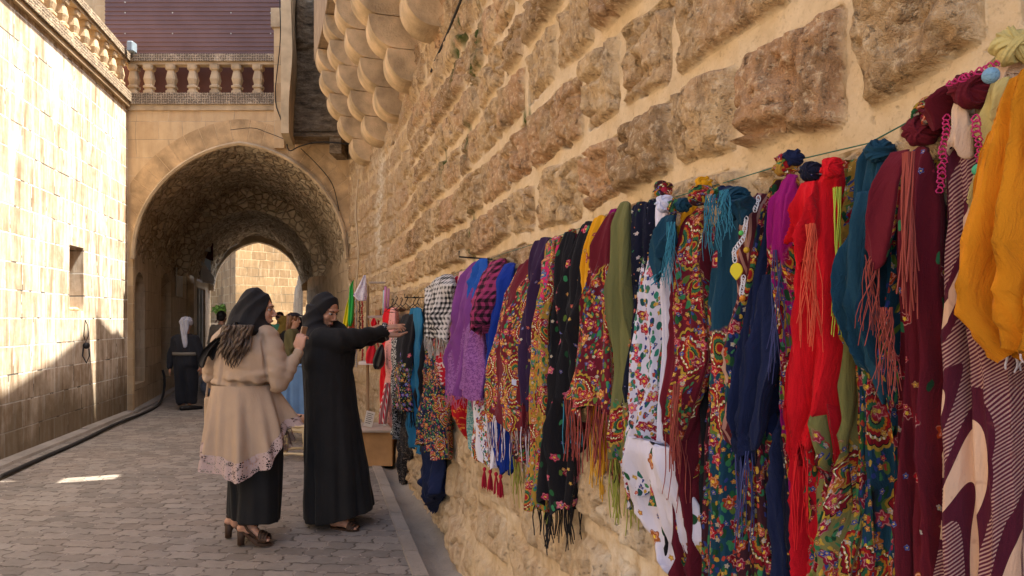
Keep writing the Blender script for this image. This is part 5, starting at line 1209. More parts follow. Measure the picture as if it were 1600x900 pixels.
o, h, _ = scarf('black fringed scarf with bright feather pattern, touched by the hand', 'rainbow', .14, [(488, 640, 12), (540, 632, 13), (600, 630, 14), (640, 630, 14)], ('black', .13, 60, .0024), folds=2, fa=.012)
o, h, _ = scarf('black lace scarf tapering to a thin point above the gutter', 'blacklace', .10, [(640, 634, 12), (690, 632, 10), (720, 628, 5), (758, 627, 1.5)], folds=1.5, drape=False)
o, h, _ = scarf('black and white printed narrow scarf left of the touched one', 'bwprint', .13, [(520, 620, 6), (580, 618, 6), (680, 620, 5)], folds=1.5)
o, h, _ = scarf('peach pink flowered scarf at the far end of the row', 'peach', .13, [(478, 615, 5), (540, 610, 7), (620, 608, 6), (660, 612, 5), (676, 618, 2)], folds=1.5)
o, h, _ = scarf('plain red scarf farthest along the wall by the souvenir rack', 'redp', .14, [(480, 607, 6), (560, 603, 5), (620, 602, 5), (640, 602, 5)], ('crimson', .12, 20, .0022), folds=1.5)
back = [(1420, 8, 'navy', 'dark navy scarf sliver hidden behind the sprigged maroon one', 300, 930), (1352, 12, 'maroon_fl', 'maroon rose scarf half hidden left of the dark blue knotted one', 262, 930), (1262, 9, 'teal', 'teal sliver of cloth behind the magenta and red scarves', 300, 900),
 (1172, 9, 'maroon', 'plain maroon scarf hidden behind the brown striped one', 330, 920), (1124, 9, 'black_sp', 'black rose sprigged scarf behind the large teal knot', 330, 930), (1068, 9, 'black', 'black scarf sliver behind the gold triangle scarf', 330, 900),
 (1030, 8, 'teal', 'dark teal sliver behind the white rose scarf', 330, 760), (984, 7, 'floral3', 'green floral sliver between the olive and white dotted scarves', 330, 640), (900, 8, 'maroon', 'maroon sliver between the black and yellow scarves', 360, 660), (858, 8, 'navy', 'navy sliver behind the pink orange scarf', 380, 690),
 (808, 8, 'teal_fl', 'teal floral sliver behind the maroon bordered scarf', 415, 690), (768, 7, 'floralpink', 'pink floral sliver behind the royal blue scarf', 420, 660), (712, 6, 'maroon_fl', 'maroon flowered sliver behind the pale pink edge', 440, 640), (668, 8, 'black', 'black sliver behind the checked black and white scarf', 462, 700)]
for x_, w_h, m_, lab_, ya_, yb_ in back: scarf(lab_, m_, .025, [(ya_, x_, w_h*.7), (ya_+50, x_, w_h*1.2), ((ya_+yb_)/2, x_-2, w_h*1.5), (yb_, x_-2, w_h*1.6)], folds=1.8)
# string that carries them
pts = [WP(y, .055, z) for y, z in ((.55, 1.80), (.98, 1.795), (1.15, 1.765), (1.3, 1.775), (1.6, 1.78), (2.0, 1.79), (2.6, 1.785), (3.3, 1.79), (4.2, 1.775), (5.0, 1.76), (5.8, 1.72), (6.4, 1.66))]
v, f = loft([(p, .0012, .0012) for p in pts], 6); o = mesh('string', v, f, fringe_mat('green_string', (.05, .14, .09)), None, True, origin=pts[0]); tag(o, 'thin green string stretched along the wall that carries the scarves', 'string')
for i, (y, lab) in enumerate(((3.62, 'thin iron hook sticking out of the wall above the purple scarf'), (5.7, 'small iron hook sticking out of the wall above the touched black scarf'))):
    a = WP(y, -.01, 1.79 if i == 0 else 1.66); b = WP(y, .20, 1.80 if i == 0 else 1.66); v, f = loft([(a, .004, .004), (b, .004, .004), (b+np.array((0, 0, .03)), .004, .004)], 6); o = mesh('hook', v, f, M_BLK, None, True, origin=a); tag(o, lab, 'hook')
# ================= PEOPLE =================
def skin_mat(name, col=(.48, .25, .16)):
    s = NT(name); n = s.noise(s.obj(), 18, 4); s.color(s.ramp(n, [(.3, tuple(c*.82 for c in col)), (.7, tuple(min(1, c*1.1) for c in col))])); s.rough(.55)
    s.b.inputs['Subsurface Weight'].default_value = .12; s.b.inputs['Subsurface Radius'].default_value = (.02, .008, .004); s.bump(s.noise(s.obj(), 220, 3), .15, .002); return s.m
def garment(name, col, var=.25, bsc=60, k=.25, rough=.85, crumple=.5):
    s = NT(name); o = s.obj(); n = s.noise(o, 6, 4); s.color(s.ramp(n, [(.3, tuple(c*(1-var) for c in col)), (.7, tuple(min(1, c*(1+var)) for c in col))])); s.rough(rough)
    s.b.inputs['Sheen Weight'].default_value = .03
    w = s.noise(s.map(o, sc=(1, 1, .45)), 14, 4, .6, .6); f = s.noise(o, 300, 2); s.bump(s.m_('ADD', s.m_('MULTIPLY', w, crumple), s.m_('MULTIPLY', f, .12)), k*2, .014); return s.m
SKIN = skin_mat('skin'); SKIN2 = skin_mat('skin_light', (.56, .31, .21)); SKIN3 = skin_mat('skin_tanned', (.38, .19, .12))
M_HAIRD = plain('dark_hair', (.012, .009, .008), .5)
def rotm(yaw, pitch=0, roll=0):
    """columns: forward, left, up.  yaw from +X"""
    return np.array(Matrix.Rotation(yaw, 3, 'Z') @ Matrix.Rotation(pitch, 3, 'Y') @ Matrix.Rotation(roll, 3, 'X'))
def head_parts(c, R, k=1.0, nose=1.0):
    c = np.array(c, float); A = lambda p: c+R @ (np.array(p)*k)
    E = lambda p, r, n=18: ellipsoid(A(p), np.array(r)*k, R, n)
    P_ = [E((-.012, 0, .035), (.096, .076, .088), 22), E((.018, 0, -.02), (.074, .064, .088), 20), E((.034, 0, -.072), (.046, .044, .040)), E((.060, 0, -.095), (.022, .026, .018)),
          E((.078, 0, .036), (.018, .052, .015)), E((.060, .034, -.020), (.026, .024, .026)), E((.060, -.034, -.020), (.026, .024, .026)),
          E((.084, 0, -.060), (.013, .024, .007), 12), E((.081, 0, -.069), (.013, .021, .007), 12)]
    P_.append(loft([(A((.084, 0, .028)), .008*k, .007*k), (A((.098, 0, .004)), .009*k, .009*k), (A((.112, 0, -.022)), .013*k, .011*k), (A((.100, 0, -.034)), .015*k, .006*k)], 12, True, tuple(R[:, 1])))
    for s in (-1, 1): P_ += [E((.098, .011*s, -.030), (.010, .008, .007), 10), E((-.008, .078*s, -.005), (.016, .008, .030), 12)]
    return P_
def face_features(root, c, R, k=1.0, brow=(.02, .012, .01), closed=False):
    A = lambda p: np.array(c)+R @ (np.array(p)*k)
    me_ = plain('eye_white', (.6, .55, .5), .3) if 'eye_white' not in bpy.data.materials else bpy.data.materials['eye_white']
    mi = plain('iris', (.03, .015, .01), .2) if 'iris' not in bpy.data.materials else bpy.data.materials['iris']
    mbw = plain('brow_hair', brow, .8) if 'brow_hair' not in bpy.data.materials else bpy.data.materials['brow_hair']
    ml = plain('lip', (.34, .12, .095), .5) if 'lip' not in bpy.data.materials else bpy.data.materials['lip']
    for s in (-1, 1):
        v, f = ellipsoid(A((.0765, .031*s, .011)), np.array((.012, .0145, .0065))*k, R, 12); e = mesh('eye', v, f, me_, root)
        v, f = ellipsoid(A((.0865, .029*s, .010)), np.array((.004, .006, .006))*k, R, 10); mesh('iris', v, f, mi, e)
        v, f = loft([(A((.094-.000, .014*s, .030)), .003*k, .0028*k), (A((.092, .030*s, .036)), .0035*k, .003*k), (A((.080, .047*s, .031)), .002*k, .002*k)], 8); mesh('eyebrow', v, f, mbw, root)
        v, f = loft([(A((.085, .018*s, .014)), .0015*k, .0012*k), (A((.0895, .031*s, .0185)), .0028*k, .0016*k), (A((.079, .045*s, .013)), .0015*k, .001*k)], 8); mesh('eyelid', v, f, mbw, root)
    v, f = ellipsoid(A((.0905, 0, -.0635)), np.array((.0085, .021, .0065))*k, R, 12); mesh('lips', v, f, ml, root)
def hand_parts(w, d, n, side, curl=.4, k=1.0, spread=.05, curls=None, thumb=.6):
    """w wrist, d pointing direction, n palm normal (fingers curl towards n), side +-1: thumb on side*(d x n)"""
    w = np.array(w, float); d = np.array(d, float); d /= np.linalg.norm(d); n = np.array(n, float); n -= d*np.dot(n, d); n /= np.linalg.norm(n); s = np.cross(d, n)*side
    out = []; R = np.stack([d, s, n], 1)
    out.append(ellipsoid(w+d*.048*k, np.array((.058, .040, .0165))*k, R, 16)); out.append(ellipsoid(w+d*.028*k+s*.020*k+n*.006*k, np.array((.034, .018, .017))*k, R, 12))
    out.append(ellipsoid(w+d*.08*k, np.array((.02, .040, .013))*k, R, 12))
    lens = (.068, .076, .071, .056); 
    for i in range(4):
        b = w+d*(.086-.004*abs(i-1))*k+s*(.030-.020*i)*k; cu = curls[i] if curls else curl; a = cu*.45-.05; p = b-d*.02*k; ch = [(p, .0092*k, .0092*k), (b, .0090*k, .0090*k)]; q = b; sp = (1.2-i)*spread
        for seg, fr in enumerate((.45, .31, .24)):
            dd = (d*math.cos(a)+n*math.sin(a)); dd = dd+s*sp; dd /= np.linalg.norm(dd); q = q+dd*lens[i]*fr*k; ch.append((q, (.0086-.0010*seg)*k, (.0084-.0010*seg)*k)); a += cu*(.9 if seg == 0 else .7)
        out.append(sphere_chain(ch, 10, tuple(s)))
    b = w+d*.022*k+s*.026*k+n*.006*k; t1 = b+(d*.62+s*.62+n*.25)*.036*k; t2 = t1+(d*.85+s*(.5-.6*thumb)+n*.35*thumb)*.028*k; t3 = t2+(d*.9+s*(.2-.6*thumb)+n*.5*thumb)*.022*k
    out.append(sphere_chain([(b, .0135*k, .0125*k), (t1, .0112*k, .0108*k), (t2, .0100*k, .0095*k), (t3, .0078*k, .0072*k)], 10, tuple(s)))
    return out
def foot_parts(ankle, toe_dir, k=1.0, heel_h=0.0):
    a = np.array(ankle, float); d = np.array(toe_dir, float); d[2] = 0; d /= np.linalg.norm(d); s = np.cross(d, (0, 0, 1.)); z = np.array((0, 0, 1.)); zb = heel_h
    g = np.array([a[0], a[1], 0.0]); out = []
    h = g-d*.035*k+z*(zb+.028*k); mid = g+d*.06*k+z*(zb*.75+.040*k); ball = g+d*.135*k+z*(zb*.28+.020*k); 
    out.append(sphere_chain([(h, .030*k, .028*k), (mid, .034*k, .034*k), (ball, .043*k, .018*k)], 14, tuple(s)))
    out.append(sphere_chain([(a+z*.06, .036*k, .036*k), (a, .034*k, .036*k), (g-d*.01*k+z*(zb+.045*k), .034*k, .040*k)], 14))
    for i in range(5): 
        o_ = (.030-.0155*i)*k; L = (.048-.006*i)*k; b = ball+s*o_-d*.006; out.append(sphere_chain([(b, .0115*k, .010*k), (b+d*L, (.0125 if i == 0 else .009)*k, .009*k)], 8, tuple(s)))
    return out
def PD(px, py, Y, dy=0.0): return P(px, py, Y+dy)

# ---------- woman in black reaching for the scarves
Y1 = 5.12; m1 = Y1/F
A1 = thing('person', 'standing woman in a long black robe and black headscarf reaching toward the hanging scarves', 'person', (P(528, 0, Y1)[0], Y1, 0))
q = lambda px, py, dy=0.: P(px, py, Y1+dy)
Rh = rotm(math.radians(-26), math.radians(24), math.radians(0))
hc = q(508, 486, .0)
wr = q(601, 512, .16); el = q(556, 525, .02); sh = q(505, 532, -.10)
wl = q(606, 524, .30)
body = head_parts(hc, Rh, 1.0)
body += [sphere_chain([(hc+np.array((-.03, 0, -.05)), .05, .05), (q(500, 520), .052, .055), (q(502, 545), .07, .08)], 16)]
body += [sphere_chain([(q(502, 545), .11, .15), (q(508, 600), .13, .16), (q(514, 660), .14, .17), (q(520, 690), .13, .17)], 20)]
body += [sphere_chain([(sh, .045, .045), (el, .038, .038), (wr-np.array((.03, 0, 0)), .027, .027), (wr, .024, .020)], 14)]
body += [sphere_chain([(q(505, 535, .18), .045, .045), (q(555, 540, .26), .036, .036), (wl, .023, .021)], 14)]
for px in (512, 540): body += [sphere_chain([(q(518, 680, .06 if px == 512 else -.06), .085, .085), (q(px+2, 745, .05 if px == 512 else -.04), .055, .055), (q(px-2, 800, .05 if px == 512 else -.06), .036, .036)], 14)]
ank = np.array((q(534, 0)[0], Y1-.13, .075)); body += foot_parts(ank, (1, -.35, 0), .95, .015)
ank2 = np.array((q(505, 0)[0], Y1+.06, .075)); body += foot_parts(ank2, (1, -.1, 0), .95, .015)
body += hand_parts(wr, (.97, .12, .10), (.10, .35, -.95), 1, k=1.0, curls=(.10, .42, .5, .55), thumb=.5)
body += hand_parts(wl, (.97, -.05, .02), (0, -.3, .95), -1, k=.96, curls=(.25, .3, .35, .4), thumb=.4)
fuse('body', body, .0045, SKIN, A1, 2)
face_features(A1, hc, Rh)
# robe
def folds_robe(c0, amp, zt, ks=(9, 14, 23), seed=0, vert=1.0):
    def post(co, no):
        x = co[:, 0]-c0[0]; y = co[:, 1]-c0[1]; a = np.arctan2(y, x); z = co[:, 2]; w = sstep(zt, .1, z)
        d = amp*w*(np.sin(a*ks[0]+2.0*vn(z*1.3, 0*z, seed)*2)+.6*np.sin(a*ks[1]+1.7+z*1.5)+.35*np.sin(a*ks[2]+z))
        d += .010*(fbm(a*3, z*3.3, seed+3, 3)-.5)*2+.006*np.sin(z*34+a*2+6*vn(a*3, z*4, seed+9))*sstep(.9, 1.1, z)*vn(a*5, z*3, seed+4)
        return co+no*d[:, None]*np.array((1, 1, .2))
    return post
rb = [loft([(q(500, 512), .050, .06), (q(501, 520), .13, .15), (q(506, 534), .165, .20), (q(510, 556), .178, .215), (q(514, 590), .178, .215), (q(518, 640), .185, .22), (q(522, 690), .205, .23), (q(526, 740), .228, .245), (q(528, 785), .245, .25), (q(530, 810), .25, .25)], 40)]
rb += [sphere_chain([(q(500, 532, -.13), .085, .095), (q(528, 532, -.13), .080, .090), (q(558, 528, -.04), .058, .070), (q(585, 521, .10), .046, .050), (q(598, 518, .15), .041, .046)], 22, (0, 1, 0))]
rb += [sphere_chain([(q(504, 536, .15), .08, .085), (q(550, 536, .22), .06, .062), (q(600, 525, .29), .045, .046)], 18, (0, 1, 0))]
rb += [sphere_chain([(q(540, 545, .02), .07, .12), (q(538, 570, .02), .075, .13)], 16)]
M_ABAYA = garment('black_robe_cloth', (.0135, .0125, .012), .2, crumple=.9); M_HIJ = garment('black_scarf_cloth', (.012, .011, .0125), .2, crumple=1.0, rough=.8)
def post_robe(co, no):
    co = folds_robe(q(522, 700), .011, 1.15, seed=5)(co, no)
    # hem: rises a little in front, never below the ground
    h = .02+.045*sstep(-.1, .3, co[:, 0]-q(522, 0)[0]); b = co[:, 2] < .25
    co[b, 2] = h[b]+(co[b, 2])*(.25-h[b])/.25
    # arm creases
    s_ = sstep(q(520, 0)[0], q(560, 0)[0], co[:, 0])*sstep(1.15, 1.28, co[:, 2]); co = co+no*(s_*.006*np.sin(co[:, 0]*70+co[:, 2]*40))[:, None]
    return co
fuse('robe', rb, .011, M_ABAYA, A1, 3, post_robe)
# headscarf: shell round the head, open at the face, falling onto the shoulders
def shell_head(name, parts, voxel, mat, root, c, R, open_r=(.062, .088), off=(.10, 0, -.02), seed=0, it=3, post=None, amp=.006):
    """fused lump minus the face opening: points inside an elliptic tube along the face direction are pressed behind the face surface"""
    def pst(co, no):
        L = (co-np.array(c)) @ R
        y, z, x = L[:, 1]-off[1], L[:, 2]-off[2], L[:, 0]; r = np.sqrt((y/open_r[0])**2+(z/open_r[1])**2); m = (x > 0) & (r < 1.25)
        tgt = -.035+.045*sstep(.7, 1.2, r); k = sstep(1.14, .98, r)*(x > -.0)
        newx = np.where(m, x*(1-k)+np.minimum(x, tgt)*k, x); d = (newx-x)
        co2 = co+np.outer(d, R[:, 0])
        a = np.arctan2(L[:, 1], L[:, 2]); u_ = L[:, 0]*.75-L[:, 2]*.5+.05*vn(L[:, 0]*7+9, L[:, 2]*7+9, seed); f = amp*(.75*(1-2*np.abs(np.sin(u_*42))**.8)+.35*np.sin(u_*95+1))*(1-k)*(.25+vn(L[:, 2]*6+9, a*1.2+9, seed+5))
        co2 = co2+no*f[:, None]
        return post(co2) if post else co2
    return fuse(name, parts, voxel, mat, root, it, pst)
hj = [ellipsoid(hc+Rh @ np.array((-.018, 0, .028)), (.112, .094, .108), Rh, 26), ellipsoid(hc+Rh @ np.array((-.015, 0, -.035)), (.098, .090, .105), Rh, 24),
      loft([(q(498, 478, .0), .085, .085), (q(494, 505), .098, .11), (q(498, 518), .125, .15), (q(503, 532), .150, .19), (q(505, 545), .11, .15)], 28),
      loft([(q(524, 508, -.03), .05, .06), (q(530, 520, -.02), .07, .09), (q(540, 540, .0), .055, .10), (q(546, 556, .0), .02, .05)], 18), ellipsoid(q(484, 502, 0), (.055, .085, .075))]
shell_head('headscarf', hj, .0065, M_HIJ, A1, hc, Rh, (.058, .088), (0, 0, -.012), 3)
# bracelet cuffs, sandals
s_ = NT('silver_black_beads'); vo = s_.n('TexVoronoi', {'Vector': s_.obj(), 'Scale': 130.0}); s_.color(s_.mix(s_.thr(vo.outputs[0], .35, .45), (.5, .48, .45), (.02, .02, .02))); s_.rough(.35); M_BEAD = s_.m
for c_, nm in ((q(602.5, 513, .165), 0), (q(604, 524, .297), 1)):
    v, f = loft([(c_+np.array((-.022, 0, -.001)), .036, .042), (c_+np.array((-.01, 0, 0)), .039, .045), (c_+np.array((.004, 0, .001)), .037, .042), (c_+np.array((.016, 0, .002)), .033, .036)], 20, True, (0, 1, 0)); mesh('bracelet', v, f, M_BEAD, A1)
M_SAND = plain('brown_leather', (.055, .03, .018), .6)
def sole(root, ankle, d, k=.95, heel=0.0, platform=.012, mat=None, nm='sandal', strap=True):
    mat = mat or M_SAND; d = np.array(d, float); d /= np.linalg.norm(d); s = np.cross(d, (0, 0, 1.)); g = np.array([ankle[0], ankle[1], 0.]); n = 24; lo, hi = [], []
    for i in range(n):
        a = 2*PI*i/n; t = math.cos(a); x = (.062+.125*t)*k; w = (.034+.012*sstep(-.3, .8, t))*math.sin(a)*k; sl = heel*float(sstep(.11*k, -.02*k, x)); p = g+d*x+s*w
        lo.append(p+np.array((0, 0, sl*.92+.002))); hi.append(p+np.array((0, 0, sl+platform)))
    mb = MB(); mb.add(lo+hi, [tuple(range(n))[::-1], tuple(range(n, 2*n))]+[(i, (i+1) % n, n+(i+1) % n, n+i) for i in range(n)])
    o = mb.build(nm, mat, root)
    if heel > .02:
        b = g-d*.035*k; v, f = loft([(b+d*.0+np.array((0, 0, .001)), .022, .022), (b+np.array((0, 0, heel*.5)), .023, .024), (b+d*.01+np.array((0, 0, heel+.004)), .034, .032)], 16); mesh('heel', v, f, mat, o)
    if strap:
        for x, h in ((.155, .038), (.115, .058), (.135, .048)):
            h += heel*.28; pts = [g+d*x*k+s*math.cos(t)*.050*k+np.array((0, 0, .012+heel*.2+math.sin(t)*(h-.010))) for t in np.linspace(0, PI, 9)]
            v, f = loft([(p, .011, .0028) for p in pts], 8, True, tuple(d)); mesh('strap', v, f, mat, o)
        if heel > .02:
            c = g-d*.0*k+np.array((0, 0, heel+.062)); pts = [c+d*math.cos(t)*.046+s*math.sin(t)*.042 for t in np.linspace(0, 2*PI, 17)]; v, f = loft([(p, .009, .003) for p in pts], 8, True, (0, 0, 1)); mesh('ankle_strap', v, f, mat, o)
            for sg_ in (-1, 1):
                pts = [c+s*.042*sg_+d*.01, g+d*.03+s*.045*sg_+np.array((0, 0, heel+.03)), g+d*.09+s*.05*sg_+np.array((0, 0, heel*.5+.02))]; v, f = loft([(p, .009, .003) for p in pts], 8, True, tuple(d)); mesh('strap', v, f, mat, o)
    return o
sole(A1, ank, (1, -.35, 0)); sole(A1, ank2, (1, -.1, 0))

# ---------- woman in beige tunic
Y2 = 4.74; A2 = thing('person', 'standing woman in a beige tunic with lace hem, black headscarf and high heeled sandals', 'person', (P(395, 0, Y2)[0], Y2, 0))
q = lambda px, py, dy=0.: P(px, py, Y2+dy)
R2 = rotm(math.radians(8), math.radians(2), 0); h2 = q(404, 486, .0)
body = head_parts(h2, R2, 1.0)
body += [sphere_chain([(h2+np.array((-.03, 0, -.06)), .05, .05), (q(398, 520), .055, .055), (q(394, 545), .09, .08)], 16)]
body += [sphere_chain([(q(392, 545), .16, .10), (q(386, 600), .15, .11), (q(390, 680), .17, .13), (q(394, 710), .15, .12)], 20)]
e2 = q(441, 598, -.10); w2_ = q(467, 548, -.04)
body += [sphere_chain([(q(424, 535, -.05), .05, .05), (e2, .042, .042), (w2_, .026, .024)], 14)]
body += [sphere_chain([(q(352, 535, .05), .05, .05), (q(332, 585, .10), .04, .04), (q(350, 600, .28), .026, .026)], 14)]
for px, dy, ty in ((369, .05, 822), (388, -.10, 832)): body += [sphere_chain([(q(px+8, 700, dy), .10, .10), (q(px+4, 770, dy), .060, .060), (q(px, ty-6, dy), .038, .038)], 14)]
anL = q(365, 828, .06); anR = q(384, 838, -.11); 
HL = .085
for an, dr in ((anL, (.9, .25, 0)), (anR, (1, -.06, 0))):
    an[2] = .085+HL; body += foot_parts(an, dr, .93, HL)
body += hand_parts(w2_, (.10, .12, 1.0), (.25, .95, .05), 1, k=.98, curls=(1.0, 1.15, 1.2, 1.2), thumb=.9)
body += hand_parts(q(350, 600, .28), (.4, .9, .2), (.9, -.3, 0), -1, k=.95, curls=(.9, .9, .9, .9))
fuse('body', body, .0045, SKIN2, A2, 2)
face_features(A2, h2, R2)
ph = thing('phone', 'slim phone with a pale edge held up by the woman in beige', 'phone', q(474, 545, .0))
mb = MB().box((-.036, -.005, -.07), (.036, .005, .075), .003, M=Matrix.Translation(q(472, 527, .03)) @ Matrix.Rotation(math.radians(14), 4, 'Y') @ Matrix.Rotation(math.radians(78), 4, 'Z')); po = mb.build('case', plain('phone_tan_edge', (.5, .33, .2), .4), ph)
sole(A2, anL, (.9, .25, 0), .93, HL, .016); sole(A2, anR, (1, -.06, 0), .93, HL, .016)
M_BEI = garment('beige_cotton', (.41, .295, .205), .07, crumple=.8, k=.3)
M_SKT = garment('black_trouser_cloth', (.011, .011, .0115), .2, crumple=.5)
# trousers: two wide overlapping legs
def post_tr(co, no):
    a = np.arctan2(co[:, 1]-Y2, co[:, 0]-q(395, 0)[0]); z = co[:, 2]; return co+no*(.007*np.sin(a*7+z*1.2)+.004*np.sin(a*15+1))[:, None]*np.array((1, 1, .1))
fuse('trousers', [loft([(q(396, 655), .17, .14), (q(396, 700), .175, .15), (q(390, 760, .04), .14, .14), (q(386, 806, .05), .128, .13)], 30), loft([(q(400, 655), .17, .14), (q(403, 720, -.03), .155, .15), (q(406, 770, -.05), .135, .14), (q(403, 815, -.07), .138, .145)], 30)], .010, M_SKT, A2, 3, post_tr)
# blouse with sleeves
bl = [loft([(q(399, 508), .07, .07), (q(396, 516), .16, .10), (q(394, 528), .205, .135), (q(388, 550), .205, .155), (q(383, 575), .20, .16), (q(381, 598), .195, .155), (q(381, 606), .19, .15)], 34),
      sphere_chain([(q(415, 527, -.04), .088, .09), (q(425, 550, -.07), .088, .088), (q(432, 582, -.10), .078, .078), (q(434, 598, -.10), .068, .068)], 22),
      sphere_chain([(q(434, 598, -.10), .068, .068), (q(447, 584, -.08), .054, .054), (q(459, 564, -.05), .041, .040), (q(466, 551, -.04), .034, .033)], 20),
      sphere_chain([(q(356, 528, .04), .09, .09), (q(338, 560, .08), .08, .08), (q(331, 585, .11), .068, .07), (q(340, 600, .20), .055, .055), (q(350, 602, .26), .045, .045)], 20),
      ellipsoid(q(392, 560, -.10), (.16, .10, .16)), ellipsoid(q(388, 585, -.11), (.17, .085, .07))]
def post_bl(co, no):
    x, y, z = co[:, 0], co[:, 1], co[:, 2]; X0 = q(384, 0)[0]
    d = .005*(fbm(x*7+z*4, z*9-x*3, 91, 3)-.5)*2
    arm = sstep(q(425, 0)[0], q(436, 0)[0], x); t = (x*.8+z*1.9)
    d = d+arm*.0035*np.sin(t*48+5*vn(x*10, z*10, 92))*(.3+vn(x*12, z*12, 93))
    waist = sstep(q(0, 575)[2], q(0, 600)[2], z)*(1-arm); d = d+waist*(.009*np.sin(x*75+2*vn(x*5, z*3, 94))+.008*np.sin(z*110+x*14))
    back = (1-arm)*sstep(1.1, 1.25, z); d = d+back*.006*np.sin((x-X0)*26+z*38)
    cr = (1-arm)*.008*np.exp(-((z-q(0, 588)[2]-.15*(x-X0))/.02)**2); d = d+cr
    px_ = 800+x*F/np.maximum(y, 1); py_ = HZ-(z-EYE)*F/np.maximum(y, 1)
    d = d-.020*np.exp(-((px_-(409+(py_-520)*.11))/2.6)**2)*sstep(518, 530, py_)*(y < Y2+.05)-.014*np.exp(-((px_-(349-(py_-520)*.05))/2.4)**2)*sstep(518, 530, py_)*(y < Y2+.05)
    d = d+.004*np.exp(-((px_-(406+(py_-520)*.11))/2.2)**2)
    return co+no*d[:, None]
fuse('blouse', bl, .0085, M_BEI, A2, 2, post_bl)
# flared peplum skirt of the tunic, hem asymmetrical, lace trim below
def hem_py(px, front):     # row of the hem against screen column, as on the near side
    return np.interp(px, [316, 322, 340, 375, 410, 432, 446, 456, 466], [700, 712, 728, 742, 741, 722, 700, 668, 650])
def tunic_sheet(name, mat, va, vb, grow, seed=4, uvk=1.0):
    nph, nv = 170, 70; V = []; U = []
    for j in range(nv):
        t = va+(vb-va)*j/(nv-1)
        for i in range(nph):
            a = 2*PI*i/nph; ca, sa = math.cos(a), math.sin(a)
            ftk = .030*t**1.1*(math.sin(a*8+.9+t*.5)+.7*math.sin(a*13+2.3-t)+.35*math.sin(a*21+t*1.5))
            rx = .198+.095*t**.8; ry = .158+.095*t**.8
            cx = q(381+12*t**.7, 0)[0]; x = cx+ca*(rx+ftk+grow); y = Y2-.02+sa*(ry+ftk+grow)
            pxh = 381+8*1+ca*68; hz = EYE+(HZ-float(hem_py(pxh, sa < 0))*1.0)*(Y2-.1)/F; hz += .05*(sa > 0)*sa+.012*math.sin(a*9)
            z0 = q(0, 600)[2]; z = z0+(hz-z0)*t
            V.append((x, y, z)); U.append((a*.30*uvk, t*(z0-hz)*uvk))
    return mesh(name, V, grid_faces(nph, nv, True), mat, A2, True, uv=U)
tunic_sheet('tunic_skirt', M_BEI, 0, .80, 0)
s_ = NT('pink_beige_lace'); uv = s_.uv(); fl = s_.n('TexVoronoi', {'Vector': uv, 'Scale': 24.0, 'Randomness': .75}, voronoi_dimensions='2D'); 
df = s_.n('VectorMath', {0: uv, 1: fl.outputs['Position']}, operation='SUBTRACT').outputs[0]; sp = s_.n('SeparateXYZ', {0: df}); an_ = s_.m_('ARCTAN2', sp.outputs[1], sp.outputs[0])
pet = s_.m_('MULTIPLY_ADD', s_.m_('COSINE', s_.m_('MULTIPLY', an_, 6.0)), .09, .47); solid = s_.m_('LESS_THAN', fl.outputs[0], pet); eye_ = s_.m_('LESS_THAN', fl.outputs[0], .08)
ed = s_.n('TexVoronoi', {'Vector': uv, 'Scale': 75.0}, voronoi_dimensions='2D', feature='DISTANCE_TO_EDGE'); net = s_.m_('LESS_THAN', ed.outputs[0], .13)
al = s_.m_('MAXIMUM', s_.m_('SUBTRACT', solid, eye_, clamp=True), net); sv = s_.n('SeparateXYZ', {0: uv}).outputs[1]
s_.color((.46, .34, .31)); s_.set(s_.b.inputs['Alpha'], al); M_LACE = s_.m
tunic_sheet('lace_trim', M_LACE, .795, 1.0, .004)
# strip of fabric bag at her left hip
bgm = MB().box((0, 0, 0), (.045, .10, .30), .01, M=Matrix.Translation(q(318, 690, .02))); 
tg = thing('handbag', 'narrow tan cloth bag hanging at the left hip of the woman in beige', 'bag', q(320, 690, .05)); bgm.build('bag_body', garment('tan_cloth', (.45, .32, .2), .1), tg); v, f = loft([(q(322, 622, .06), .008, .004), (q(330, 560, .10), .008, .004), (q(356, 520, .02), .008, .004)], 8); mesh('strap', v, f, M_BEI, tg)
# hair falling below the headscarf
def hair_mat(name, c1, c2):
    s = NT(name); u = s.uv(); n = s.noise(s.map(u, sc=(60, 3, 1)), 1.0, 4, .6); n2 = s.noise(s.obj(), 22, 3); s.color(s.mix(s.thr(s.m_('ADD', s.m_('MULTIPLY', n, .7), s.m_('MULTIPLY', n2, .4)), .45, .72), c1, c2)); s.rough(.42); s.b.inputs['Specular IOR Level'].default_value = .5; s.bump(n, .8, .006); return s.m
M_HAIR = hair_mat('brown_highlighted_hair', (.022, .013, .009), (.17, .105, .065))
mb = []; rg = random.Random(5); V = []; Fc = []; U = []
for i in range(120):
    t = rg.random(); x0 = 352+42*t+rg.uniform(-3, 3); x1 = 344+38*t+rg.uniform(-5, 5) if t < .8 else 382+rg.uniform(-4, 6); L = rg.uniform(535, 572)-(12*abs(t-.45)*2)+(6 if .3 < t < .7 else 0); dd = rg.uniform(-.15, -.235); a = rg.random()*6; am = rg.uniform(3, 5.5)*1.0; ch = []
    for k in range(15):
        u = k/14; ch.append((q(x0+(x1-x0)*u+am*math.sin(a+u*7.5)*u**.6, 508+(L-508)*u, dd+.025*math.cos(a+u*8)*u), (.0070+.004*math.sin(u*PI))*(1-.8*u**4), (.0055+.003*math.sin(u*PI))*(1-.8*u**4)))
    v, f = loft(ch, 9); k0 = len(V); V += list(v); Fc += [tuple(int(w)+k0 for w in z) for z in f]; U += [((i*.37+(j % 9)/9*.25), (j//9)/14*.3) for j in range(len(v))]
mesh('hair', V, Fc, M_HAIR, A2, True, uv=U)
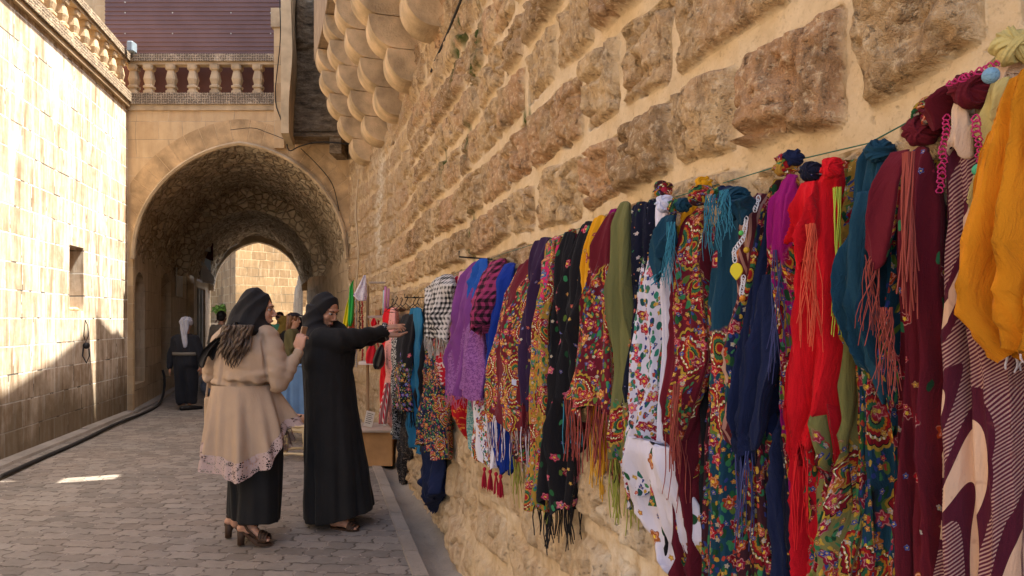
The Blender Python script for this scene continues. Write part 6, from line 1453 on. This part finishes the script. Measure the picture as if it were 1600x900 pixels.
# headscarf with a tail thrown over the shoulder
hj = [ellipsoid(h2+np.array((-.022, 0, .034)), (.118, .094, .112), R2, 26), ellipsoid(h2+np.array((-.02, 0, -.045)), (.108, .095, .115), R2, 24),
      loft([(q(400, 478), .108, .10), (q(395, 494), .122, .115), (q(391, 506, -.01), .142, .13), (q(389, 517, -.01), .165, .14), (q(394, 527, .0), .13, .11)], 28), sphere_chain([(q(397, 468, .0), .085, .085), (q(386, 488, -.01), .095, .09), (q(374, 508, -.03), .085, .08), (q(362, 518, -.05), .05, .05)], 22),
      loft([(q(412, 505, 0), .05, .07), (q(416, 520, -.02), .045, .08), (q(422, 536, -.02), .015, .04)], 16)]
shell_head('headscarf', hj, .0065, M_HIJ, A2, h2, R2, (.056, .086), (0, 0, -.010), 8)
# scarf tail: folded sheet hanging at the left back
V = []; nu, nv = 26, 46
for j in range(nv):
    t = j/(nv-1); cx = 362-30*t**.9; cy = 506+52*t; hwd = 10+13*math.sin(min(1, t*1.3)*PI*.5)
    for i in range(nu):
        s2 = i/(nu-1)*2-1; px = cx+hwd*s2*(.95)+4*math.sin(t*6); py = cy+s2*(-4-10*t)+6*t*math.sin(s2*9+1)+3*t*s2*math.sin(5*t); V.append(q(px, py, -.15+.030*math.sin(s2*8+t*3)-.05*math.sin(t*PI)+.12*t))
V = np.array(V); V2 = V+np.array((0, .006, 0)); gf = grid_faces(nu, nv); n0 = len(V)
bd = [(i, i+1) for i in range(nu-1)]+[((nv-1)*nu+i+1, (nv-1)*nu+i) for i in range(nu-1)]+[((j+1)*nu, j*nu) for j in range(nv-1)]+[(j*nu+nu-1, (j+1)*nu+nu-1) for j in range(nv-1)]
fs = [tuple(f_) for f_ in gf]+[tuple(int(x)+n0 for x in f_[::-1]) for f_ in gf]+[(b, a, a+n0, b+n0) for a, b in bd]
mesh('scarf_tail', np.concatenate([V, V2]), fs, M_HIJ, A2, True)

# ---------- man with pale headcloth in the passage mouth
Y3 = 11.55; A3 = thing('person', 'man in black baggy clothes and pale headcloth walking away into the vaulted passage', 'person', (P(290, 0, Y3)[0], Y3, 0))
q = lambda px, py, dy=0.: P(px, py, Y3+dy)
R3 = rotm(math.radians(75), 0, 0); h3 = q(291, 507, .02)
body = head_parts(h3, R3, .95)+[sphere_chain([(q(291, 515), .05, .05), (q(290, 526), .07, .07), (q(290, 545), .13, .09), (q(290, 575), .13, .10)], 16)]
body += [sphere_chain([(q(276, 530), .045, .045), (q(270, 553, .02), .04, .04), (q(265, 575, .0), .026, .026)], 12), sphere_chain([(q(306, 530), .045, .045), (q(313, 553, .02), .04, .04), (q(314, 573, .04), .026, .026)], 12)]
body += [sphere_chain([(q(286, 575), .07, .07), (q(286, 630), .04, .04)], 12), sphere_chain([(q(298, 575), .07, .07), (q(297, 630), .04, .04)], 12)]
body += hand_parts(q(265, 575), (.05, -.1, -1), (.9, .3, 0), 1, curl=.35, k=.95)+hand_parts(q(314, 573, .04), (.0, .1, -1), (-.9, .3, 0), -1, curl=.35, k=.95)
fuse('body', body, .008, SKIN3, A3, 2)
M_BLK3 = garment('black_workwear', (.012, .013, .018), .2)
def post3(co, no): return co+no*(.02*(fbm(co[:, 0]*8, co[:, 2]*6, 33, 3)-.5)+.006*np.sin(co[:, 0]*60+co[:, 2]*8))[:, None]
fuse('jacket', [loft([(q(290, 521), .06, .06), (q(290, 525), .17, .10), (q(290, 532), .22, .13), (q(290, 546), .215, .14), (q(290, 556), .20, .14)], 26), sphere_chain([(q(276, 530), .08, .08), (q(269, 552, .02), .07, .07), (q(265, 572), .052, .052)], 16), sphere_chain([(q(304, 530), .08, .08), (q(313, 552, .02), .068, .07), (q(315, 570, .04), .052, .052)], 16)], .014, M_BLK3, A3, 3, post3)
fuse('trousers', [loft([(q(290, 553), .185, .14), (q(290, 568), .20, .15), (q(283, 585), .105, .13), (q(282, 610), .092, .11), (q(284, 628), .085, .10), (q(285, 632), .07, .08)], 26), loft([(q(291, 553), .185, .14), (q(298, 585, .02), .105, .13), (q(300, 610, .03), .09, .11), (q(299, 625, .03), .085, .10), (q(299, 630, .03), .07, .08)], 26)], .014, M_BLK3, A3, 3, post3)
v, f = loft([(q(290, 550), .207, .155), (q(290, 555), .207, .155)], 26); mesh('waist_sash', v, f, garment('grey_sash', (.13, .115, .095), .2), A3)
M_TURB = garment('pale_grey_headcloth', (.33, .33, .38), .2, crumple=1.0)
fuse('headcloth', [ellipsoid(h3+np.array((-.0, 0, .045)), (.105, .105, .085), None, 18), loft([(q(289, 500, -.08), .075, .035), (q(288, 515, -.11), .062, .03), (q(288, 530, -.13), .05, .024), (q(289, 543, -.13), .040, .018)], 16)], .008, M_TURB, A3, 2, lambda co, no: co+no*(.008*np.sin(co[:, 0]*110+co[:, 2]*25))[:, None])
for px, dy in ((289, -.06), (298, .0)):
    c = q(px, 0, dy); c[2] = .045; v, f = sphere_chain([(c+np.array((-.02, -.06, 0)), .045, .04), (c+np.array((.07, .04, -.008)), .048, .034), (c+np.array((.12, .10, -.012)), .04, .03)], 14, (1, -1, 0)); mesh('shoe', v, f, plain('black_leather', (.012, .011, .011), .35) if 'black_leather' not in bpy.data.materials else bpy.data.materials['black_leather'], A3)

# ---------- people farther along
def far_person(Y, px, head_py, yaw, label, skin, top, bottom, hair, hairkind='short', H=1.68, sw=.21, arms='down', group=None, extra=None):
    X = P(px, 0, Y)[0]; g = np.array((X, Y, 0.)); A = thing('person', label, 'person', tuple(g), group); R = rotm(yaw); k = H/1.7
    L = lambda x, y, z: g+R @ np.array((x, y, z))*k
    hc_ = L(.02, 0, 1.56); body = head_parts(hc_, R, .97)+[sphere_chain([(L(0, 0, 1.5), .05, .05), (L(0, 0, 1.4), .07, .07), (L(0, 0, 1.2), .10, .12), (L(0, 0, .95), .11, .13)], 14)]
    hands = []
    for s in (-1, 1):
        shd = L(0, .16*s, 1.36)
        if arms == 'down': e_, w_2 = L(-.02, .22*s, 1.08), L(.05, .23*s, .84); hd = R @ np.array((.1, 0, -1)); hn = R @ np.array((0, -s, 0))
        else: e_, w_2 = L(.05, .23*s, 1.10), L(.27, .08*s, 1.20); hd = R @ np.array((.8, -.2*s, .35)); hn = R @ np.array((-.3, -s*.9, .2))
        body += [sphere_chain([(shd, .045, .045), (e_, .038, .038), (w_2, .025, .025)], 12)]+hand_parts(w_2, hd, hn, s, curl=.6, k=.95*k); hands.append((shd, e_, w_2))
        body += [sphere_chain([(L(0, .08*s, .95), .085, .085), (L(.01, .09*s, .5), .06, .06), (L(0, .10*s, .08), .04, .04)], 12)]
    fuse('body', body, .009, skin, A, 2)
    tp = [loft([(L(0, 0, 1.43), .07, .07), (L(0, 0, 1.40), sw*.8, .09), (L(0, 0, 1.34), sw, .12), (L(0, 0, 1.15), sw*.92, .135), (L(0, 0, .92), sw*.88, .13)], 24, True, tuple(R[:, 1]))]
    for shd, e_, w_2 in hands: tp.append(sphere_chain([(shd, .07, .07), (e_, .058, .058), (w_2*.93+e_*.07, .042, .042)], 14))
    fuse('top', tp, .014, top, A, 3, lambda co, no: co+no*(.018*(fbm(co[:, 0]*9, co[:, 2]*9, 35, 3)-.5))[:, None])
    fuse('trousers', [loft([(L(0, 0, .97), .16, .13), (L(0, .06*s, .85), .12, .13), (L(0, .095*s, .5), .085, .09), (L(0, .10*s, .07), .07, .075)], 18, True, tuple(R[:, 1])) for s in (-1, 1)], .014, bottom, A, 3)
    for s in (-1, 1):
        v, f = sphere_chain([(L(-.03, .1*s, .045), .04, .038), (L(.14, .11*s, .035), .045, .028)], 12, tuple(R[:, 1])); mesh('shoe', v, f, M_BLK, A)
    face_features(A, hc_, R, .97)
    if hairkind == 'short': 
        def ph_(co, no): return co+no*(.010*(fbm(co[:, 0]*40, co[:, 2]*40, 3, 3)-.5))[:, None]
        fuse('hair', [ellipsoid(hc_+R @ np.array((-.022, 0, .045)), (.098, .084, .088), R, 18), ellipsoid(hc_+R @ np.array((-.045, 0, -.01)), (.062, .078, .06), R, 16)], .007, hair, A, 2, ph_)
    elif hairkind == 'long':
        hp_ = [ellipsoid(hc_+R @ np.array((-.020, 0, .045)), (.104, .090, .088), R, 18), loft([(hc_+R @ np.array((-.05, 0, .04)), .085, .06), (hc_+R @ np.array((-.07, 0, -.08)), .095, .055), (hc_+R @ np.array((-.08, 0, -.20)), .10, .05), (hc_+R @ np.array((-.08, 0, -.30)), .07, .03)], 18, True, tuple(R[:, 1]))]
        fuse('hair', hp_, .008, hair, A, 2, lambda co, no: co+no*(.008*np.sin(co[:, 0]*90+4*vn(co[:, 2]*8, co[:, 1]*8, 2)))[:, None])
    elif hairkind == 'scarf':
        shell_head('headscarf', [ellipsoid(hc_+R @ np.array((-.015, 0, .03)), (.108, .09, .10), R, 20), loft([(hc_, .09, .085), (L(0, 0, 1.44), .10, .10), (L(0, 0, 1.36), .17, .13), (L(0, 0, 1.28), .14, .11)], 20, True, tuple(R[:, 1]))], .010, hair, A, hc_, R, (.055, .08), (0, 0, -.015), 5)
    if extra: extra(A, hc_, R, L)
    return A
M_COLD = garment('olive_jacket_cloth', (.11, .095, .04), .2); M_GRYB = garment('taupe_shirt_cloth', (.19, .16, .12), .2); M_JEAN = garment('blue_denim', (.05, .09, .17), .2); M_DKT = garment('dark_trouser_cloth', (.02, .022, .03), .2)
far_person(13.2, 346, 0, math.radians(80), 'man with short dark hair and taupe shirt seen from behind in the passage', SKIN3, M_GRYB, M_DKT, M_HAIRD, 'short', H=1.66)
def cap(A, hc_, R, L):
    v, f = ellipsoid(hc_+R @ np.array((0, 0, .09)), (.102, .088, .045), R, 16); mesh('cap', v, f, plain('dark_cap_cloth', (.03, .025, .03), .9), A)
    v, f = ellipsoid(hc_+R @ np.array((.10, 0, .085)), (.06, .06, .008), R, 12); mesh('cap_brim', v, f, bpy.data.materials['dark_cap_cloth'], A)
far_person(11.4, 457, 0, math.radians(5), 'long haired woman in olive jacket and dark cap beyond the woman in black', SKIN2, M_COLD, M_DKT, hair_mat('auburn_hair', (.09, .035, .012), (.28, .13, .05)), 'long', H=1.60, arms='bent', extra=cap)
far_person(12.3, 444, 0, math.radians(40), 'woman in mustard headscarf and black coat just behind the olive jacket', SKIN2, garment('black_coat_cloth', (.014, .013, .013), .2), M_DKT, garment('mustard_scarf_cloth', (.17, .11, .02), .2), 'scarf', H=1.56)
def shades(A, hc_, R, L):
    mb = MB()
    for s in (-1, 1): v, f = ellipsoid(hc_+R @ np.array((.092, .032*s, .012)), (.006, .026, .016), R, 10); mb.add(v, f)
    v, f = loft([(hc_+R @ np.array((.096, .02, .014)), .003, .003), (hc_+R @ np.array((.096, -.02, .014)), .003, .003)], 6); mb.add(v, f)
    mesh('sunglasses', mb.v, mb.f, M_BLK, A)
far_person(14.5, 437, 0, math.radians(-70), 'man in mint green shirt and sunglasses facing the camera in the passage', SKIN3, garment('mint_green_cloth', (.12, .42, .27), .15), M_JEAN, M_HAIRD, 'short', H=1.66, extra=shades)
far_person(13.2, 466, 0, math.radians(-150), 'person in dark red clothes beside the right passage wall behind the olive jacket', SKIN2, garment('dark_red_cloth', (.10, .012, .02), .2), M_DKT, M_HIJ, 'scarf', H=1.54)
# ================= STALL AND SMALL THINGS =================
# plastic stool
s_ = NT('cream_plastic'); s_.color((.55, .44, .26)); s_.rough(.45); M_PLA = s_.m
st_ = thing('stool', 'cream plastic stool on the paving between the two women', 'stool', (P(462, 0, 7.6)[0], 7.6, 0))
g = np.array(st_.location)
mb = MB().box((-.15, -.15, .335), (.15, .15, .365), .012, M=Matrix.Translation(Vector(g))); mb.build('seat', M_PLA, st_, False)
for sx in (-1, 1):
    for sy in (-1, 1):
        v, f = loft([(g+np.array((.165*sx, .165*sy, .0)), .028, .028), (g+np.array((.15*sx, .15*sy, .15)), .030, .030), (g+np.array((.132*sx, .132*sy, .34)), .034, .034)], 4, True, (1, 1, 0)); mesh('leg', v, f, M_PLA, st_, False)
for (a, b) in (((-1, -1), (1, -1)), ((1, -1), (1, 1)), ((-1, 1), (1, 1)), ((-1, -1), (-1, 1))):
    for z, k in ((.30, .136), (.055, .16)):
        A = g+np.array((a[0]*k, a[1]*k, z)); B = g+np.array((b[0]*k, b[1]*k, z)); v, f = loft([(A, .012, .026 if z > .2 else .02), ((A+B)/2+np.array((0, 0, .012 if z < .2 else .012)), .012, .022 if z > .2 else .012), (B, .012, .026 if z > .2 else .02)], 4, True, tuple(np.cross(B-A, (0, 0, 1))/np.linalg.norm(B-A))); mesh('side_rail', v, f, M_PLA, st_, False)
bg_ = thing('bag', 'small tan bag with black straps resting on the plastic stool', 'bag', g+np.array((0, 0, .366)))
v, f = sphere_chain([(g+np.array((-.08, 0, .415)), .045, .06), (g+np.array((.0, 0, .42)), .05, .075), (g+np.array((.09, 0, .415)), .045, .06)], 14, (0, 0, 1)); v[:, 2] = np.maximum(v[:, 2], .367); mesh('bag_body', v, f, plain('tan_leather', (.42, .24, .15), .6), bg_)
for a in (-1, 1):
    v, f = loft([(g+np.array((.09*a, -.082, .46)), .010, .003), (g+np.array((.02*a, -.09, .425)), .010, .003), (g+np.array((-.05*a, -.082, .455)), .010, .003)], 8); mesh('strap', v, f, M_BLK, bg_)
# table under a blue cloth
tb = thing('draped_table', 'low table hidden under a plain blue cloth behind the stool', 'table', (P(459, 0, 8.6)[0], 8.6, 0)); g = np.array(tb.location)
M_BCL = garment('blue_table_cloth', (.12, .22, .38), .12)
V = []; nu, nv = 80, 24
for j in range(nv):
    t = j/(nv-1)
    for i in range(nu):
        a = 2*PI*i/nu; m = max(abs(math.cos(a)), abs(math.sin(a)))**.85; w = .016*t*math.sin(a*14)+.01*t*math.sin(a*23+1); V.append(g+np.array((math.cos(a)/m*(.20+w+.01*t), math.sin(a)/m*(.22+w), .93-.62*t)))
V += [g+np.array((0, 0, .932))]; Fc = [tuple(x) for x in grid_faces(nu, nv, True)]+[(len(V)-1, i, (i+1) % nu) for i in range(nu)]
mesh('tablecloth', V, Fc, M_BCL, tb)
mb = MB().box((-.19, -.2, .88), (.19, .2, .915), 0, M=Matrix.Translation(Vector(g))); mb.build('table_top', M_DOOR, tb)
for sx in (-1, 1):
    for sy in (-1, 1): v, f = loft([(g+np.array((.17*sx, .18*sy, 0)), .015, .015), (g+np.array((.17*sx, .18*sy, .88)), .015, .015)], 8); mesh('leg', v, f, M_BLK, tb)
gb = thing('sack', 'bluish grey plastic sack on the ground past the man in black', 'sack', P(326, 612, 13.6)); c = P(327, 612, 13.6); c[2] = .17
fuse('sack_body', [ellipsoid(c, (.17, .16, .18)), ellipsoid(c+np.array((.08, .05, .10)), (.10, .10, .12))], .015, plain('blue_grey_plastic', (.16, .19, .25), .45), gb, 2, lambda co, no: np.maximum(co+no*(.05*(fbm(co[:, 0]*12, co[:, 2]*12, 5, 3)-.5))[:, None], np.array((-99, -99, .002))))

# souvenir stand: board on boxes with a rack of shelves against the wall
M_PLY = plain('plywood', (.42, .235, .10), .7, .2, 40, .2); M_BOARD = plain('grey_board', (.36, .30, .24), .8, .3, 40, .2); M_PAP = plain('white_card', (.62, .60, .56), .7)
bx = thing('box', 'plain orange brown wooden box on the gutter at the foot of the rack', 'box', P(593, 0, 7.2)); bx.location.z = .0
x0, x1 = P(556, 0, 7.15)[0], P(614, 0, 7.15)[0]
mb = MB().box((x0, 7.12, .0), (x1, 7.55, .345), .004); mb.build('carton', M_PLY, bx)
tp = thing('board', 'grey board lying over the orange brown box and holding cards and plaques', 'board', (x0, 7.3, .35))
mb = MB().box((x0-.04, 7.07, .348), (x1+.035, 7.62, .372), .003); mb.build('board', M_BOARD, tp)
rk = thing('display_rack', 'upright timber rack with small shelves leaning on the wall left of the red scarf', 'rack', (P(598, 0, 7.9)[0], 7.9, 0))
def px_box(pxa, pya, pxb, pyb, Y, dy, bev=.003):
    a, b = P(pxa, pyb, Y), P(pxb, pya, Y); return MB().box((a[0], Y, a[2]), (b[0], Y+dy, b[2]), bev)
for px in (572, 599): px_box(px, 446, px+4, 668, 7.9, .035).build('post', plain('old_timber', (.30, .2, .11), .8, .4, 40) if 'old_timber' not in bpy.data.materials else bpy.data.materials['old_timber'], rk)
px_box(574, 493, 609, 497, 7.72, .22).build('shelf', M_BOARD, rk); px_box(560, 565, 596, 570, 7.72, .22).build('shelf', M_PAP, rk)
px_box(576, 440, 602, 443, 7.9, .03).build('crossbar', M_BOARD, rk)
for i, (px, col, nm) in enumerate(((601, (.62, .24, .40), 'pink'), (604.5, (.66, .30, .45), 'light pink'), (597, (.45, .62, .60), 'pale mint'))):
    a = P(px, 493, 7.76); a[0] += 0; r = .014; v, f = loft([(a+np.array((0, .04*i, .002)), r, r), (a+np.array((.012, .04*i, .32-.02*i)), r, r)], 12); o = mesh('rolled_cloth', v, f, plain(nm.replace(' ', '_')+'_cloth', col, .8), None, True, origin=a); tag(o, nm+' rolled cloth standing upright on the small upper shelf of the rack', 'cloth', 'rolled cloths on the rack shelf')
o = px_box(586, 484, 594, 493, 7.78, .08, .004).build('wooden_box', M_PLY, None, origin=P(590, 493, 7.8)); tag(o, 'little wooden box on the upper shelf beside the rolled cloths', 'box')
# hanging necklaces between the posts
M_BD = [plain('amber_beads', (.45, .2, .05), .3), plain('silver_beads', (.4, .38, .36), .3), plain('brown_beads', (.12, .06, .04), .4), plain('red_beads', (.4, .02, .02), .3)]
rg = random.Random(8)
for i, (px, y0, L) in enumerate(((553, 462, 95), (557, 465, 110), (562, 470, 80), (566, 470, 100), (576, 500, 55), (581, 500, 62), (586, 500, 48), (591, 500, 60))):
    Yn = 7.86; a = P(px, y0, Yn); n = int(L/3.0); mb = MB()
    mb.tube([a, P(px, y0+L, Yn)], .0025, 4)
    for k in range(n):
        v, f = ellipsoid(P(px+rg.uniform(-.9, .9), y0+3*k+2, Yn-.004), (.0095+.004*rg.random(),)*3, n=6); mb.add(v, f)
    o = mb.build('bead_string', M_BD[i % 4], None, True, origin=a); tag(o, ['amber', 'silver grey', 'dark brown', 'red'][i % 4]+' bead string hanging from the rack '+('left of the first post' if i < 4 else 'below the upper shelf'), 'necklace', 'bead strings on the rack')
# thin hangings
def hang(name, label, cat, px, keys, mat, Y, th=.02, fr=None, group=None, folds=5, n=36):
    V = []; nv = 30; pys = [k[0] for k in keys]
    for j in range(nv):
        t = j/(nv-1); py = pys[0]+(pys[-1]-pys[0])*t; cx = np.interp(py, pys, [k[1] for k in keys]); hw = np.interp(py, pys, [k[2] for k in keys])*Y/F
        for i in range(n):
            a = 2*PI*i/n; V.append(P(cx, py, Y)+np.array((math.cos(a)*hw, math.sin(a)*min(th, hw)+.010*math.sin(math.cos(a)*folds+t*3), 0)))
    V = np.array(V); Fc = [tuple(x) for x in grid_faces(n, nv, True)]+[tuple(range(n))[::-1], tuple(range(len(V)-n, len(V)))]
    o = mesh(name, V, Fc, mat, None, True, uv=np.stack([V[:, 0]*1.3+V[:, 1], V[:, 2]], -1), origin=V[0]); tag(o, label, cat, group); return o
hang('ribbon', 'yellow ribbon hanging beside the green one above the bead strings', 'ribbon', 543, [(462, 547, 2), (480, 543, 3), (500, 541, 4.5), (522, 538, 3)], fringe_mat('yellow_ribbon', (.62, .50, .01)), 7.7)
hang('ribbon', 'bright green ribbon hanging from the rack above the bead strings', 'ribbon', 549, [(438, 552, 1), (448, 549, 3), (470, 549, 4.5), (500, 548, 4), (510, 547, 2)], fringe_mat('green_ribbon', (.03, .36, .06)), 7.66)
hang('ribbon', 'rust red cloth strip hanging below the green ribbon', 'ribbon', 547, [(496, 551, 4), (520, 548, 5), (545, 549, 5), (560, 548, 4)], fringe_mat('rust_ribbon', (.40, .07, .03)), 7.75)
o = hang('embroidered_cloth', 'small white pointed cloth with purple lettering like embroidery beside the green ribbon', 'cloth', 564, [(430, 570, 2), (440, 568, 5), (452, 565, 8), (462, 563, 11), (470, 566, 6)], mat_print('white_purple_print', (.60, .56, .62), (.25, .13, .38), 26, .62), 7.6)
o = hang('red_pouch', 'bright red small bag tied with white thread below the woman\'s bracelets', 'bag', 580, [(540, 581, 4), (550, 580, 8), (562, 580, 8.5), (568, 580, 7)], fringe_mat('red_felt', (.50, .01, .02)), 7.3, .05)
o = hang('red_pouch', 'little red heart shaped charm hanging below the upper shelf', 'charm', 584, [(497, 584, 2), (505, 584, 5), (513, 584, 2)], fringe_mat('red_felt', (.55, .01, .02)), 7.68, .03); 
o = hang('black_pouch', 'glossy black drawstring pouch hanging right of the bright red bag', 'bag', 592, [(538, 597, 2), (548, 594, 7), (562, 592, 9.5), (572, 591, 8), (577, 590, 4)], plain('black_satin', (.012, .011, .013), .35), 7.0, .05)
hang('red_cloth', 'red cloth strip with white threads hanging low behind the pink scarf', 'cloth', 606, [(598, 606, 5), (620, 603, 6), (640, 600, 7), (662, 598, 6)], mat_stripe('red_white_threads', (.42, .01, .03), (.6, .55, .5), 55., 0, .35), 6.9)
# cards on the board
for i, (px, py, rot, lab) in enumerate(((577, 652, .25, 'white lettered card leaning at the left end of the grey board'), (596, 655, -.3, 'pale plaque tilted on the middle of the grey board'), (603, 655, -.3, 'second pale plaque tilted beside the first on the grey board'))):
    c = P(px, py, 7.25); w, h = (.045, .085) if i == 0 else (.012, .075)
    Mx = Matrix.Translation(Vector((c[0], 7.25+.04*i, .375+h))) @ Matrix.Rotation(rot, 4, 'Y') @ Matrix.Rotation(.25, 4, 'X')
    A = MB().box((-w, -.004, -h), (w, .004, h), .001, M=Mx); o = A.build('card', M_PAP, None, origin=(c[0], 7.25, .375)); tag(o, lab, 'card')
    if i == 0:
        B = MB()
        for k in range(6): B.box((-w*.7, -.0055, h*(.7-.25*k)), (w*(.7-.25*(k % 2)), -.0042, h*(.7-.25*k)+.006), 0, M=Mx)
        mk = mesh('print', B.v, B.f, M_BLK, o, False)
# hangers above the touched clothes
for i, (px, py) in enumerate(((612, 478), (618, 474), (626, 476), (634, 474), (646, 475), (652, 474))):
    Yh = 6.0; c = P(px, py, Yh); R = .035
    pts = [c+np.array((0, 0, .05)), c+np.array((.01, 0, .062)), c+np.array((.018, 0, .045)), c+np.array((.004, 0, .02)), c+np.array((0, 0, 0)), c+np.array((-.05, -.05, -.05)), c+np.array((0, 0, -.055)), c+np.array((.05, .05, -.05)), c]
    v, f = loft([(p, .004, .004) for p in pts], 6); o = mesh('clothes_hanger', v, f, M_BLK, None, True, origin=c); tag(o, 'small black clothes hanger above the far end of the scarf row', 'hanger', 'black clothes hangers at the far end')
